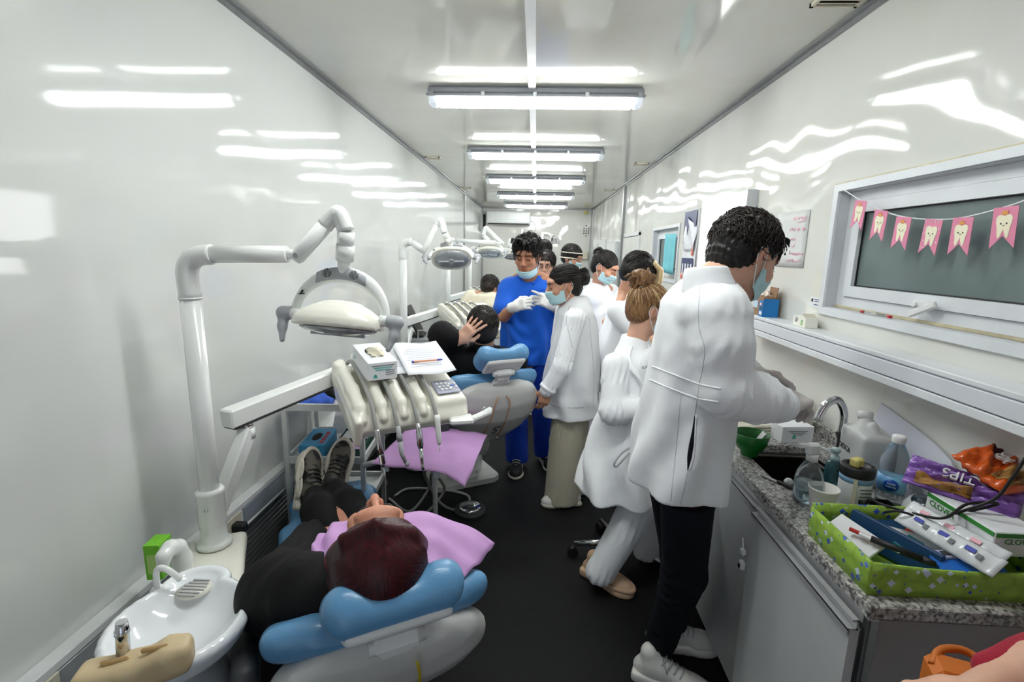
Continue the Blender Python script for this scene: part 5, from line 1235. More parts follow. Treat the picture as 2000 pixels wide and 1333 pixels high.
# ---------------------------------------------------------------- seated woman with light brown bun
def woman_bun():
    P = Person('seated woman in white coat with light brown hair tied in a bun', (.50, 2.30), SK_light)
    f = norm(V(.80, -.45, 0)); yaw = math.atan2(f[1], f[0])-PI/2; Rb = rot('Z', yaw)
    hc = at(1268, 604, 2.28); hR = tri(norm(V(.93, .18, -.22)), (.2, 0, 1)); nk = at(1243, 668, 2.28)
    shR = at(1198, 712, 2.16); elR = at(1196, 800, 2.10); wrR = at(1278, 798, 2.04); shL = at(1275, 700, 2.42); elL = at(1290, 790, 2.38); wrL = at(1300, 800, 2.2)
    hip = V(.47, 2.30, .60); kR, kL = V(.54, 2.12, .47), V(.66, 2.2, .5); aR, aL = onz(1172, 1118, .1), onz(1262, 1075, .1)
    P.core([([nk, at(1235, 740, 2.28), hip], [.04, .1, .12]), ([nk, shR+V(.03, .03, -.02), elR, wrR], [.035, .036, .032, .024]), ([nk, shL, elL, wrL], [.035, .036, .032, .024]), ([hip, kR, aR], [.09, .06, .038]), ([hip, kL, aL], [.09, .06, .038])])
    P.addhead(hc, hR, nk, .97, .048, .0036); P.finish()
    P.brows(HR_brown); P.eyes()
    def ex(s):
        rng = random.Random(2)
        c = V(0, -.085, .125)
        s.ell(P.L(*c), (.038, .036, .034), P.hR, .01)
        for i in range(34):
            a = rng.uniform(0, 2*PI); tl = rng.uniform(-.6, .6)
            p = [c+rot('X', tl)@V(.044*math.cos(a+t), .042*math.sin(a+t), .02*math.sin(3*t+a)+rng.uniform(-.02, .025)) for t in np.linspace(0, 1.8, 6)]
            s.chain([P.L(*q) for q in p], [.007, .009, .009, .009, .007, .002], k=.003)
        for i in range(9):
            a = c+V(rng.uniform(-.03, .03), -.03, rng.uniform(-.01, .03)); s.chain([P.L(*a), P.L(*(a+V(rng.uniform(-.03, .03), -.03, .0))), P.L(*(a+V(rng.uniform(-.04, .04), -.05, -.03)))], [.005, .004, .001], k=.003)
    hr = P.hair_cap(HR_brown, hairline=(0, .075, .05), hn=(0, .8, -.6), nape=-.062, wave=.0006, extra=ex)
    P.strands(HR_brown, hr, 900, .10, .0013, (0, -.085, .125), curl=.1, seed=3, hairline=(0, .075, .05), hn=(0, .8, -.6), nape=-.062, lift=.015); P.strands(HR_blond, hr, 160, .09, .0012, (0, -.085, .125), curl=.1, seed=5, hairline=(0, .075, .05), hn=(0, .8, -.6), nape=-.062, lift=.03)
    P.mask()
    P.wear('hair_tie', MB().tube([P.L(*(V(0, -.085, .125)+V(.046*math.cos(a), .03*math.sin(a)*.6+.01, .046*math.sin(a)))) for a in np.linspace(0, 2*PI, 20, endpoint=False)], .0032, 6, closed=True).mesh('hair_tie'), M_loop)
    st = []
    for (px, py, Y, rl, rf) in ((1212, 955, 2.20, .215, .20), (1220, 900, 2.22, .21, .19), (1228, 830, 2.25, .185, .16), (1234, 770, 2.27, .17, .125), (1236, 725, 2.28, .178, .115), (1238, 700, 2.28, .16, .095), (1241, 676, 2.29, .10, .075), (1240, 655, 2.30, .072, .06)):
        q = at(px, py, Y); l = Rb.T@V(q[0], q[1], 0); st.append((q[2], l[0], l[1], rl, rf))
    s = cloth_sdf([at(1212, 965, 2.2), nk, shR, elR, wrR, shL, elL], .26, .0075)
    s.loft(st, Rb, (0, 0, 0), 2.3, 0, wr=.022, wn=6, ph=1.1, wz=.002)
    s.chain([shR+V(.03, .05, 0), shR+V(.01, .0, -.01), elR+V(0, -.03, 0)], [.05, .06, .06], k=.018, wr=.006, wl=.08).chain([elR+V(0, -.03, 0), wrR], [.06, .05], k=.02, wr=.008, wl=.06, ph=1).chain([shL, elL, wrL], [.064, .056, .045], k=.035)
    coat = P.wear('white_coat', s, CL_white, 2)
    # scrub top showing in the neck opening, lapels, coat cord
    ch = SDF(nk-.25, nk+.25, .007); q = at(1268, 725, 2.17)
    ch.ell(q, (.075, .05, .11), Rb, 0)
    obj('scrub_top', ch.mesh('scrub_top'), CL_white2, coat)
    for a, b, c, d in (((1238, 672, 2.22), (1232, 700, 2.15), (1252, 738, 2.09), (1262, 770, 2.09)), ((1262, 668, 2.26), (1290, 700, 2.2), (1292, 738, 2.16), (1285, 770, 2.15))):
        A, B, C_, D_ = [at(*q) for q in (a, b, c, d)]
        wv = norm(at(1220, 710, 2.15)-at(1250, 705, 2.13))*.035
        obj('lapel', MB().grid(lambda u, v: (bez([A, B, C_, D_], 5)[min(15, int(u*15))]+wv*v*math.sin(PI*min(1, u*1.1+.12))), 15, 3, .006), CL_white, coat)
    obj('pocket_cord', MB().tube(bez([at(1236, 872, 2.02), at(1215, 885, 1.99), at(1200, 905, 1.97), at(1204, 912, 1.97), at(1220, 895, 1.98), at(1236, 880, 2.02)], 5), .0045, 6), M_greypl, coat)
    e = text('coat_embroidery', 'ILIA CU', .017, M_ink, P.T, (0, 0, 0), np.eye(3)); u = norm(at(1282, 716, 2.115)-at(1258, 719, 2.10)); n_ = norm(V(.1, -1, .15)); e.matrix_basis = Matrix.Translation(-P.T.location) @ Matrix([[*np.array([u[i], np.cross(n_, u)[i], n_[i]]), at(1266, 717, 2.085)[i]] for i in range(3)]+[[0, 0, 0, 1]])
    s = cloth_sdf([hip, aR, aL, kR, kL], .2, .008)
    s.cone(hip+V(.03, -.05, -.04), kR, .1, .088, 0).cone(kR, aR, .085, .068, .03, wr=.004, wl=.1).cone(hip+V(.06, 0, -.04), kL, .1, .085, .03).cone(kL, aL, .08, .065, .03, wr=.004, wl=.1); s.half((0, 0, .06), (0, 0, -1)).half((0, 0, .66), (0, 0, 1))
    P.wear('white_trousers', s, CL_white2)
    h0 = onz(1142, 1118, 0); shoe(P, h0, onz(1215, 1158, 0), M_shoetan, M_shoetan, .27, .048, .075, laces=M_shoetan, chunky=.015)
    h0 = onz(1252, 1085, 0); shoe(P, h0, h0+V(.3, -.12, 0), M_shoetan, M_shoetan, .27, .048, .075, laces=M_shoetan, chunky=.015)
    return P
BUN = woman_bun()
st = thing('stool', 'black wheeled stool under the seated woman in white coat', 'stool', (.50, 2.34, 0))
obj('seat', MB().lathe([(0, .40), (.14, .40), (.16, .415), (.16, .44), (.14, .455), (0, .457)], n=28), M_black, st)
obj('gas_column', MB().tube([(0, 0, .08), (0, 0, .4)], .024, 14), M_chrome, st)
for k in range(5):
    a = k*2*PI/5+.62; d = V(math.cos(a), math.sin(a), 0)
    l = obj('base_leg', MB().tube([V(0, 0, .1), d*.25+V(0, 0, .075)], [.02, .014], 8), M_chrome, st)
    obj('wheel', MB().tube([d*.255+V(-d[1], d[0], 0)*-.018+V(0, 0, .028), d*.255+V(-d[1], d[0], 0)*.018+V(0, 0, .028)], .028, 14), M_black, l)

# ---------------------------------------------------------------- standing women in white scrubs further back
def woman_scrub(label, loc, hc, fwd, nk, sh, arms, st, hair, hair2=None, mask=True, bun=True, skin=None, bf=None, top=None, trousers=None, headup=(0, 0, 1), nosleeve=False, seed=1, blond=False, hs=.97, coat=False):
    P = Person(label, loc, skin or SK_mid); bf = norm(V(bf if bf is not None else fwd)*V(1, 1, 0)); Rb = rot('Z', math.atan2(bf[1], bf[0])-PI/2)
    hR = tri(fwd, headup); hip = V(loc[0], loc[1], .86)
    ch = [([nk, V(nk)*.5+hip*.5, hip], [.04, .1, .11])]
    for a in arms: ch.append(([nk, a[0]], [.04, .045]))
    for sx in (-1, 1): ch.append(([hip, hip+Rb@V(sx*.09, 0, -.42), hip+Rb@V(sx*.09, 0, -.77)], [.09, .055, .036]))
    P.core(ch)
    for a in arms:
        s = cloth_sdf(a, .1, .008); s.chain(a, [.045, .038, .028][:len(a)], k=.02); P.addsdf(s)
        if len(a) > 2: P.addhand(a[2], V(a[2])-V(a[1]), (0, 0, -1), 'R', (.5, .5, .5, .5), .4, .9, .005, fr=.026)
    P.addhead(hc, hR, nk, hs, .048, .0048); P.finish(); P.brows(HR_black)
    def ex(s):
        if bun:
            s.ell(P.L(0, -.105, .075), (.042, .04, .042), P.hR, .012)
            rng = random.Random(seed)
            for i in range(14):
                a = rng.uniform(0, 2*PI); s.chain([P.L(.036*math.cos(a+t), -.105+.03*math.sin(a+t), .075+.036*math.sin(a+t+1)) for t in np.linspace(0, 1.5, 4)], [.008, .009, .008, .003], k=.004)
    hr = P.hair_cap(hair, hairline=(0, .082, .05), hn=(0, .8, -.6), nape=-.07 if bun else -.11, fat=1.02 if bun else 1.1, back=1.0 if bun else 1.08, extra=ex, seed=seed, tufts=0, h=.0055, wave=.0006)
    if bun: P.strands(HR_soft, hr, 260, .09, .0028, (0, -.105, .075), curl=.15, seed=seed, hairline=(0, .086, .05), hn=(0, .8, -.6), lift=.03)
    else: P.strands(HR_soft, hr, 300, .08, .003, None, (0, -.25, -.6), .3, seed, (0, .086, .05), (0, .8, -.6), 1.09, 1.07, -.1, .08)
    if mask: P.mask()
    pts = [V(nk), V(loc[0], loc[1], st[0][0])]+[q for a in arms for q in a[:2]]
    s = cloth_sdf(pts, .28, .009); s2 = []
    for (z, dx, dy, rl, rf) in st:
        l = Rb.T@V(loc[0]+dx, loc[1]+dy, 0); s2.append((z, l[0], l[1], rl, rf))
    s.loft(s2, Rb, (0, 0, 0), 2.3, 0, wr=.01, wn=7, ph=seed, wz=.003)
    for a in arms: s.cone(a[0], V(a[0])*.42+V(a[1])*.58, .07, .07, .035, wr=.003, wl=.06)
    P.wear('scrub_top', s, top or CL_white2, 2)
    s = cloth_sdf([hip, V(loc[0], loc[1], 0)], .3, .011)
    for sx in (-1, 1): s.cone(hip+Rb@V(sx*.085, 0, 0), hip+Rb@V(sx*.095, 0, -.79), .11, .085, .03, wr=.003, wl=.1)
    s.half((0, 0, .05), (0, 0, -1)).half(hip+V(0, 0, .06), (0, 0, 1)); P.wear('scrub_trousers', s, trousers or CL_white2)
    for sx in (-1, 1):
        h0 = V(loc[0], loc[1], 0)+Rb@V(sx*.095, -.05, 0); shoe(P, h0, h0+bf, M_shoeblk, M_sole, .25, .046, .07, h=.011)
    return P
# third woman: dark bun, looking down
hc = at(1181, 522, 3.75)
P3 = woman_scrub('woman in short-sleeved white scrubs with black bun and blue mask, looking down', (.52, 3.82), hc, (.72, -.40, -.42), V(.50, 3.82, 1.36), None,
    [[at(1152, 578, 3.80), at(1166, 625, 3.72), V(.68, 3.62, 1.05)], [V(.62, 3.98, 1.28), V(.72, 3.85, 1.05)]],
    [(.80, 0, 0, .18, .14), (1.0, -.005, 0, .165, .125), (1.15, -.01, 0, .17, .12), (1.27, -.02, 0, .165, .105), (1.33, -.02, 0, .11, .075), (1.365, -.02, 0, .06, .055)], HR_black, bf=(.8, -.35, 0), seed=3)
# fourth woman: black hair with a blond front lock, back to us
hc = at(1246, 535, 3.02)
P4W = woman_scrub('woman in white scrubs with black hair and a pale blond front lock', (.60, 3.08), hc, (.80, .10, -.52), V(.57, 3.05, 1.36), None,
    [[at(1208, 610, 2.95), at(1268, 668, 2.82), V(.85, 2.75, 1.0)], [V(.68, 3.22, 1.27), V(.80, 3.1, 1.05)]],
    [(.72, -.05, 0, .19, .16), (.95, -.05, 0, .18, .15), (1.1, -.02, 0, .175, .135), (1.24, .0, 0, .18, .12), (1.33, .0, 0, .13, .09), (1.37, -.01, -.01, .07, .06)], HR_black, bf=(.85, .2, 0), bun=False, mask=False, seed=5)
mb = SDF(P4W.hc-.2, P4W.hc+.2, .005)
for i in range(16):
    x = .085-i*.006; mb.chain([P4W.L(x-.02, .03, .115-.02*abs(i-8)/8), P4W.L(x, .085, .085), P4W.L(x*1.05, .118, .03), P4W.L(x*1.0+.01, .125, -.03)], [.013, .013, .012, .005], k=.006)
P4W.wear('blond_lock', mb, HR_blond)

# ---------------------------------------------------------------- people at the far end, mostly hidden
def far_person(label, loc, hc, fwd, hair, top, skin, seed, mask=False, bf=None):
    z = V(hc)[2]; nk = V(loc[0], loc[1], z-.17)
    return woman_scrub(label, loc, hc, fwd, nk, None, [[V(loc[0]-.17, loc[1], z-.28), V(loc[0]-.2, loc[1]-.05, z-.52)], [V(loc[0]+.17, loc[1], z-.28), V(loc[0]+.2, loc[1]-.05, z-.52)]],
        [(z-.75, 0, 0, .19, .14), (z-.5, 0, 0, .18, .13), (z-.3, 0, 0, .19, .12), (z-.22, 0, 0, .14, .09), (z-.17, 0, 0, .06, .06)], hair, bf=bf or (0, -1, 0), mask=mask, bun=False, top=top, skin=skin, seed=seed, hs=1.0)
PG = far_person('person with glasses peeking out behind the man in blue scrubs', (.10, 4.75), at(1066, 517, 4.62), (-.15, -.95, -.2), HR_dbrown, CL_white2, SK_light, 7)
for x in (-1, 1): PG.wear('glasses', MB().tube([PG.L(x*.033+.021*math.cos(a), .112, .004+.018*math.sin(a)) for a in np.linspace(0, 2*PI, 16, endpoint=False)], .0022, 6, closed=True).tube([PG.L(x*.054, .11, .008), PG.L(x*.078, .0, .01)], .002, 6).mesh('glasses'), M_black)
far_person('dark-haired person standing behind the person with glasses', (.14, 6.2), at(1064, 489, 6.2), (.2, .9, 0), HR_black, CL_blue, SK_tan, 9)
PS = far_person('person in white with respirator straps around black hair, near the end wall', (.40, 5.2), at(1117, 503, 5.1), (.75, -.45, -.3), HR_black, CL_white2, SK_mid, 12, mask=True)
for dz in (.045, -.01): PS.wear('respirator_strap', MB().tube([PS.L(.092*math.cos(a), -.016+.112*math.sin(a), dz+.03*math.sin(a)) for a in np.linspace(0, 2*PI, 24, endpoint=False)], .006, 6, closed=True).mesh('respirator_strap'), M_sole)
# ---------------------------------------------------------------- red-haired patient lying in chair 4
M_bib = mat('lilac_paper_bib', rgb(196, 152, 206), .7, 0, .05, 6, bump=.35, bscale=22)
def patient_red():
    P = Person('patient with wine red hair lying in the reclined dental chair, black trainers crossed', (O4[0], O4[1]), SK_flush)
    Dh = norm(V(-.38, .92, 0)); up = norm(-Dh*.90+V(0, 0, .43)); fw = norm(Dh*.43+V(0, 0, .90)); hc = V(-.345, 1.0, .905); hR = tri(fw, up)
    nk = hc-up*.14+fw*-.03; ax = -up
    C = lambda u, w, n: (lambda p: V(CH4.location)+rot('Z', YAW4)@p)(P4(u, w, n))      # chair back coordinates
    shL, shR = C(-.18, .50, .13), C(.18, .50, .13); hip = C(0, .0, .12)
    elL, wrL = onz(545, 1160, .70), C(-.14, .16, .26); elR, wrR = C(.27, .25, .12), C(.12, .1, .24)
    kL, kR = V(-.82, 1.70, .58), V(-.72, 1.75, .58); aL, aR = V(-.955, 1.955, .515), V(-.90, 2.01, .525)
    P.core([([nk, C(0, .3, .12), hip], [.04, .1, .11]), ([nk, shL, elL, wrL], [.04, .042, .036, .026]), ([nk, shR, elR, wrR], [.04, .042, .036, .026]), ([hip, kL, aL], [.085, .055, .036]), ([hip, kR, aR], [.085, .055, .036])])
    P.addhand(wrL, C(.0, .1, .27)-wrL, -hR[:, 1], 'L', (.3,)*4, .3, .9, .004, fr=.026); P.addhand(wrR, C(-.03, .06, .25)-wrR, -hR[:, 1], 'R', (.3,)*4, .3, .9, .004, fr=.026)
    P.addhead(hc, hR, nk, 1.0, .05, .003); P.finish(brow=(.3, .22, .2))
    P.brows(HR_dbrown); P.eyes()
    def ex(s):
        rng = random.Random(3)
        for i in range(60):       # long strands falling back over both sides of the parting
            sd = -1 if i % 2 else 1; t = rng.uniform(0, 1)
            a = V(sd*rng.uniform(.002, .012), .075-.14*t, .118-.05*t*t+rng.uniform(-.004, 0)); b = V(sd*rng.uniform(.05, .075), .05-.13*t, .085-.06*t); c = V(sd*rng.uniform(.085, .10), .01-.09*t, -.0-.03*t); d = V(sd*rng.uniform(.075, .10), -.03-.06*t, -.09)
            s.chain([P.L(*a), P.L(*b), P.L(*c), P.L(*d)], [.008, .011, .012, .006], k=.008)
        s.ell(P.L(0, -.03, .03), (.102, .102, .104), P.hR, .03).ell(P.L(0, -.07, -.06), (.085, .06, .08), P.hR, .03)
    hr = P.hair_cap(HR_red, hairline=(0, .066, .062), hn=(0, .86, -.5), fat=1.04, back=1.05, nape=-.14, extra=ex, wave=.0, h=.004)
    P.strands(HR_red, hr, 2200, .13, .0012, None, (0, -.4, -.5), .12, 6, (0, .07, .064), (0, .86, -.5), 1.0, 1.0, -.12, .0, 0, 8, (0, -.03, .03), (.1045, .1045, .1065), True)
    # black cardigan, maroon top
    s = cloth_sdf([shL, shR, elL, wrL, elR, wrR, hip, nk], .16, .008)
    s.chain([C(0, .46, .1), C(0, .25, .11), C(0, .0, .11)], [.1, .125, .125], k=.04).chain([C(-.1, .5, .09), C(-.1, .0, .1)], [.1, .11], k=.04).chain([C(.1, .5, .09), C(.1, .0, .1)], [.1, .11], k=.04)
    s.chain([shL, elL, wrL], [.095, .092, .05], k=.05, wr=.004, wl=.07).chain([shR, elR, wrR], [.075, .065, .05], k=.04, wr=.004, wl=.06)
    P.wear('black_cardigan', s, CL_black, 2)
    s = cloth_sdf([nk, shR, C(0, .2, .2), C(.2, .55, .2)], .14, .007)
    s.chain([C(-.06, .55, .17), C(0, .45, .18), C(0, .2, .2)], [.07, .08, .07], k=.03).chain([C(.1, .56, .14), C(.21, .47, .16)], [.06, .06], k=.03)
    P.wear('maroon_top', s, CL_maroon, 2)
    s = cloth_sdf([hip, kL, kR, aL, aR], .14, .007)
    s.chain([hip+V(-.04, -.02, .0), kL, aL], [.10, .064, .043], k=.02, wr=.003, wl=.05).chain([hip+V(.06, .03, .0), kR, aR], [.10, .064, .043], k=.02, wr=.003, wl=.05)
    s.half(aL+norm(aL-kL)*.0, norm(aL-kL)); P.wear('black_leggings', s, CL_black)
    tt = norm(V(-.32, .55, .78))
    u, Q = shoe(P, V(-1.005, 1.925, .445), V(-1.005, 1.925, .445)+norm(V(-.12, .58, .75)), M_shoemix, M_sole, .265, .05, .085, laces=M_ink, h=.0055, chunky=.018, nrm=norm(V(.75, -.45, .45)))
    for y, x in ((.07, -.047), (.15, -.05)): obj('side_panel', MB().grid(lambda a, b: Q(x*(1.0-.0*a)+.0, y-.035+.09*a, .028+.035*b+.012*math.sin(a*PI)), 6, 3, .006), M_sole, u)
    shoe(P, V(-.895, 2.02, .455), V(-.895, 2.02, .455)+norm(V(.02, .55, .78)), M_shoemix, M_sole, .265, .05, .085, laces=M_ink, h=.0055, chunky=.018, nrm=norm(V(.12, -.82, .55)))
    return P
RED = patient_red()
rows = [[onz(612, 1112, .80), onz(655, 1135, .80), onz(745, 1150, .78), onz(835, 1128, .80), onz(888, 1144, .76)],
        [onz(610, 1070, .82), onz(650, 1080, .83), onz(745, 1075, .84), onz(850, 1055, .83), onz(935, 1105, .76)],
        [onz(632, 1040, .82), onz(660, 1020, .83), onz(745, 1010, .84), onz(855, 1003, .84), onz(966, 1058, .77)]]
def bibf(u, v):
    def cr(r): q = bez(r, 8); t = u*(len(q)-1); i = min(int(t), len(q)-2); return q[i]*(1-(t-i))+q[i+1]*(t-i)
    a, b, c = [cr(r) for r in rows]; p = (1-v)*(1-2*v)*a+4*v*(1-v)*b+v*(2*v-1)*c
    return p+V(0, 0, .007*math.sin(u*26+v*3)*(.3+abs(u-.5)*1.6)+.004*math.sin(v*17+u*8))
tag(obj('paper_bib', MB().grid(bibf, 48, 20, .0015), M_bib), 'lilac paper bib spread over the chest of the red-haired patient', 'paper bib')

# ---------------------------------------------------------------- patient in black jacket, hand behind the head, chair 5
def patient_black():
    D5 = V(-math.sin(YAW5), math.cos(YAW5), 0); R5 = V(math.cos(YAW5), math.sin(YAW5), 0)
    P = Person('patient in black jacket sitting in dental chair 5 with one hand behind the head', (O5[0], O5[1]), SK_light)
    hc = at(944, 640, 2.86); hR = tri(D5+R5*.35+V(0, 0, .05), V(-.1, 0, 1)); nk = hc+V(.005, .02, -.15)
    shL, shR = at(893, 700, 2.88), at(985, 706, 3.02); elL, wrL = at(864, 655, 2.76), at(896, 664, 2.72); elR, wrR = V(-.12, 3.25, .85), V(-.25, 3.45, .75)
    hip = V(-.44, 3.16, .60); kL, kR = V(-.78, 3.55, .66), V(-.60, 3.62, .68); aL, aR = at(852, 728, 3.85), V(-.80, 4.0, .56)
    P.core([([nk, nk*.5+hip*.5, hip], [.045, .11, .12]), ([nk, shL, elL], [.045, .045, .038]), ([nk, shR, elR, wrR], [.045, .045, .038, .026]), ([hip, kL, aL], [.09, .06, .04]), ([hip, kR, aR], [.09, .06, .04])])
    P.addhand(at(898, 664, 2.72), at(925, 636, 2.72)-at(898, 664, 2.72), (.35, .85, .1), 'L', (.12, .18, .22, .3), .2, 1.0, .003, fore=elL*.35+wrL*.65, fr=.029, spread=.16)
    P.addhead(hc, hR, nk, 1.0, .054, .004); P.finish()
    hr = P.hair_cap(HR_dbrown, hairline=(0, .075, .055), hn=(0, .86, -.5), fat=1.1, back=1.07, nape=-.085, tufts=0, seed=21, flow=(0, -.2, -.6), h=.005, wave=.0005)
    P.strands(HR_soft, hr, 500, .045, .0026, None, (0, -.3, -.6), .5, 5, (0, .075, .055), (0, .86, -.5), 1.09, 1.06, -.085, .12, .4)
    P.wear('earring', MB().lathe([(0, -.005), (.005, 0), (0, .005)], P.L(.084, -.008, -.04), 8).mesh('earring'), M_chrome)
    s = cloth_sdf([shL, shR, elL, wrL, elR, wrR, hip, nk], .18, .008)
    s.chain([nk+V(0, .02, -.04), nk*.55+hip*.45, hip], [.10, .17, .17], k=.05, wr=.004, wl=.11).cone(shL+V(.03, 0, -.03), hip+V(-.1, 0, .1), .11, .12, .06, wr=.004, wl=.08).cone(shR+V(-.03, 0, -.03), hip+V(.1, .06, .1), .11, .12, .06, wr=.004, wl=.08, ph=2)
    s.chain([shL, elL], [.085, .075], k=.05, wr=.005, wl=.07).chain([elL, wrL+(elL-wrL)*.3], [.075, .055], k=.04, wr=.005, wl=.05).chain([shR, elR, wrR], [.085, .075, .055], k=.05)
    jk = P.wear('black_jacket', s, CL_black, 2)
    obj('collar', MB().tube(bez([nk+V(-.08, .03, .035), nk+V(-.05, -.06, .03), nk+V(.03, -.08, .025), nk+V(.09, -.02, .02)], 5), .018, 8, flat=1.4), CL_black, jk)
    s = cloth_sdf([hip, kL, kR, aL, aR], .16, .009); s.chain([hip, kL, aL], [.12, .085, .06], k=.03).chain([hip, kR, aR], [.12, .085, .06], k=.03); P.wear('black_trousers', s, CL_black)
    h0 = aL+V(.02, .06, -.06); shoe(P, h0, h0+norm(V(-.18, .25, .9)), M_shoewht, M_sole, .26, .05, .08, laces=M_sole, h=.007, nrm=norm(V(.1, -.95, .2)))
    h0 = aR+V(.02, .06, -.06); shoe(P, h0, h0+norm(V(.05, .3, .9)), M_shoewht, M_sole, .26, .05, .08, laces=M_sole, h=.007, nrm=norm(V(.05, -.95, .2)))
    return P
PB = patient_black()

# ---------------------------------------------------------------- person in cream top bending over the third chair
hc = at(957, 562, 5.0)
PC = woman_scrub('person in cream top with dark hair bending over the chair beyond the black jacket', (-.53, 4.98), hc, (.45, .80, -.55), V(-.46, 4.98, 1.17), None,
    [[V(-.66, 4.95, 1.12), at(905, 600, 4.9), V(-.62, 4.75, 1.02)], [V(-.34, 5.1, 1.1), V(-.25, 5.3, .95)]],
    [(.70, 0, 0, .2, .17), (.92, 0, 0, .21, .17), (1.05, 0, 0, .2, .15), (1.14, .02, 0, .15, .11), (1.18, .05, 0, .07, .06)], HR_dbrown, bf=(.35, .9, 0), bun=False, mask=False, top=CL_cream, seed=14, skin=SK_mid)

# ---------------------------------------------------------------- bystander in crimson at the end of the counter, orange bag
def bystander():
    P = Person('bystander in crimson top, only a bare forearm showing past the counter end', (.86, .40), SK_light)
    nk = V(.88, .38, 1.42); sh = V(.80, .52, 1.30); el = V(.80, .60, .98); wr = V(.585, .60, 1.0)
    hip = V(.88, .36, .85); sh2 = V(.95, .22, 1.3); el2 = V(1.0, .3, 1.05); wr2 = V(.85, .42, .95)
    P.core([([nk, V(.88, .37, 1.1), hip], [.04, .1, .11]), ([nk, sh], [.04, .045]), ([nk, sh2, el2, wr2], [.04, .04, .035, .026]), ([hip, V(.84, .36, .45), V(.82, .36, .1)], [.09, .06, .04]), ([hip, V(.96, .36, .45), V(.96, .36, .1)], [.09, .06, .04])])
    s = cloth_sdf([sh, el, wr], .1, .005); a = onz(2030, 1310, 1.03); b = onz(1900, 1365, 1.0)
    s.chain([sh, el, a, b], [.042, .038, .034, .026], k=.02); P.addsdf(s)
    P.addhand(b, norm(b-a), (0, 0, -1), 'L', (.8,)*4, .5, .95, .0035, fr=.028)
    P.addhead(V(.86, .42, 1.56), tri((-.5, .8, -.2), (0, 0, 1)), nk, .97, .05, .005); P.finish()
    P.hair_cap(HR_dbrown, nape=-.1, fat=1.06, h=.006)
    s = cloth_sdf([nk, hip, sh, el, sh2, el2, a], .2, .007)
    s.loft([(.75, .88, .36, .19, .13), (1.05, .88, .36, .18, .125), (1.28, .88, .38, .19, .11), (1.38, .88, .38, .12, .08), (1.42, .88, .38, .07, .06)], None, (0, 0, 0), 2.3, 0)
    s.chain([sh, el, el*.12+a*.88], [.07, .055, .042], k=.03).chain([sh2, el2, wr2], [.065, .055, .045], k=.03)
    s.chain([onz(2060, 1262, 1.05), onz(1930, 1306, 1.02)], [.026, .02], k=.02)
    P.wear('crimson_top', s, CL_red)
    s = cloth_sdf([hip, V(.9, .36, 0)], .25, .01); s.cone(hip+V(-.05, 0, 0), V(.82, .36, .06), .11, .075, 0).cone(hip+V(.07, 0, 0), V(.96, .36, .06), .11, .075, .03); s.half((0, 0, .05), (0, 0, -1)); P.wear('jeans', s, CL_jean)
    for x in (.82, .96): shoe(P, V(x, .32, 0), V(x-.1, .6, 0), M_shoeblk, M_sole, .25, .046, .07, h=.01)
    c = onz(1885, 1318, .98); B = thing('leather_bag', 'orange leather bag with brass clasp hanging from the bystander arm', 'bag', c-V(0, 0, .19))
    mo = mat('orange_leather', rgb(206, 112, 36), .5, 0, .15, 9, bump=.3, bscale=120); R = rot('Z', -.35)
    obj('bag_body', MB().box((0, 0, .08), (.045, .03, .12), R, .012), mo, B); obj('bag_flap', MB().box(R@V(0, -.037, .15), (.042, .006, .05), R, .004), mo, B)
    obj('clasp', MB().lathe([(.012, 0), (.012, .006), (0, .008)], R@V(.03, -.02, .2), 14).tube([R@V(.02, -.02, .2), R@V(.055, .0, .205)], .005, 8), M_gold, B)
    obj('strap', MB().tube(bez([R@V(-.04, 0, .19), R@V(-.02, .03, .20), R@V(.02, .04, .20), R@V(.04, 0, .19)], 6), .006, 8), mo, B)
bystander()
# ================================================================= sink counter on the right
ZT = .87
def granite():
    m = bpy.data.materials.new('speckled_granite'); m.use_nodes = True; nt = m.node_tree; N = nt.nodes; L = nt.links; b = N['Principled BSDF']
    tc = N.new('ShaderNodeTexCoord'); vo = N.new('ShaderNodeTexVoronoi'); vo.inputs['Scale'].default_value = 150; nz = N.new('ShaderNodeTexNoise'); nz.inputs['Scale'].default_value = 90; nz.inputs['Detail'].default_value = 5
    for q in (vo, nz): L.new(tc.outputs['Object'], q.inputs['Vector'])
    mx = N.new('ShaderNodeMath'); mx.operation = 'MULTIPLY_ADD'; L.new(vo.outputs['Color'], mx.inputs[0]); mx.inputs[1].default_value = .55; L.new(nz.outputs['Fac'], mx.inputs[2])
    rp = N.new('ShaderNodeValToRGB'); e = rp.color_ramp.elements; e[0].position = .42; e[0].color = rgb(58, 57, 57); e[1].position = .98; e[1].color = rgb(205, 203, 200); k = e.new(.66); k.color = rgb(128, 126, 124)
    L.new(mx.outputs[0], rp.inputs[0]); L.new(rp.outputs[0], b.inputs['Base Color']); b.inputs['Roughness'].default_value = .22
    return m
M_rail = mat('satin_rail', rgb(196, 198, 200), .45, .45, .05, 20); M_gran = granite(); M_lam = mat('grey_laminate', rgb(198, 200, 201), .38, 0, .05, 4); M_lam2 = mat('grey_end_panel', rgb(150, 148, 148), .45, 0, .06, 3); M_steel = mat('sink_steel', rgb(96, 92, 88), .35, 1, .15, 14)
X0, X1, Y0, Y1 = .735, XR-.002, .945, 2.58; S = (.815, 1.10, 1.50, 1.84)
WT = MB().bx(X0, X1, Y0, S[2], ZT-.032, ZT, .003).bx(X0, X1, S[3], Y1, ZT-.032, ZT, .003).bx(X0, S[0], S[2]-.002, S[3]+.002, ZT-.032, ZT, .003).bx(S[1], X1, S[2]-.002, S[3]+.002, ZT-.032, ZT, .003)
wt = thing('worktop', 'speckled grey granite worktop with sunk steel sink', 'worktop', (X0, Y0, 0))
obj('slab', WT, M_gran, wt, world=True)
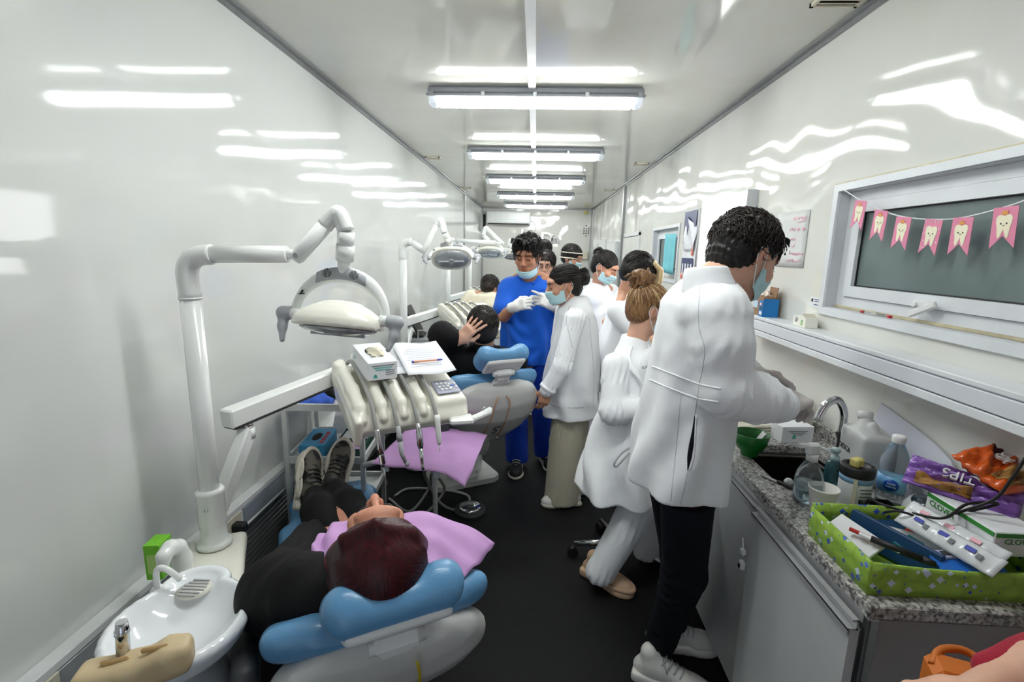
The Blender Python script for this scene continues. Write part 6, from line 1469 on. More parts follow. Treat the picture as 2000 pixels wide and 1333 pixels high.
obj('upstand', MB().bx(X1-.016, X1, Y0, Y1, ZT, ZT+.045, .002), M_gran, wt, world=True)
sk = SDF((S[0]-.03, S[2]-.03, ZT-.22), (S[1]+.03, S[3]+.03, ZT+.02), .0055)
sk.box(((S[0]+S[1])/2, (S[2]+S[3])/2, ZT-.10), ((S[1]-S[0])/2, (S[3]-S[2])/2, .10), None, .04, 0).shell(.016).half((0, 0, ZT-.034), (0, 0, 1))
obj('sink_basin', sk.mesh('sink_basin'), M_steel, wt, world=True)
obj('sink_drain', MB().lathe([(.03, 0), (.03, .004), (0, .003)], ((S[0]+S[1])/2, (S[2]+S[3])/2, ZT-.193), 20), M_chrome, wt, world=True)
# base cabinet
cb = thing('base_cabinet', 'grey laminate base cabinet with sliding doors under the granite worktop', 'cabinet', (X0, Y0, 0))
obj('carcass', MB().bx(.778, X1, Y0+.022, S[2]-.02, .08, ZT-.034).bx(.778, X1, S[3]+.02, Y1-.01, .08, ZT-.034).bx(.778, X1, S[2]-.02, S[3]+.02, .08, ZT-.24), M_lam, cb, world=True)
obj('plinth', MB().bx(.83, X1, Y0+.05, Y1-.03, 0, .08), M_black, cb, world=True)
obj('end_panel', MB().bx(.762, X1, Y0+.004, Y0+.022, .07, ZT-.034), M_lam2, cb, world=True)
obj('corner_post', MB().bx(.742, .764, Y0+.002, Y0+.024, .07, ZT-.034, .003), M_alu, cb, world=True)
obj('top_rail', MB().bx(.742, .776, Y0+.024, Y1-.01, ZT-.062, ZT-.034, .002), M_rail, cb, world=True)
for nm, y0, y1, x in (('d', .962, 1.445, .715), ('d', 1.40, 1.93, .738), ('d', 1.90, 2.56, .756)):
    dz = ZT-.075
    d = obj('door', MB().bx(x, x+.02, y0, y1, .10, dz), M_lam, cb, world=True)
    obj('handle_profile', MB().bx(x-.006, x+.022, y0, y1, dz, dz+.005).bx(x-.006, x-.003, y0, y1, dz-.012, dz+.004).bx(x+.012, x+.016, y0, y1, dz, dz+.026).bx(x+.002, x+.016, y0, y1, dz+.022, dz+.027), M_rail, d)
lk = obj('latch', MB().box((.708, 1.462, .60), (.008, .012, .014), None, .004).box((.712, 1.475, .64), (.008, .010, .009), None, .003).tube([(.714, 1.49, .68), (.714, 1.472, .625)], .003, 6), M_whitepl, cb, world=True)
obj('latch_hole', MB().box((.699, 1.462, .597), (.002, .005, .006)), M_black, lk)
obj('hinge', MB().box((.79, Y0+.0, .55), (.03, .006, .05), None, .002), M_dark, cb, world=True)
def on(px, py, z=ZT): return onz(px, py, z)
def small(name, label, cat, px, py, z=ZT, rz=0, group=None, p=None): return thing(name, label, cat, on(px, py, z) if p is None else p, rz, group)
M_paper = mat('white_paper', rgb(232, 234, 238), .7, 0, .03, 5); M_teal = mat('teal_print', rgb(70, 180, 170), .6); M_blueink = mat('blue_ink', rgb(40, 60, 170), .5); M_greytxt = mat('grey_print', rgb(120, 124, 130), .7)
# faucet
fp = V(1.115, 1.70, ZT)
fc = thing('faucet', 'chrome gooseneck faucet behind the sink', 'faucet', fp)
tip = on(1600, 812, 1.03)-fp
obj('spout', MB().tube(bez([(0, 0, 0), (0, 0, .12), V(-.005, -.002, .19), V(-.035, -.008, .235), V(-.075, -.016, .225), V(-.098, -.02, .185), V(-.102, -.021, .165)], 8), .0135, 18), M_chrome, fc)
obj('spout_base', MB().lathe([(.028, 0), (.028, .012), (.02, .02), (.02, .05), (.0145, .055)], (0, 0, 0), 24), M_chrome, fc)
obj('lever', MB().tube([(.0, -.018, .04), (.0, -.06, .055)], .006, 10), M_chrome, fc)
# green mixing bowl with a spatula
gb = small('mixing_bowl', 'green rubber mixing bowl on the granite edge beside the sink', 'bowl', 1463, 888)
M_green = mat('green_rubber', rgb(14, 104, 34), .35, 0, .08, 8)
obj('bowl', MB().lathe([(.03, 0), (.032, .006), (.03, .012), (.044, .026), (.056, .05), (.063, .085), (.060, .086), (.052, .05), (.038, .026), (.0, .02)], n=36), M_green, gb)
obj('plaster_smear', MB().grid(lambda u, v: (.03+.02*u, .02-.03*v, .055+.03*u+.004*math.sin(v*9)), 5, 4, .003), M_paper, gb)
# newspaper stack, roll tub, glove box
nw = small('newspaper_stack', 'folded newspapers stacked on the worktop past the green bowl', 'newspapers', 1462, 838, rz=.25)
for i in range(6):
    a = random.Random(i).uniform(-.12, .12)
    sh = obj('newspaper', MB().grid(lambda u, v: rot('Z', a)@V(-.13+.26*u, -.09+.2*v, .006+i*.0075+.004*math.sin(u*5+i)*(v)+.003*math.sin(v*8+i*2)), 8, 6, .006), mat('newsprint', rgb(212, 208, 192), .85, 0, .08, 12), nw)
for k in range(5): obj('print_block', MB().box((-.07+.03*k, .0+.02*(k % 2), .0535), (.011, .03-.008*(k % 3), .0006), rot('Z', .05)), mat('newsprint_ink', rgb(140, 142, 150), .8, 0, .5, 150), nw)
fd = small('folder', 'dark red folder lying behind the newspapers', 'folder', 1428, 802, rz=.1)
obj('folder_cover', MB().box((0, 0, .022), (.11, .09, .02), None, .004), mat('wine_red_card', rgb(132, 30, 44), .5), fd)
gl3 = small('glove_box', 'white glove box with teal logo beside the sink', 'box', 1556, 866, rz=.12)
obj('carton', MB().box((0, .055, .034), (.066, .055, .034), None, .002), M_paper, gl3); obj('logo', MB().prism([(-.008, 0), (.008, 0), (.004, .012), (0, .016), (-.004, .012)], 0, .0006, (-.015, -.0007, .02), np.array([[1, 0, 0], [0, 0, 1], [0, -1, 0]]).T @ np.eye(3) if False else np.stack([V(1, 0, 0), V(0, 0, 1), V(0, -1, 0)], 1)), M_teal, gl3)
for i in range(3): obj('print_line', MB().box((.0, -.0006, .05-.008*i), (.04-.01*i, .0006, .0014)), M_greytxt, gl3)
tw = thing('roll_tub', 'translucent white tub with red seal behind the glove box', 'tub', V(1.13, 2.02, ZT))
obj('tub', MB().lathe([(.055, 0), (.06, .01), (.064, .1), (.064, .13), (.06, .135), (.05, .14), (0, .142)], n=32), mat('milky_plastic', rgb(224, 222, 214), .4, 0, .04, 6), tw)
obj('seal', MB().box((-.02, -.0615, .1), (.008, .002, .008), rot('Z', -.3)), mat('red_seal', rgb(190, 30, 70), .4), tw)
# spray bottle
M_clearb = mat('clear_bottle_plastic', rgb(226, 236, 240), .06, 0, .02, 6, trans=.92, ior=1.3); M_water = mat('water_in_bottle', rgb(196, 214, 222), .05, 0, .02, 6, trans=.9, ior=1.33)
sp = small('spray_bottle', 'clear spray bottle with white trigger, half full of water', 'bottle', 1574, 978)
obj('bottle', MB().lathe([(.03, 0), (.038, .006), (.0385, .075), (.034, .095), (.022, .118), (.015, .128), (.014, .135)], n=28), M_clearb, sp); obj('liquid', MB().lathe([(.0, .004), (.035, .005), (.0355, .06), (0, .061)], n=24), M_water, sp)
tg = obj('trigger_head', MB().lathe([(.016, .13), (.017, .15), (.014, .152)], n=20).box((-.002, 0, .167), (.02, .012, .018), rot('Z', .2), .006).box((-.03, -.0, .176), (.016, .008, .007), None, .003), M_whitepl, sp)
obj('trigger', MB().box((.03, .004, .166), (.022, .006, .006), rot('Y', .35), .003), M_whitepl, tg)
# paper cup
cp = small('paper_cup', 'white paper cup next to the green patterned tray', 'cup', 1603, 996)
obj('cup_wall', MB().lathe([(.028, 0), (.029, .002), (.039, .066), (.041, .068), (.041, .072), (.038, .072), (.0275, .006), (0, .005)], n=32), mat('cup_white', rgb(246, 244, 240), .5), cp)
# soap dispenser
so = small('soap_dispenser', 'teal liquid soap pump bottle behind the spray bottle', 'bottle', 1624, 942)
obj('bottle', MB().lathe([(.022, 0), (.025, .004), (.025, .06), (.02, .072), (.012, .078)], n=22), mat('teal_liquid', rgb(80, 140, 150), .08, 0, .05, 6, trans=.7), so)
obj('pump', MB().lathe([(.013, .076), (.014, .09), (.009, .092), (.009, .105), (.013, .106), (.013, .118), (0, .12)], n=18).box((-.014, 0, .113), (.014, .005, .004)), mat('pale_teal_plastic', rgb(190, 212, 214), .35), so)
# wipe tub with black lid and sponge
tb = small('wipes_tub', 'white and blue tub with black lid and a yellow sponge on top', 'tub', 1664, 982)
obj('tub', MB().lathe([(.040, 0), (.0425, .003), (.0425, .092), (.04, .095)], n=36), M_paper, tb)
obj('label_band', MB().lathe([(.0428, .075), (.0432, .075), (.0432, .09), (.0428, .09)], n=36), mat('pale_blue_print', rgb(130, 176, 212), .5), tb)
obj('lid', MB().lathe([(.044, .092), (.0455, .095), (.0455, .118), (.042, .122), (.03, .122), (.03, .118), (0, .118)], n=36), M_black, tb)
for i in range(5): obj('print_line', MB().box((.006, -.043, .062-.011*i), (.018-.002*(i % 2), .001, .0016)), M_greytxt, tb)
obj('barcode_strip', MB().box((-.024, -.0362, .05), (.005, .002, .042), rot('Z', -.55)), mat('cream_strip', rgb(222, 216, 196), .6), tb)
spg = thing('sponge', 'small pale yellow sponge on the black lid', 'sponge', V(tb.location)+V(-.008, -.005, .119), .4)
obj('sponge_block', MB().box((0, 0, .013), (.016, .013, .013), None, .004), mat('yellow_foam', rgb(222, 208, 128), .9, 0, .15, 60, bump=.6, bscale=200), spg)
kn = thing('trimming_knife', 'black-handled spatula lying along the sink edge', 'spatula', on(1520, 945), -1.05)
obj('handle', MB().box((.04, 0, .006), (.045, .006, .005), None, .003), M_black, kn); obj('blade', MB().box((-.03, 0, .004), (.03, .007, .0012)), M_alu, kn)
mk_ = thing('plaster_scrap', 'small white plaster scrap beside the sink', 'scrap', on(1540, 945), .3)
obj('scrap', MB().lathe([(.012, 0), (.015, .006), (.009, .016), (0, .018)], n=9), M_paper, mk_)
br = thing('dish_brush', 'black brush leaning on the faucet', 'brush', V(1.085, 1.66, ZT), 0)
obj('brush_handle', MB().tube([(0.0, -.02, .002), (.0, -.01, .09), (-.01, 0, .13)], [.004, .005, .009], 8), M_black, br)
# white jug with lettering
jg = thing('chemical_jug', 'white plastic jug with black lettering against the wall', 'jug', V(1.12, 1.575, ZT), -.1)
s = SDF((-.09, -.12, -.01), (.09, .12, .24), .006); s.box((0, 0, .085), (.05, .08, .085), None, .018, 0).cone((0, 0, .15), (0, .03, .2), .045, .02, .03).cone((0, -.05, .15), (0, -.02, .195), .012, .012, .01)
obj('jug_body', s.mesh('jug_body'), mat('milky_jug_plastic', rgb(220, 222, 222), .4, 0, .04, 6, trans=.15), jg); obj('cap', MB().lathe([(.022, .2), (.022, .222), (0, .224)], (0, .032, 0), 20), M_whitepl, jg)
text('jug_lettering', 'DESCA', .026, M_ink, jg, (-.051, .03, .095), np.stack([V(0, -1, 0), V(0, 0, 1), V(-1, 0, 0)], 1), xs=.9)
# water bottle
wb = small('water_bottle', 'clear water bottle with blue oval label and white cap', 'bottle', 1720, 985)
wb.location.x += .02
obj('bottle', MB().lathe([(.026, 0), (.034, .006), (.035, .03), (.033, .034), (.035, .04), (.035, .105), (.033, .11), (.036, .116), (.036, .14), (.03, .165), (.019, .188), (.014, .196), (.014, .205)], n=32), M_clearb, wb)
obj('cap', MB().lathe([(.0165, .197), (.0175, .2), (.0175, .216), (.015, .22), (0, .22)], n=24), M_whitepl, wb)
lb = obj('label_wrap', MB().lathe([(.0355, .05), (.0362, .05), (.0362, .1), (.0355, .1)], n=36), mat('bottle_label_blue', rgb(58, 112, 190), .35, 0, .3, 14, c2=rgb(130, 190, 226)), wb)
wd = norm(-V(wb.location)*V(1, 1, 0)); wrt = V(-wd[1], wd[0], 0); RW = np.stack([wrt, V(0, 0, 1), wd], 1)
obj('label_oval', MB().lathe([(.019, .0), (.019, .002), (0, .002)], wd*.0362+V(0, 0, .075), 28, RW, 1, .95), mat('label_deep_blue', rgb(20, 80, 170), .35), lb)
text('label_lettering', 'Nestlé', .0085, M_whitepl, lb, wd*.0388+V(0, 0, .080), RW, xs=.9); text('label_lettering', 'Pureza Vital', .0065, M_whitepl, lb, wd*.0388+V(0, 0, .071), RW, xs=.8)
bk = small('black_tray', 'small black plastic tray in front of the water bottle', 'tray', 1698, 992)
obj('tray_box', MB().bx(-.045, .045, -.03, .03, 0, .004).bx(-.045, .045, -.03, -.026, 0, .03).bx(-.045, .045, .026, .03, 0, .03).bx(-.045, -.041, -.03, .03, 0, .03).bx(.041, .045, -.03, .03, 0, .03), M_black, bk)
bk.location.y += -.035; bk.location.z += .001
cg = thing('curing_lamp_charger', 'white charger base with dark hood and a green light', 'charger', V(1.135, 1.33, ZT), -.5)
s = SDF((-.08, -.09, -.01), (.08, .09, .09), .006); s.box((0, 0, .018), (.05, .06, .018), None, .014, 0).ell((0, .01, .03), (.042, .05, .03), None, .02); obj('base', s.mesh('base'), M_whitepl, cg)
s = SDF((-.08, -.09, -.01), (.08, .09, .1), .006); s.ell((0, .0, .04), (.036, .046, .026), None, 0).half((0, 0, .034), (0, 0, -1)); obj('hood', s.mesh('hood'), mat('dark_blue_grey_plastic', rgb(44, 54, 66), .25, coat=.5), cg)
obj('led', MB().lathe([(.003, 0), (.003, .003), (0, .004)], (.02, -.045, .042), 10), mat('green_led', rgb(40, 220, 90), .4, emit=(.1, 1, .3, 1), estr=6), cg)
# curved clear display board leaning on the wall
bd = thing('leaning_board', 'pale curved plastic board leaning on the wall behind the bottles', 'board', V(1.185, 1.47, ZT))
ol = [(-.19, 0), (-.19, .06), (-.17, .12), (-.12, .165), (-.05, .19), (.05, .21), (.14, .225), (.205, .235), (.2, .12), (.17, 0)]
obj('board_sheet', MB().prism(ol, -.003, .003, (-.02, 0, .006), np.stack([V(0, 1, 0), V(.22, 0, .975), V(-.975, 0, .22)], 1)), mat('pale_violet_acrylic', rgb(196, 198, 210), .2, 0, .04, 5), bd)
obj('board_print', MB().prism([(-.17, .03), (-.16, .1), (-.1, .14), (-.03, .12), (-.03, .03)], .0032, .004, (-.02, 0, .006), np.stack([V(0, 1, 0), V(.22, 0, .975), V(-.975, 0, .22)], 1)), mat('grey_print_panel', rgb(150, 152, 160), .5, 0, .2, 40), bd)

# ---------------- green patterned tray and its contents
def leafy():
    m = bpy.data.materials.new('green_patterned_fabric'); m.use_nodes = True; nt = m.node_tree; N = nt.nodes; L = nt.links; b = N['Principled BSDF']; b.inputs['Roughness'].default_value = .6
    tc = N.new('ShaderNodeTexCoord'); v = N.new('ShaderNodeTexVoronoi'); v.inputs['Scale'].default_value = 48; v.inputs['Randomness'].default_value = 1; v.distance = 'MINKOWSKI'; v.inputs['Exponent'].default_value = .8; L.new(tc.outputs['Object'], v.inputs['Vector'])
    r = N.new('ShaderNodeValToRGB'); r.color_ramp.elements[0].position = .50; r.color_ramp.elements[1].position = .54; r.color_ramp.elements[0].color = (1, 1, 1, 1); r.color_ramp.elements[1].color = (0, 0, 0, 1); L.new(v.outputs['Distance'], r.inputs[0])
    v2 = N.new('ShaderNodeTexVoronoi'); v2.inputs['Scale'].default_value = 24; v2.feature = 'DISTANCE_TO_EDGE'; L.new(tc.outputs['Object'], v2.inputs['Vector'])
    r4 = N.new('ShaderNodeValToRGB'); r4.color_ramp.elements[0].position = .01; r4.color_ramp.elements[1].position = .2; r4.color_ramp.elements[0].color = rgb(140, 178, 64); r4.color_ramp.elements[1].color = rgb(160, 196, 76); L.new(v2.outputs['Distance'], r4.inputs[0])
    r2 = N.new('ShaderNodeValToRGB'); r2.color_ramp.interpolation = 'CONSTANT'; e = r2.color_ramp.elements; e[0].color = rgb(46, 84, 186); e[1].position = .62; e[1].color = rgb(210, 224, 240); k = e.new(.4); k.color = rgb(90, 120, 200); L.new(v.outputs['Color'], r2.inputs[0])
    mx = N.new('ShaderNodeMix'); mx.data_type = 'RGBA'; L.new(r4.outputs[0], mx.inputs['A'])
    L.new(r.outputs[0], mx.inputs['Factor']); L.new(r2.outputs[0], mx.inputs['B']); L.new(mx.outputs['Result'], b.inputs['Base Color'])
    return m
MG = leafy()
gt = thing('patterned_tray', 'lime green fabric tray with blue motifs full of stationery', 'tray', V(.755, .985, ZT), 0)
TX, TY, TH = .42, .235, .078
obj('tray_floor', MB().bx(0, TX, 0, TY, .001, .005), MG, gt)
sag = lambda u: -.012*math.sin(PI*u)
for nm, f in (('near', lambda u, v: (TX*u, 0, (TH+sag(u))*v)), ('far', lambda u, v: (TX*(1-u), TY, (TH+.01)*v)), ('left', lambda u, v: (0, TY*(1-u), (TH+.012*u*0)*v)), ('right', lambda u, v: (TX, TY*u, TH*v))):
    obj('tray_wall', MB().grid(f, 14, 3, .006), MG, gt)
def inT(x, y, z): return V(.755, .985, ZT)+V(x, y, z)
def boxthing(name, label, cat, p, half, R, m, part='body', bev=.002, group=None):
    t = thing(name, label, cat, p, 0, group); obj(part, MB().box((0, 0, 0), half, R, bev), m, t); return t
RT = lambda a, b=0, c=0: rot('Z', a) @ rot('X', b) @ rot('Y', c)
boxthing('folder', 'navy blue folder standing in the green tray', 'folder', inT(.135, .13, .045), (.008, .10, .035), RT(.45, .05, .2), mat('navy_card', rgb(18, 62, 104), .45), 'cover')
boxthing('folder', 'navy blue folder lying flat in the green tray behind the standing one', 'folder', inT(.19, .195, .04), (.09, .03, .012), RT(.1, .3), mat('navy_card', rgb(18, 62, 104), .45), 'cover')
boxthing('notepad', 'teal notepad lying in the green tray', 'notepad', inT(.185, .095, .045), (.035, .05, .006), RT(.5, .15), mat('teal_card', rgb(16, 124, 132), .5), 'cover')
boxthing('paper_pad', 'white paper pad in the green tray beside the teal notepad', 'paper', inT(.21, .13, .05), (.075, .032, .004), RT(-.55, .1), M_paper, 'sheet', .001)
boxthing('paper_pad', 'white folded paper under the red pen in the green tray', 'paper', inT(.06, .15, .05), (.03, .06, .004), RT(.35, .1, -.5), M_paper, 'sheet', .001)
boxthing('plastic_card', 'bright blue card under the clear case in the green tray', 'card', inT(.235, .038, .058), (.07, .022, .004), RT(-.06, .25), mat('bright_blue_card', rgb(34, 110, 210), .4), 'card', .001)
bb = boxthing('clear_case', 'clear case with dark strip in the green tray', 'case', inT(.22, .062, .066), (.04, .012, .006), RT(.15, .2), mat('lavender_plastic', rgb(170, 176, 206), .25), 'case'); obj('dark_strip', MB().box((0, -.001, .0065), (.03, .006, .001), RT(.15, .2)), M_card, bb)
for (x0, y0, x1, y1, m, l) in ((.045, .15, .115, .07, mat('red_pen', rgb(176, 40, 40), .4), 'red pen lying in the green tray'), (.055, .13, .125, .055, M_paper, 'white pen lying in the green tray'), (.07, .11, .16, .03, M_black, 'black marker lying in the green tray')):
    a, b = inT(x0, y0, .068), inT(x1, y1, .06); t = thing('pen', l, 'pen', a); d = b-a; r = .005 if 'marker' not in l else .008
    obj('barrel', MB().tube([(0, 0, 0), d*.82], r, 10), m, t); obj('cap', MB().tube([d*.8, d], [r*1.15, r*.8], 10), M_black, t)
rb_ = thing('rubber_bulb', 'red orange rubber bulb in the green tray', 'rubber bulb', inT(.23, .175, .05)); obj('bulb', MB().lathe([(0, -.016), (.016, -.01), (.022, 0), (.016, .012), (0, .017)], n=20, sx=1.3), mat('coral_rubber', rgb(206, 72, 52), .4), rb_)
M_pack = mat('clear_white_film', rgb(222, 226, 230), .25, 0, .08, 30, coat=.4); M_pink = mat('pale_pink_print', rgb(236, 178, 190), .5)
for i, (p, l) in enumerate(((V(.972, 1.066, .962), 'sealed white syringe packet with blue print lying over the green tray'), (V(1.003, 1.09, .968), 'sealed white syringe packet with pink band behind the blue printed one'))):
    t = thing('syringe_packet', l, 'packet', p); u_ = norm(V(.06, -.194, -.01)); n_ = norm(V(-.62, -.2, .75)); n_ = norm(n_-u_*u_.dot(n_)); R = np.stack([u_, np.cross(n_, u_), n_], 1)
    obj('film', MB().grid(lambda u, v: R@V(-.105+.21*u, -.024+.048*v, .011*math.sin(PI*v)*(math.sin(PI*min(1, max(0, u*1.1-.05)))**.4)+.002*math.sin(u*40)), 20, 8, .003), M_pack, t)
    for k in range(3):
        obj('print_mark', MB().box(R@V(-.06+.055*k, .004, .0135), (.010, .005, .0008), R), M_blueink if i == 0 else M_pink, t)
        if i == 0: obj('print_mark', MB().box(R@V(-.04+.055*k, -.002, .0135), (.005, .006, .0008), R), M_greytxt, t)
# long glove carton on the right with snack bags on it
gx = thing('glove_carton', 'long white glove carton with green lettering behind the patterned tray', 'box', V(1.095, 1.123, .950), 0)
RG = rot('Z', -.0)
obj('carton', MB().box((0, 0, .029), (.056, .095, .029), RG, .002), M_paper, gx)
M_gprint = mat('green_print', rgb(52, 142, 56), .5)
obj('green_band', MB().box((-.0565, 0, .051), (.0008, .093, .005)), M_gprint, gx); obj('green_band', MB().box((0, -.0955, .051), (.054, .0008, .005)), M_gprint, gx)
RXN = np.stack([V(0, -1, 0), V(0, 0, 1), V(-1, 0, 0)], 1); RYN = np.stack([V(1, 0, 0), V(0, 0, 1), V(0, -1, 0)], 1)
text('carton_lettering', 'CLOVER', .02, M_gprint, gx, (-.0572, .045, .034), RXN); text('carton_lettering', 'CLOVER', .018, M_gprint, gx, (0, -.0962, .036), RYN); text('carton_lettering', '100', .011, M_gprint, gx, (-.03, -.0962, .014), RYN)
for i in range(3): obj('print_line', MB().box((-.057, -.03+.02*i, .02-.006*i), (.0006, .03, .001)), M_greytxt, gx)
def bag(name, label, p, R, w, l, h, m, letters, lsz, seed, mp, top):
    t = thing(name, label, 'snack bag', p); rng = random.Random(seed)
    def f(sg):
        def g(u, v):
            x = (u-.5)*2; y = (v-.5)*2; e = max(0, (1-x**4))*max(0, (1-y**4)); c = .010*math.sin(x*9+seed)*math.sin(y*7+seed*2)+.006*math.sin(x*17+y*13)
            return R@V(x*w*(1-.06*math.sin(y*3+seed)), y*l, sg*(h*e**.6)+c*(.4+e))
        return g
    obj('bag_top', MB().grid(f(1), 22, 22, .002), m, t); obj('bag_bottom', MB().grid(f(-1), 16, 16, .002), m, t)
    obj('printed_food', MB().grid(lambda u, v: V(f(1)(.62+.3*u, .1+.5*v))+R@V(0, 0, .004), 8, 8, .002), mp, t)
    obj('printed_panel', MB().grid(lambda u, v: V(f(1)(.12+.2*u, .55+.3*v))+R@V(0, 0, .004), 6, 6, .002), M_paper if seed == 2 else mat('dark_plum_print', rgb(70, 20, 36), .4), t)
    if letters: text('bag_lettering', letters, lsz, M_whitepl, t, R@V(-.01, -.01, h+.012), R@top, ex=.004)
    return t
M_obag = mat('orange_foil', rgb(218, 92, 24), .3, 0, .15, 7, bump=.4, bscale=22, coat=.4); M_pbag = mat('purple_foil', rgb(128, 84, 170), .3, 0, .15, 7, bump=.4, bscale=22, coat=.4); M_food = mat('toast_print', rgb(190, 140, 70), .5, 0, .4, 24, c2=rgb(120, 80, 40)); 
def bagR(p0, p1, n): u = norm(V(p1)-V(p0)); n = V(n); n = norm(n-u*u.dot(n)); return np.stack([np.cross(n, u)*-1 if False else np.cross(u, n), u, n], 1)
p0, p1 = on(1782, 918, 1.045), on(1985, 985, 1.03)
bag('snack_bag', 'purple crisp bag with toast picture lying under the orange one', (p0+p1)/2, bagR(p0, p1, (-.45, -.5, .8)), .044, .11, .011, M_pbag, 'TIPS', .036, 2, M_food, rot('Z', -PI/2))
p0, p1 = on(1858, 938, 1.075), on(2050, 900, 1.085)
bag('snack_bag', 'crumpled orange snack bag on top of the glove carton', (p0+p1)/2+V(0, 0, .004), bagR(p0, p1, (-.5, -.5, .7)), .066, .10, .018, M_obag, '3S', .042, 5, M_food, rot('Z', -PI/2))
cbl = [V(1.13, 1.02, 1.27), V(1.112, 1.06, 1.2), V(1.09, 1.07, 1.12), V(1.07, 1.08, 1.06), V(1.03, 1.12, 1.0), on(1950, 985, 1.035), on(1890, 985, 1.03), on(1845, 1012, 1.0), on(1790, 1005, .98), on(1720, 985, .955), on(1700, 975, .93), on(1690, 985, .9)]
tag(obj('power_cable', MB().tube(bez(cbl, 7), .0035, 8), M_black), 'black cable hanging from the wall trunking across the cartons', 'cable')
tag(obj('power_cable', MB().tube(bez([inT(.16, .2, .09), inT(.17, .17, .11), inT(.2, .16, .105), inT(.22, .18, .08), inT(.23, .16, .05)], 6), .003, 8), M_black), 'black cable loop inside the green patterned tray', 'cable')
# ================================================================= things on the walls
def RX(): return np.stack([V(0, -1, 0), V(0, 0, 1), V(-1, 0, 0)], 1)      # facing -x: text right = -y
# backlit viewer panel
vp = thing('light_panel', 'bright backlit white viewing panel on the wall behind the man in white coat', 'light panel', V(XR, 3.2, 1.35))
obj('casing', MB().bx(-.06, 0, -.36, .39, -.02, .0175).bx(-.06, 0, -.36, .39, .5825, .61).bx(-.06, 0, -.36, -.2365, .0175, .5825).bx(-.06, 0, .3765, .39, .0175, .5825), mat('panel_pale_grey', rgb(206, 210, 214), .4), vp)
obj('diffuser', MB().bx(-.056, -.02, -.236, .376, .018, .582), mat('lit_acrylic', rgb(240), .4, emit=(1, 1, 1, 1), estr=PANEL), vp)
# poster
po = thing('poster', 'dental hygiene wall poster with torn top beside the light panel', 'poster', V(XR-.002, 3.98, 1.15), 0)
Rp = RX()
def pp(x0, x1, z0, z1, m, name, d=.001, n=1): return obj(name, MB().box((-d, -(x0+x1)/2, (z0+z1)/2), (.0006, abs(x1-x0)/2, abs(z1-z0)/2)), m, po)
obj('sheet', MB().grid(lambda u, v: (-.004-.004*math.sin(v*6)*u, .17-.35*u, .0+.79*v), 8, 12, .001), M_paper, po)
M_navy = mat('poster_navy', rgb(52, 62, 104), .5); M_coral = mat('poster_coral', rgb(214, 110, 92), .5)
pp(-.15, .15, .66, .785, M_navy, 'photo_block', .012); pp(-.15, -.05, .54, .66, M_navy, 'photo_block', .012); pp(-.14, .15, .30, .42, M_navy, 'teeth_band', .012); pp(-.14, .15, .25, .30, M_coral, 'gum_band', .012)
for k in range(4): pp(-.11+.07*k, -.08+.07*k, .28, .375, M_paper, 'tooth_print', .014)
pp(.09, .13, .44, .53, M_coral, 'red_block', .012)
for z in (.205, .12): pp(-.15, 0, z, z+.018, M_card, 'heading_bar', .012)
for k in range(9): pp(-.15, .0-.02*(k % 3), .1-.012*k-(0 if k < 4 else .0), .103-.012*k, M_greytxt, 'text_line', .012)
obj('torn_film', MB().grid(lambda u, v: (-.016-.01*math.sin(u*7+v*5), .1-.27*u, .48+.28*v-.1*u*v), 10, 10, .001), mat('crumpled_clear_film', rgb(226, 229, 236), .2, 0, .1, 20, bump=.8, bscale=18), po)
# teal cloth hanging in the second window
tc_ = thing('teal_cloth', 'turquoise drape hanging over the small second window', 'cloth', V(XR-.014, 4.5, 1.43))
obj('drape', MB().grid(lambda u, v: (-.004-.004*math.sin(u*14)*(1-v), .19-.37*u, .0+.35*v-.01*u), 14, 8, .002), mat('turquoise_fabric', rgb(120, 200, 212), .8, 0, .06, 10), tc_)
# handwritten sheet
hs = thing('handwritten_sheet', 'white sheet with pink handwriting and two hearts taped to the wall', 'sheet', V(XR-.001, 2.44, 1.55))
obj('sheet', MB().grid(lambda u, v: (-.002-.004*max(0, .3-v)*u, .15-.30*u, .0+.26*v), 6, 6, .0008), mat('sheet_paper', rgb(216, 218, 217), .6), hs)
M_pinkm = mat('pink_marker', rgb(244, 158, 184), .6)
rng = random.Random(6)
for r, (z, a, b) in enumerate(((.225, .02, .13), (.175, .0, .05), (.13, .02, .06), (.10, .03, .06), (.06, .02, .14), (.03, .0, .12))):
    x = a
    while x < b:
        k = rng.choice((3, 4, 5)); pts = [(-.006, -(x+.003*i), z+rng.uniform(-.008, .010)) for i in range(k)]
        obj('pen_stroke', MB().tube(pts, .0011, 5), M_pinkm, hs); x += .003*k+.004
obj('underline', MB().tube([(-.006, -.06, .207), (-.006, -.13, .212)], .0012, 5), M_pinkm, hs)
heart = [(0.009*16*math.sin(t)**3/16, .009*(13*math.cos(t)-5*math.cos(2*t)-2*math.cos(3*t)-math.cos(4*t))/16) for t in np.linspace(0, 2*PI, 22, endpoint=False)]
for y in (.075, .12): obj('heart', MB().prism(heart[::-1], 0, .001, (-.006, -y, .175), RX()), M_pinkm, hs)
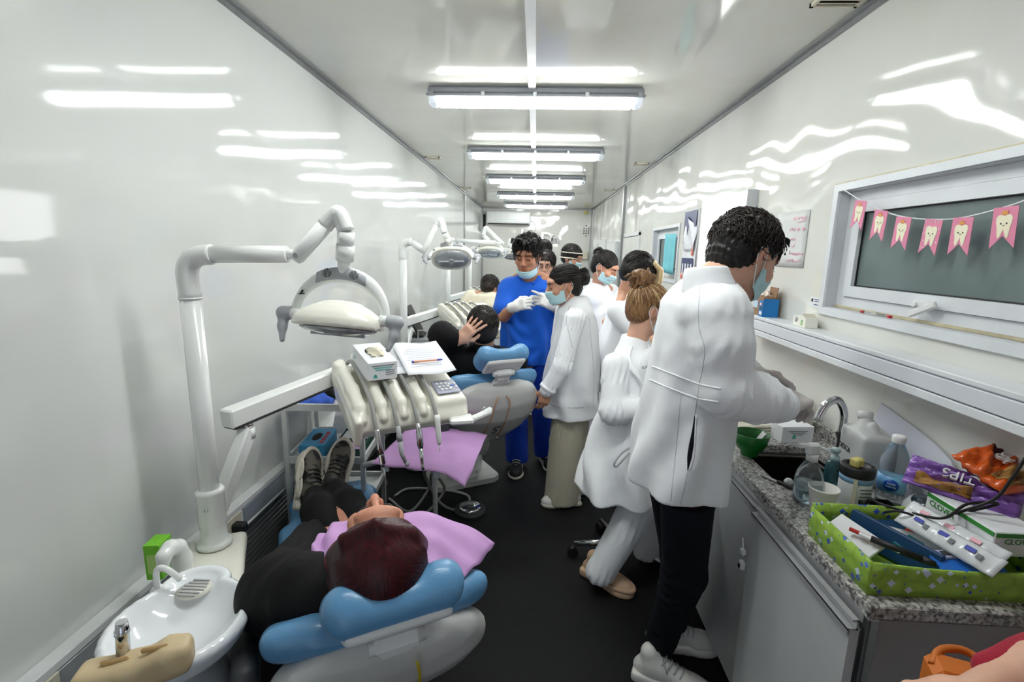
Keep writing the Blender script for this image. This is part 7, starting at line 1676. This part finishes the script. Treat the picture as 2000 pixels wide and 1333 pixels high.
# little sticker and boxes on the trunking
sk_ = thing('wall_sticker', 'small white wall sticker with navy print above the trunking', 'sticker', V(XR-.001, 2.15, 1.385))
obj('sticker', MB().box((-.001, 0, .022), (.0006, .045, .022)), M_paper, sk_); obj('round_mark', MB().lathe([(.008, 0), (.008, .0006), (0, .0007)], (-.0016, .03, .03), 14, RX()), M_ink, sk_)
for z in (.034, .026, .012): obj('print_line', MB().box((-.0018, -.012, z), (.0004, .026, .0018)), mat('navy_ink', rgb(40, 44, 96), .6), sk_)
b1 = thing('box_on_trunking', 'opened blue and brown cardboard box with plastic bag on the trunking', 'box', V(1.17, 2.50, 1.302), -.1)
M_kraft = mat('brown_cardboard', rgb(146, 112, 84), .8, 0, .1, 20); M_bbox = mat('blue_box_print', rgb(24, 116, 186), .5)
obj('carton', MB().box((0, 0, .05), (.035, .07, .05), None, .001), M_kraft, b1); obj('blue_face', MB().box((-.0, -.071, .045), (.036, .0015, .045)).box((-.0358, -.045, .04), (.0012, .026, .04)), M_bbox, b1)
for i in range(4): obj('print_square', MB().box((-.0372, -.036-.017*(i % 2), .062-.018*(i//2)), (.0005, .006, .006)), (M_paper, M_coral, M_green, M_ink)[i], b1)
obj('print_label', MB().box((-.0372, -.045, .018), (.0005, .018, .008)), M_paper, b1)
obj('carton_flap', MB().box((.02, -.03, .12), (.002, .05, .026), rot('Y', .12)), M_kraft, b1)
obj('plastic_bag', MB().grid(lambda u, v: (-.03+.05*u+.004*math.sin(v*9), .06-.1*v, .1+.03*math.sin(PI*u)*math.sin(PI*v)+.006*math.sin(u*13+v*9)), 10, 10, .001), mat('bag_film', rgb(216, 200, 190), .2, 0, .2, 30, bump=.8, bscale=30), b1)
obj('label_band', MB().box((-.0358, .035, .055), (.001, .03, .018)), mat('pale_label', rgb(190, 214, 236), .5), b1)
b2 = thing('box_on_trunking', 'small cream carton on the trunking under the sticker', 'box', V(1.175, 2.135, 1.302), -.05)
obj('carton', MB().box((0, 0, .022), (.026, .055, .022), None, .002), M_cream, b2); obj('cutout', MB().lathe([(.012, 0), (.012, .001), (0, .001)], (-.0265, .025, .03), 16, RX()), M_greypl, b2); obj('green_mark', MB().box((-.0265, -.025, .02), (.0008, .006, .012)), mat('pale_green_print', rgb(150, 200, 130), .5), b2); obj('flap', MB().box((0, -.03, .05), (.024, .016, .0008), rot('X', .5)), M_ivory, b2)
# pens on the window sill
pn = thing('pen', 'clear pen with red caps lying on the window sill', 'pen', V(XR-.004, 1.76, 1.405), 0)
obj('barrel', MB().tube([(0, .08, 0), (0, -.05, .001)], .004, 8), M_clear, pn)
for y in (.083, -.056): obj('cap', MB().tube([(0, y-.008, 0), (0, y+.008, 0)], .0052, 8), mat('red_cap', rgb(190, 40, 60), .4), pn)
# bunting: cord with pennants of cartoon teeth
M_bpink = mat('bunting_pink', rgb(226, 138, 168), .6, 0, .03, 8); M_tooth = mat('tooth_cream', rgb(240, 234, 206), .6); M_crown = mat('crown_orange', rgb(226, 158, 74), .5)
tops = [(1682, 392), (1722, 411), (1766, 424), (1825, 429), (1882, 425), (1966, 404)]
bx_ = XR-.016
cord = [onx(1650, 372, bx_)]+[onx(px, py, bx_) for px, py in tops]+[onx(2020, 385, bx_), onx(2120, 350, bx_)]
tag(obj('bunting_string', MB().tube(bez(cord, 6), .0022, 6), M_loop), 'white cord of the pink bunting strung across the window', 'bunting')
PT = ['first pink tooth pennant from the window corner, crowned', 'second pink tooth pennant from the window corner, crowned', 'third pink tooth pennant from the window corner, crowned', 'polka-dotted pink tooth pennant without crown', 'crowned tooth pennant between the polka-dotted one and the last', 'crowned tooth pennant furthest from the window corner on the cord']
tooth = [(0, -.018), (.006, -.034), (.012, -.046), (.019, -.047), (.022, -.035), (.024, -.015), (.029, .003), (.03, .017), (.024, .027), (.013, .029), (0, .024)]; tooth = tooth+[(-x, y) for x, y in tooth[-2:0:-1]]
for i, (px, py) in enumerate(tops):
    p = onx(px, py, bx_-.004); an = (-.16, -.14, -.12, -.14, -.04, .02)[i]
    t = thing('bunting_pennant', PT[i], 'pennant', p, 0, 'pink bunting'); R = RX() @ rot('Z', an) @ rot('X', .05)
    w, h, nt_ = .034, .105, .032
    obj('pennant', MB().prism([(-w, 0), (-w, -h), (0, -h+nt_), (w, -h), (w, 0)], -.0006, .0006, (0, 0, 0), R), M_bpink, t)
    c = V(0, -.042, 0)
    obj('tooth_print', MB().prism([(x*.74, y*.78+c[1]) for x, y in tooth][::-1], .0006, .0014, (0, 0, 0), R), M_tooth, t)
    for sx in (-1, 1): obj('eye_print', MB().lathe([(.0022, 0), (.0022, .0006), (0, .0007)], R@V(sx*.008, -.042, .0014), 8, R), M_ink, t)
    obj('mouth_print', MB().tube([R@V(-.003, -.046, .0016), R@V(0, -.048, .0016), R@V(.003, -.046, .0016)], .0006, 5), M_ink, t)
    if i == 3:
        for k in range(26):
            x = -w+.004+(k % 6)*.0125+(.006 if (k//6) % 2 else 0); y = -.006-(k//6)*.02
            if abs(x) < w-.003 and (abs(x) > .022 or y < -.082 or y > -.016): obj('dot_print', MB().lathe([(.002, 0), (.002, .0005), (0, .0006)], R@V(x, y, .0006), 8, R), M_loop, t)
    else:
        obj('crown_print', MB().prism([(-.008, -.020), (-.009, -.009), (-.004, -.013), (0, -.007), (.004, -.013), (.009, -.009), (.008, -.020)][::-1], .0014, .002, (0, 0, 0), R), M_crown, t)
# sockets, cables and cabinets towards the rear of the right wall
ep = thing('wall_cabinet', 'pale grey electrical cabinet on the window wall beyond the door', 'cabinet', V(XR, 7.8, 1.1)); obj('cabinet_body', MB().bx(-.05, 0, -.46, .46, 0, .66, .006), mat('pale_cabinet_grey', rgb(206, 210, 214), .4), ep); obj('cabinet_door', MB().bx(-.056, -.05, -.44, .44, .02, .64, .003), M_whitepl, ep)
ep = thing('wall_cabinet', 'white framed niche with dark slot near the end wall', 'cabinet', V(XR, 9.25, 1.2)); obj('cabinet_body', MB().bx(-.04, 0, -.6, .6, 0, .62, .006), M_whitepl, ep); obj('dark_slot', MB().bx(-.046, -.04, .2, .3, .1, .55), M_dark, ep)
ch_ = thing('wall_charger', 'black wall charger with cable beside the woman in white scrubs', 'charger', V(XR, 6.5, 1.2)); obj('plug', MB().box((-.03, 0, .12), (.03, .05, .06), None, .01), M_black, ch_); obj('cable', MB().tube(bez([(-.04, 0, .06), (-.05, .05, -.1), (-.05, .1, -.3), (-.06, 0, -.4)], 5), .008, 6), M_black, ch_)
ch_ = thing('wall_charger', 'second black charger cable hanging between the white door and the blue glove', 'charger', V(XR, 5.95, 1.22)); obj('plug', MB().box((-.02, 0, .1), (.02, .03, .03), None, .01), M_whitepl, ch_); obj('cable', MB().tube(bez([(-.05, .1, .1), (-.06, .02, .16), (-.05, -.05, .1), (-.05, -.04, -.2), (-.05, 0, -.4)], 5), .008, 6), M_black, ch_)
gv = thing('paper_glove', 'blue glove taped to the wall between the white door and the small window', 'glove', V(XR-.004, 5.55, 1.44)); obj('glove_shape', MB().box((-.003, 0, .04), (.003, .05, .05), None, .002).tube([(-.003, .04, .08), (-.003, .06, .15)], .012, 8).tube([(-.003, .01, .09), (-.003, .015, .17)], .012, 8).tube([(-.003, -.02, .09), (-.003, -.025, .16)], .012, 8).tube([(-.003, -.05, .05), (-.003, -.085, .09)], .012, 8), mat('pale_blue_glove', rgb(150, 200, 224), .6), gv)
# end wall
ac = thing('air_conditioner', 'white split air conditioner high on the end wall', 'air conditioner', V(-.63, YR, 2.15))
s = SDF((-.52, -.26, -.02), (.52, .02, .33), .014); s.box((0, -.10, .15), (.49, .1, .145), None, .04, 0); obj('housing', s.mesh('housing'), M_whitepl, ac)
obj('louvre', MB().box((0, -.185, .028), (.45, .012, .018), rot('X', .5)), M_card, ac); obj('louvre_flap', MB().box((0, -.2, .045), (.45, .006, .014), rot('X', .3)), M_whitepl, ac)
obj('stripe', MB().bx(-.3, .3, -.2025, -.2015, .1, .105), mat('pale_green_line', rgb(170, 214, 190), .5), ac)
obj('cable', MB().tube(bez([(.49, -.08, .1), (.56, -.06, .05), (.6, -.04, -.06), (.55, -.03, -.14), (.5, -.03, -.08)], 6), .008, 6), M_whitepl, ac)
for x in (-.53, -.56): obj('pipe', MB().tube([(x, -.04, .22), (x, -.04, -.15)], .012, 8), M_black, ac)
M_foil = mat('silver_foil', rgb(214, 215, 218), .12, 1, .1, 12)
for L_, px, s_, lab in (('D', 1068, .40, 'silver foil balloon letter D on the end wall'), ('í', 1078, .30, 'silver foil balloon letter i with accent on the end wall'), ('a', 1084, .30, 'silver foil balloon letter a on the end wall')):
    q = ony(px, 468, YR-.03); t = thing('balloon_letter', lab, 'balloon', V(q[0]+(.03 if L_ == 'a' else 0), YR-.03, q[2]-.1)); b = text('letter', L_, s_, M_foil, t, (0, 0, .1), np.stack([V(1, 0, 0), V(0, 0, 1), V(0, -1, 0)], 1), ex=.03)
q = ony(1020, 462, YR-.03); t = thing('balloon_letter', 'silver foil balloon letter half hidden behind the head of the man in blue', 'balloon', V(q[0], YR-.03, q[2]-.1)); text('letter', 'l', .4, M_foil, t, (0, 0, .1), np.stack([V(1, 0, 0), V(0, 0, 1), V(0, -1, 0)], 1), ex=.03)
gp = thing('vent_holes', 'group of round black vent holes in the end wall', 'vent', V(1.1, YR, 1.95))
for r, k in enumerate((1, 3, 3, 3, 1)):
    for c in range(k): obj('hole', MB().lathe([(.014, 0), (.014, .004), (0, .004)], ((c-(k-1)/2)*.05, -.001, .22-r*.055), 10, np.stack([V(1, 0, 0), V(0, 0, 1), V(0, -1, 0)], 1)), M_black, gp)
ss = thing('motion_sensor', 'small yellowed motion sensor under the ceiling at the end wall', 'sensor', V(1.07, YR, 2.42)); obj('sensor_body', MB().box((0, -.03, .03), (.035, .03, .035), None, .012), mat('yellowed_plastic', rgb(206, 196, 110), .5), ss); obj('sensor_mount', MB().box((0, -.01, .06), (.02, .01, .02)), M_whitepl, ss)
jb = thing('junction_box', 'beige junction box low on the end wall', 'box', V(1.06, YR, 1.42)); obj('box_body', MB().box((0, -.03, .09), (.1, .03, .08), None, .01), M_ivory, jb); obj('box_lid', MB().box((0, -.062, .09), (.09, .004, .07), None, .003), M_ivory, jb)
# ================================================================= small things on the left side
def T4(x, y, z): return V(CN.location)+rot('Z', YAWC)@V(x, y, z)           # console coordinates
M_window = mat('box_opening_dark', rgb(40, 38, 34), .8)
gl = thing('glove_box', 'white glove box with teal logo on the instrument console', 'box', T4(.14, .25, .198), YAWC+.05)
GB = rot('X', .16)
obj('carton', MB().box(GB@V(0, 0, .038), (.06, .115, .038), GB, .002), M_paper, gl)
op = obj('opening', MB().prism([(.035*math.cos(a), .05*math.sin(a)) for a in np.linspace(0, 2*PI, 20, endpoint=False)], 0, .001, GB@V(0, .01, .076), GB), M_window, gl)
obj('glove_tuft', MB().grid(lambda u, v: GB@V(-.03+.06*u+.004*math.sin(v*9), -.055+.09*v, .077+.022*math.sin(PI*u)*math.sin(PI*v)+.006*math.sin(u*11+v*7)), 12, 12, .002), mat('cream_latex', rgb(224, 218, 196), .6, 0, .15, 30), gl)
for i in range(3): obj('print_line', MB().box(GB@V(.0, -.1156, .062-.009*i), (.045-.008*i, .0006, .0016), GB), M_greytxt if i == 0 else M_teal, gl)
tri_ = [(-.009, 0), (.009, 0), (.005, .011), (0, .016), (-.005, .011)]
obj('logo', MB().prism(tri_, 0, .0008, GB@V(-.03, -.1155, .012), GB@np.stack([V(1, 0, 0), V(0, 0, 1), V(0, -1, 0)], 1)), M_teal, gl); obj('logo', MB().prism(tri_, 0, .0008, GB@V(-.0605, .07, .03), GB@np.stack([V(0, -1, 0), V(0, 0, 1), V(-1, 0, 0)], 1)), M_teal, gl)
for i in range(3): obj('print_line', MB().box(GB@V(.03, -.1156, .04-.009*i), (.018, .0006, .0012), GB), M_greytxt, gl)
for k, (x, y, a, z) in enumerate(((.33, .30, -.25, .222), (.36, .26, -.05, .227))):
    sh = thing('paper_sheet', ('printed sheet lying underneath on the instrument console', 'top printed sheet with a pen on it, on the instrument console')[k], 'paper', T4(x, y, z), YAWC+a)
    obj('sheet', MB().grid(lambda u, v: (-.105+.21*u, -.14+.28*v, .0+.28*(v-.5)*.30*.9+.004*math.sin(u*6+k)+.012*max(0, u-.7)-.02*max(0, .15-v)), 10, 10, .001), M_paper, sh)
    for i in range(9): v = .2+.07*i; obj('text_line', MB().box((-.01, -.14+.28*v, .0015+.28*(v-.5)*.27+.003), (.07-.01*(i % 3), .0012, .0004), rot('X', .26)), mat('faint_print', rgb(196, 200, 214), .7), sh)
a, b = T4(.30, .215, .222), T4(.43, .20, .224)
pn = thing('pen', 'orange ballpoint pen with blue tips on the printed sheets', 'pen', a); d = b-a
obj('barrel', MB().tube([(0, 0, 0), d*.8], .004, 8), mat('orange_barrel', rgb(232, 160, 120), .4), pn); obj('nib', MB().tube([d*.8, d*.93, d], [.0042, .004, .001], 8), M_blueink, pn); obj('end_cap', MB().tube([d*-.05, d*.01], .0046, 8), M_blueink, pn)
# lilac sheet draped over the instrument tray
def drape(u, v):
    a_, b_, c_, e_ = TCN; p = (1-u)*(1-v)*a_+u*(1-v)*b_+u*v*c_+(1-u)*v*e_; ed = max(0, u-.80)*(1-v)
    return p+V(0, 0, -.004-ed*.28+.003*math.sin(u*21+v*9)+.003*math.sin(v*17)*(.5+u)-.03*max(0, .06-v)*10*.1)
tag(obj('paper_bib', MB().grid(drape, 34, 24, .0015), M_bib), 'lilac paper sheet covering the instrument tray below the console', 'paper bib')
# trolley contents
def onT(x, y, z, rz=0): return tl(x, y, z), TYAW+rz
p, r = onT(.10, .14, .577, .06)
g = thing('glove_box', 'blue glove box with red lettering on the steel trolley', 'box', p, r); M_lblue = mat('sky_blue_print', rgb(70, 160, 206), .5)
obj('carton', MB().box((0, 0, .034), (.06, .115, .034), None, .002), M_lblue, g); obj('opening', MB().prism([(.022*math.cos(a), .05*math.sin(a)) for a in np.linspace(0, 2*PI, 20, endpoint=False)], 0, .001, (-.005, 0, .068), None), M_window, g)
M_redp = mat('red_print', rgb(196, 40, 48), .5)
for k in range(4): obj('red_lettering', MB().box((.036, -.07+.04*k, .0686), (.010, .014, .0006)), M_redp, g)
obj('red_lettering', MB().box((-.01, -.1156, .03), (.03, .0006, .008)), M_redp, g)
p, r = onT(.268, .17, .577, .0)
g = thing('box', 'dark green open box of lilac bibs and white napkins on the steel trolley', 'box', p, r); M_dgreen = mat('dark_green_plastic', rgb(14, 70, 58), .4)
obj('shell', MB().bx(-.075, .075, -.12, .12, 0, .004).bx(-.075, .075, -.12, -.116, 0, .04).bx(-.075, .075, .116, .12, 0, .055).bx(-.075, -.071, -.12, .12, 0, .05).bx(.071, .075, -.12, .12, 0, .05).bx(-.071, .071, -.01, -.006, 0, .052), M_dgreen, g)
bibs = thing('bib_stack', 'stack of folded lilac paper bibs in the dark green box', 'paper bibs', V(p)+rot('Z', r)@V(0, -.064, .0055), r); obj('bib_block', MB().box((0, 0, .014), (.066, .046, .014), None, .003), M_bib, bibs)
bibs = thing('napkin_stack', 'stack of white napkins in the dark green box', 'napkins', V(p)+rot('Z', r)@V(0, .055, .0055), r); obj('napkin_block', MB().box((0, 0, .022), (.066, .055, .022), None, .003), M_paper, bibs)
p, r = onT(.24, .36, .61, .05)
g = thing('printed_leaflet', 'printed leaflet with black circles leaning at the back of the trolley', 'leaflet', p, r)
RL = rot('X', .8)
obj('sheet', MB().box((0, 0, .05), (.13, .08, .001), RL), M_paper, g)
for k, x in enumerate((-.02, .02, .055)): obj('circle_print', MB().lathe([(.018, 0), (.018, .0006), (0, .0007)], V(0, 0, .05)+RL@V(x, -.02, .0012), 18, RL), (M_ink, M_ink, M_greypl)[k], g)
p, r = onT(.1, .16, .842, .2)
g = thing('folded_cloth', 'blue and black cloths bundled on top of the steel trolley', 'cloth', p, r)
def lump(a, b, h, ph): return lambda u, v: (a*(u-.5), b*(v-.5), h*math.sin(PI*u)**.6*math.sin(PI*v)**.6+.008*math.sin(u*15+ph)*math.sin(v*11))
obj('blue_cloth', MB().grid(lump(.17, .22, .035, 1), 14, 14, .004), mat('bright_blue_cloth', rgb(52, 92, 190), .8), g); obj('black_cloth', MB().grid(lambda u, v: V(lump(.13, .14, .06, 2)(u, v))+V(.03, .03, .01), 14, 14, .004), CL_black, g)
# green carton on the spittoon unit
g = thing('carton', 'lime green tall carton on the spittoon unit beside the cup filler', 'box', V(-1.085, 1.235, .63), .15); M_lime = mat('lime_print', rgb(126, 206, 48), .5, 0, .1, 20)
obj('carton_body', MB().box((0, 0, .055), (.022, .03, .055), None, .001), M_lime, g); obj('print_panel', MB().box((.0, -.0305, .05), (.015, .0005, .03)), mat('pale_lime_print', rgb(190, 226, 130), .5), g)
c_ = copy_tree(g); c_.location = V(-1.08, 3.56, .63); c_['label'] = 'lime green carton on the spittoon unit beside dental chair 5'
# socket and plug on the trunking
pk = thing('power_plug', 'black plug with cable in the trunking socket beside the spittoon unit', 'plug', V(XL+.043, 1.72, .478)); obj('socket_plate', MB().box((.003, 0, 0), (.004, .055, .042), None, .003), M_ivory, pk)
obj('plug_body', MB().box((.03, 0, 0), (.026, .02, .02), None, .007), M_black, pk); obj('cable', MB().tube(bez([(.05, -.01, -.012), (.06, -.02, -.06), (.055, -.05, -.2), (.06, -.09, -.32), (.09, -.1, -.44), (.15, -.05, -.465)], 6), .006, 8), M_black, pk)
pk = thing('socket_plate', 'ivory socket plate on the low trunking near the spittoon bowl', 'socket', V(XL+.043, .95, .478)); obj('plate', MB().box((.003, 0, 0), (.004, .05, .042), None, .003), M_ivory, pk); obj('rocker', MB().box((.008, 0, 0), (.002, .02, .02), None, .001), M_whitepl, pk)
# unit side gear behind chair 5: tablet, grey rack, cables
tb_ = thing('tablet', 'black tablet leaning on a grey rack past dental chair 5', 'tablet', V(-1.06, 4.22, .83)); RTb = rot('Y', -.45) ; obj('screen', MB().box((0, 0, .13), (.008, .11, .15), RTb, .004), M_black, tb_); obj('stand', MB().box((.03, 0, .01), (.06, .07, .01)), M_card, tb_)
rk = thing('grey_rack', 'light grey metal rack standing by the wall past dental chair 5', 'rack', V(-1.0, 4.25, 0))
obj('rack_top', MB().box((.02, 0, .81), (.17, .17, .012), None, .004), M_greypl, rk); obj('rack_side', MB().bx(-.15, -.13, -.17, .17, .03, .8).bx(.17, .19, -.17, .17, .03, .8), M_greypl, rk); obj('rack_shelf', MB().bx(-.13, .17, -.17, .17, .5, .515).bx(-.13, .17, -.17, .17, .03, .045), M_greypl, rk); obj('rack_back', MB().bx(-.13, .17, .15, .165, .045, .5), M_card, rk); obj('rack_rail', MB().tube([(.0, -.16, .82), (.0, -.16, .9), (.17, -.16, .9), (.17, -.16, .82)], .006, 8), M_whitepl, rk)
bg_ = thing('shoulder_bag', 'dark purple bag on the shelf of the grey rack', 'bag', V(-.97, 4.2, .516)); s = SDF((-.16, -.16, -.01), (.16, .16, .2), .009); s.box((0, 0, .06), (.11, .12, .06), None, .04, 0); obj('bag_body', s.mesh('bag_body'), mat('purple_nylon', rgb(66, 44, 96), .6), bg_); obj('bag_strap', MB().tube(bez([(-.08, 0, .11), (-.03, 0, .17), (.04, .01, .16), (.09, 0, .11)], 5), .01, 8), M_black, bg_)
for k in range(1): tag(obj('hanging_cable', MB().tube(bez([(-1.12+.02*k, 4.05-.04*k, .86), (-1.15+.02*k, 3.98-.04*k, .7), (-1.16+.02*k, 3.95-.08*k, .5), (-1.15, 3.92-.05*k, .3)], 5), .005, 6), M_black), 'black cable hanging beside the grey rack past dental chair 5', 'cable')
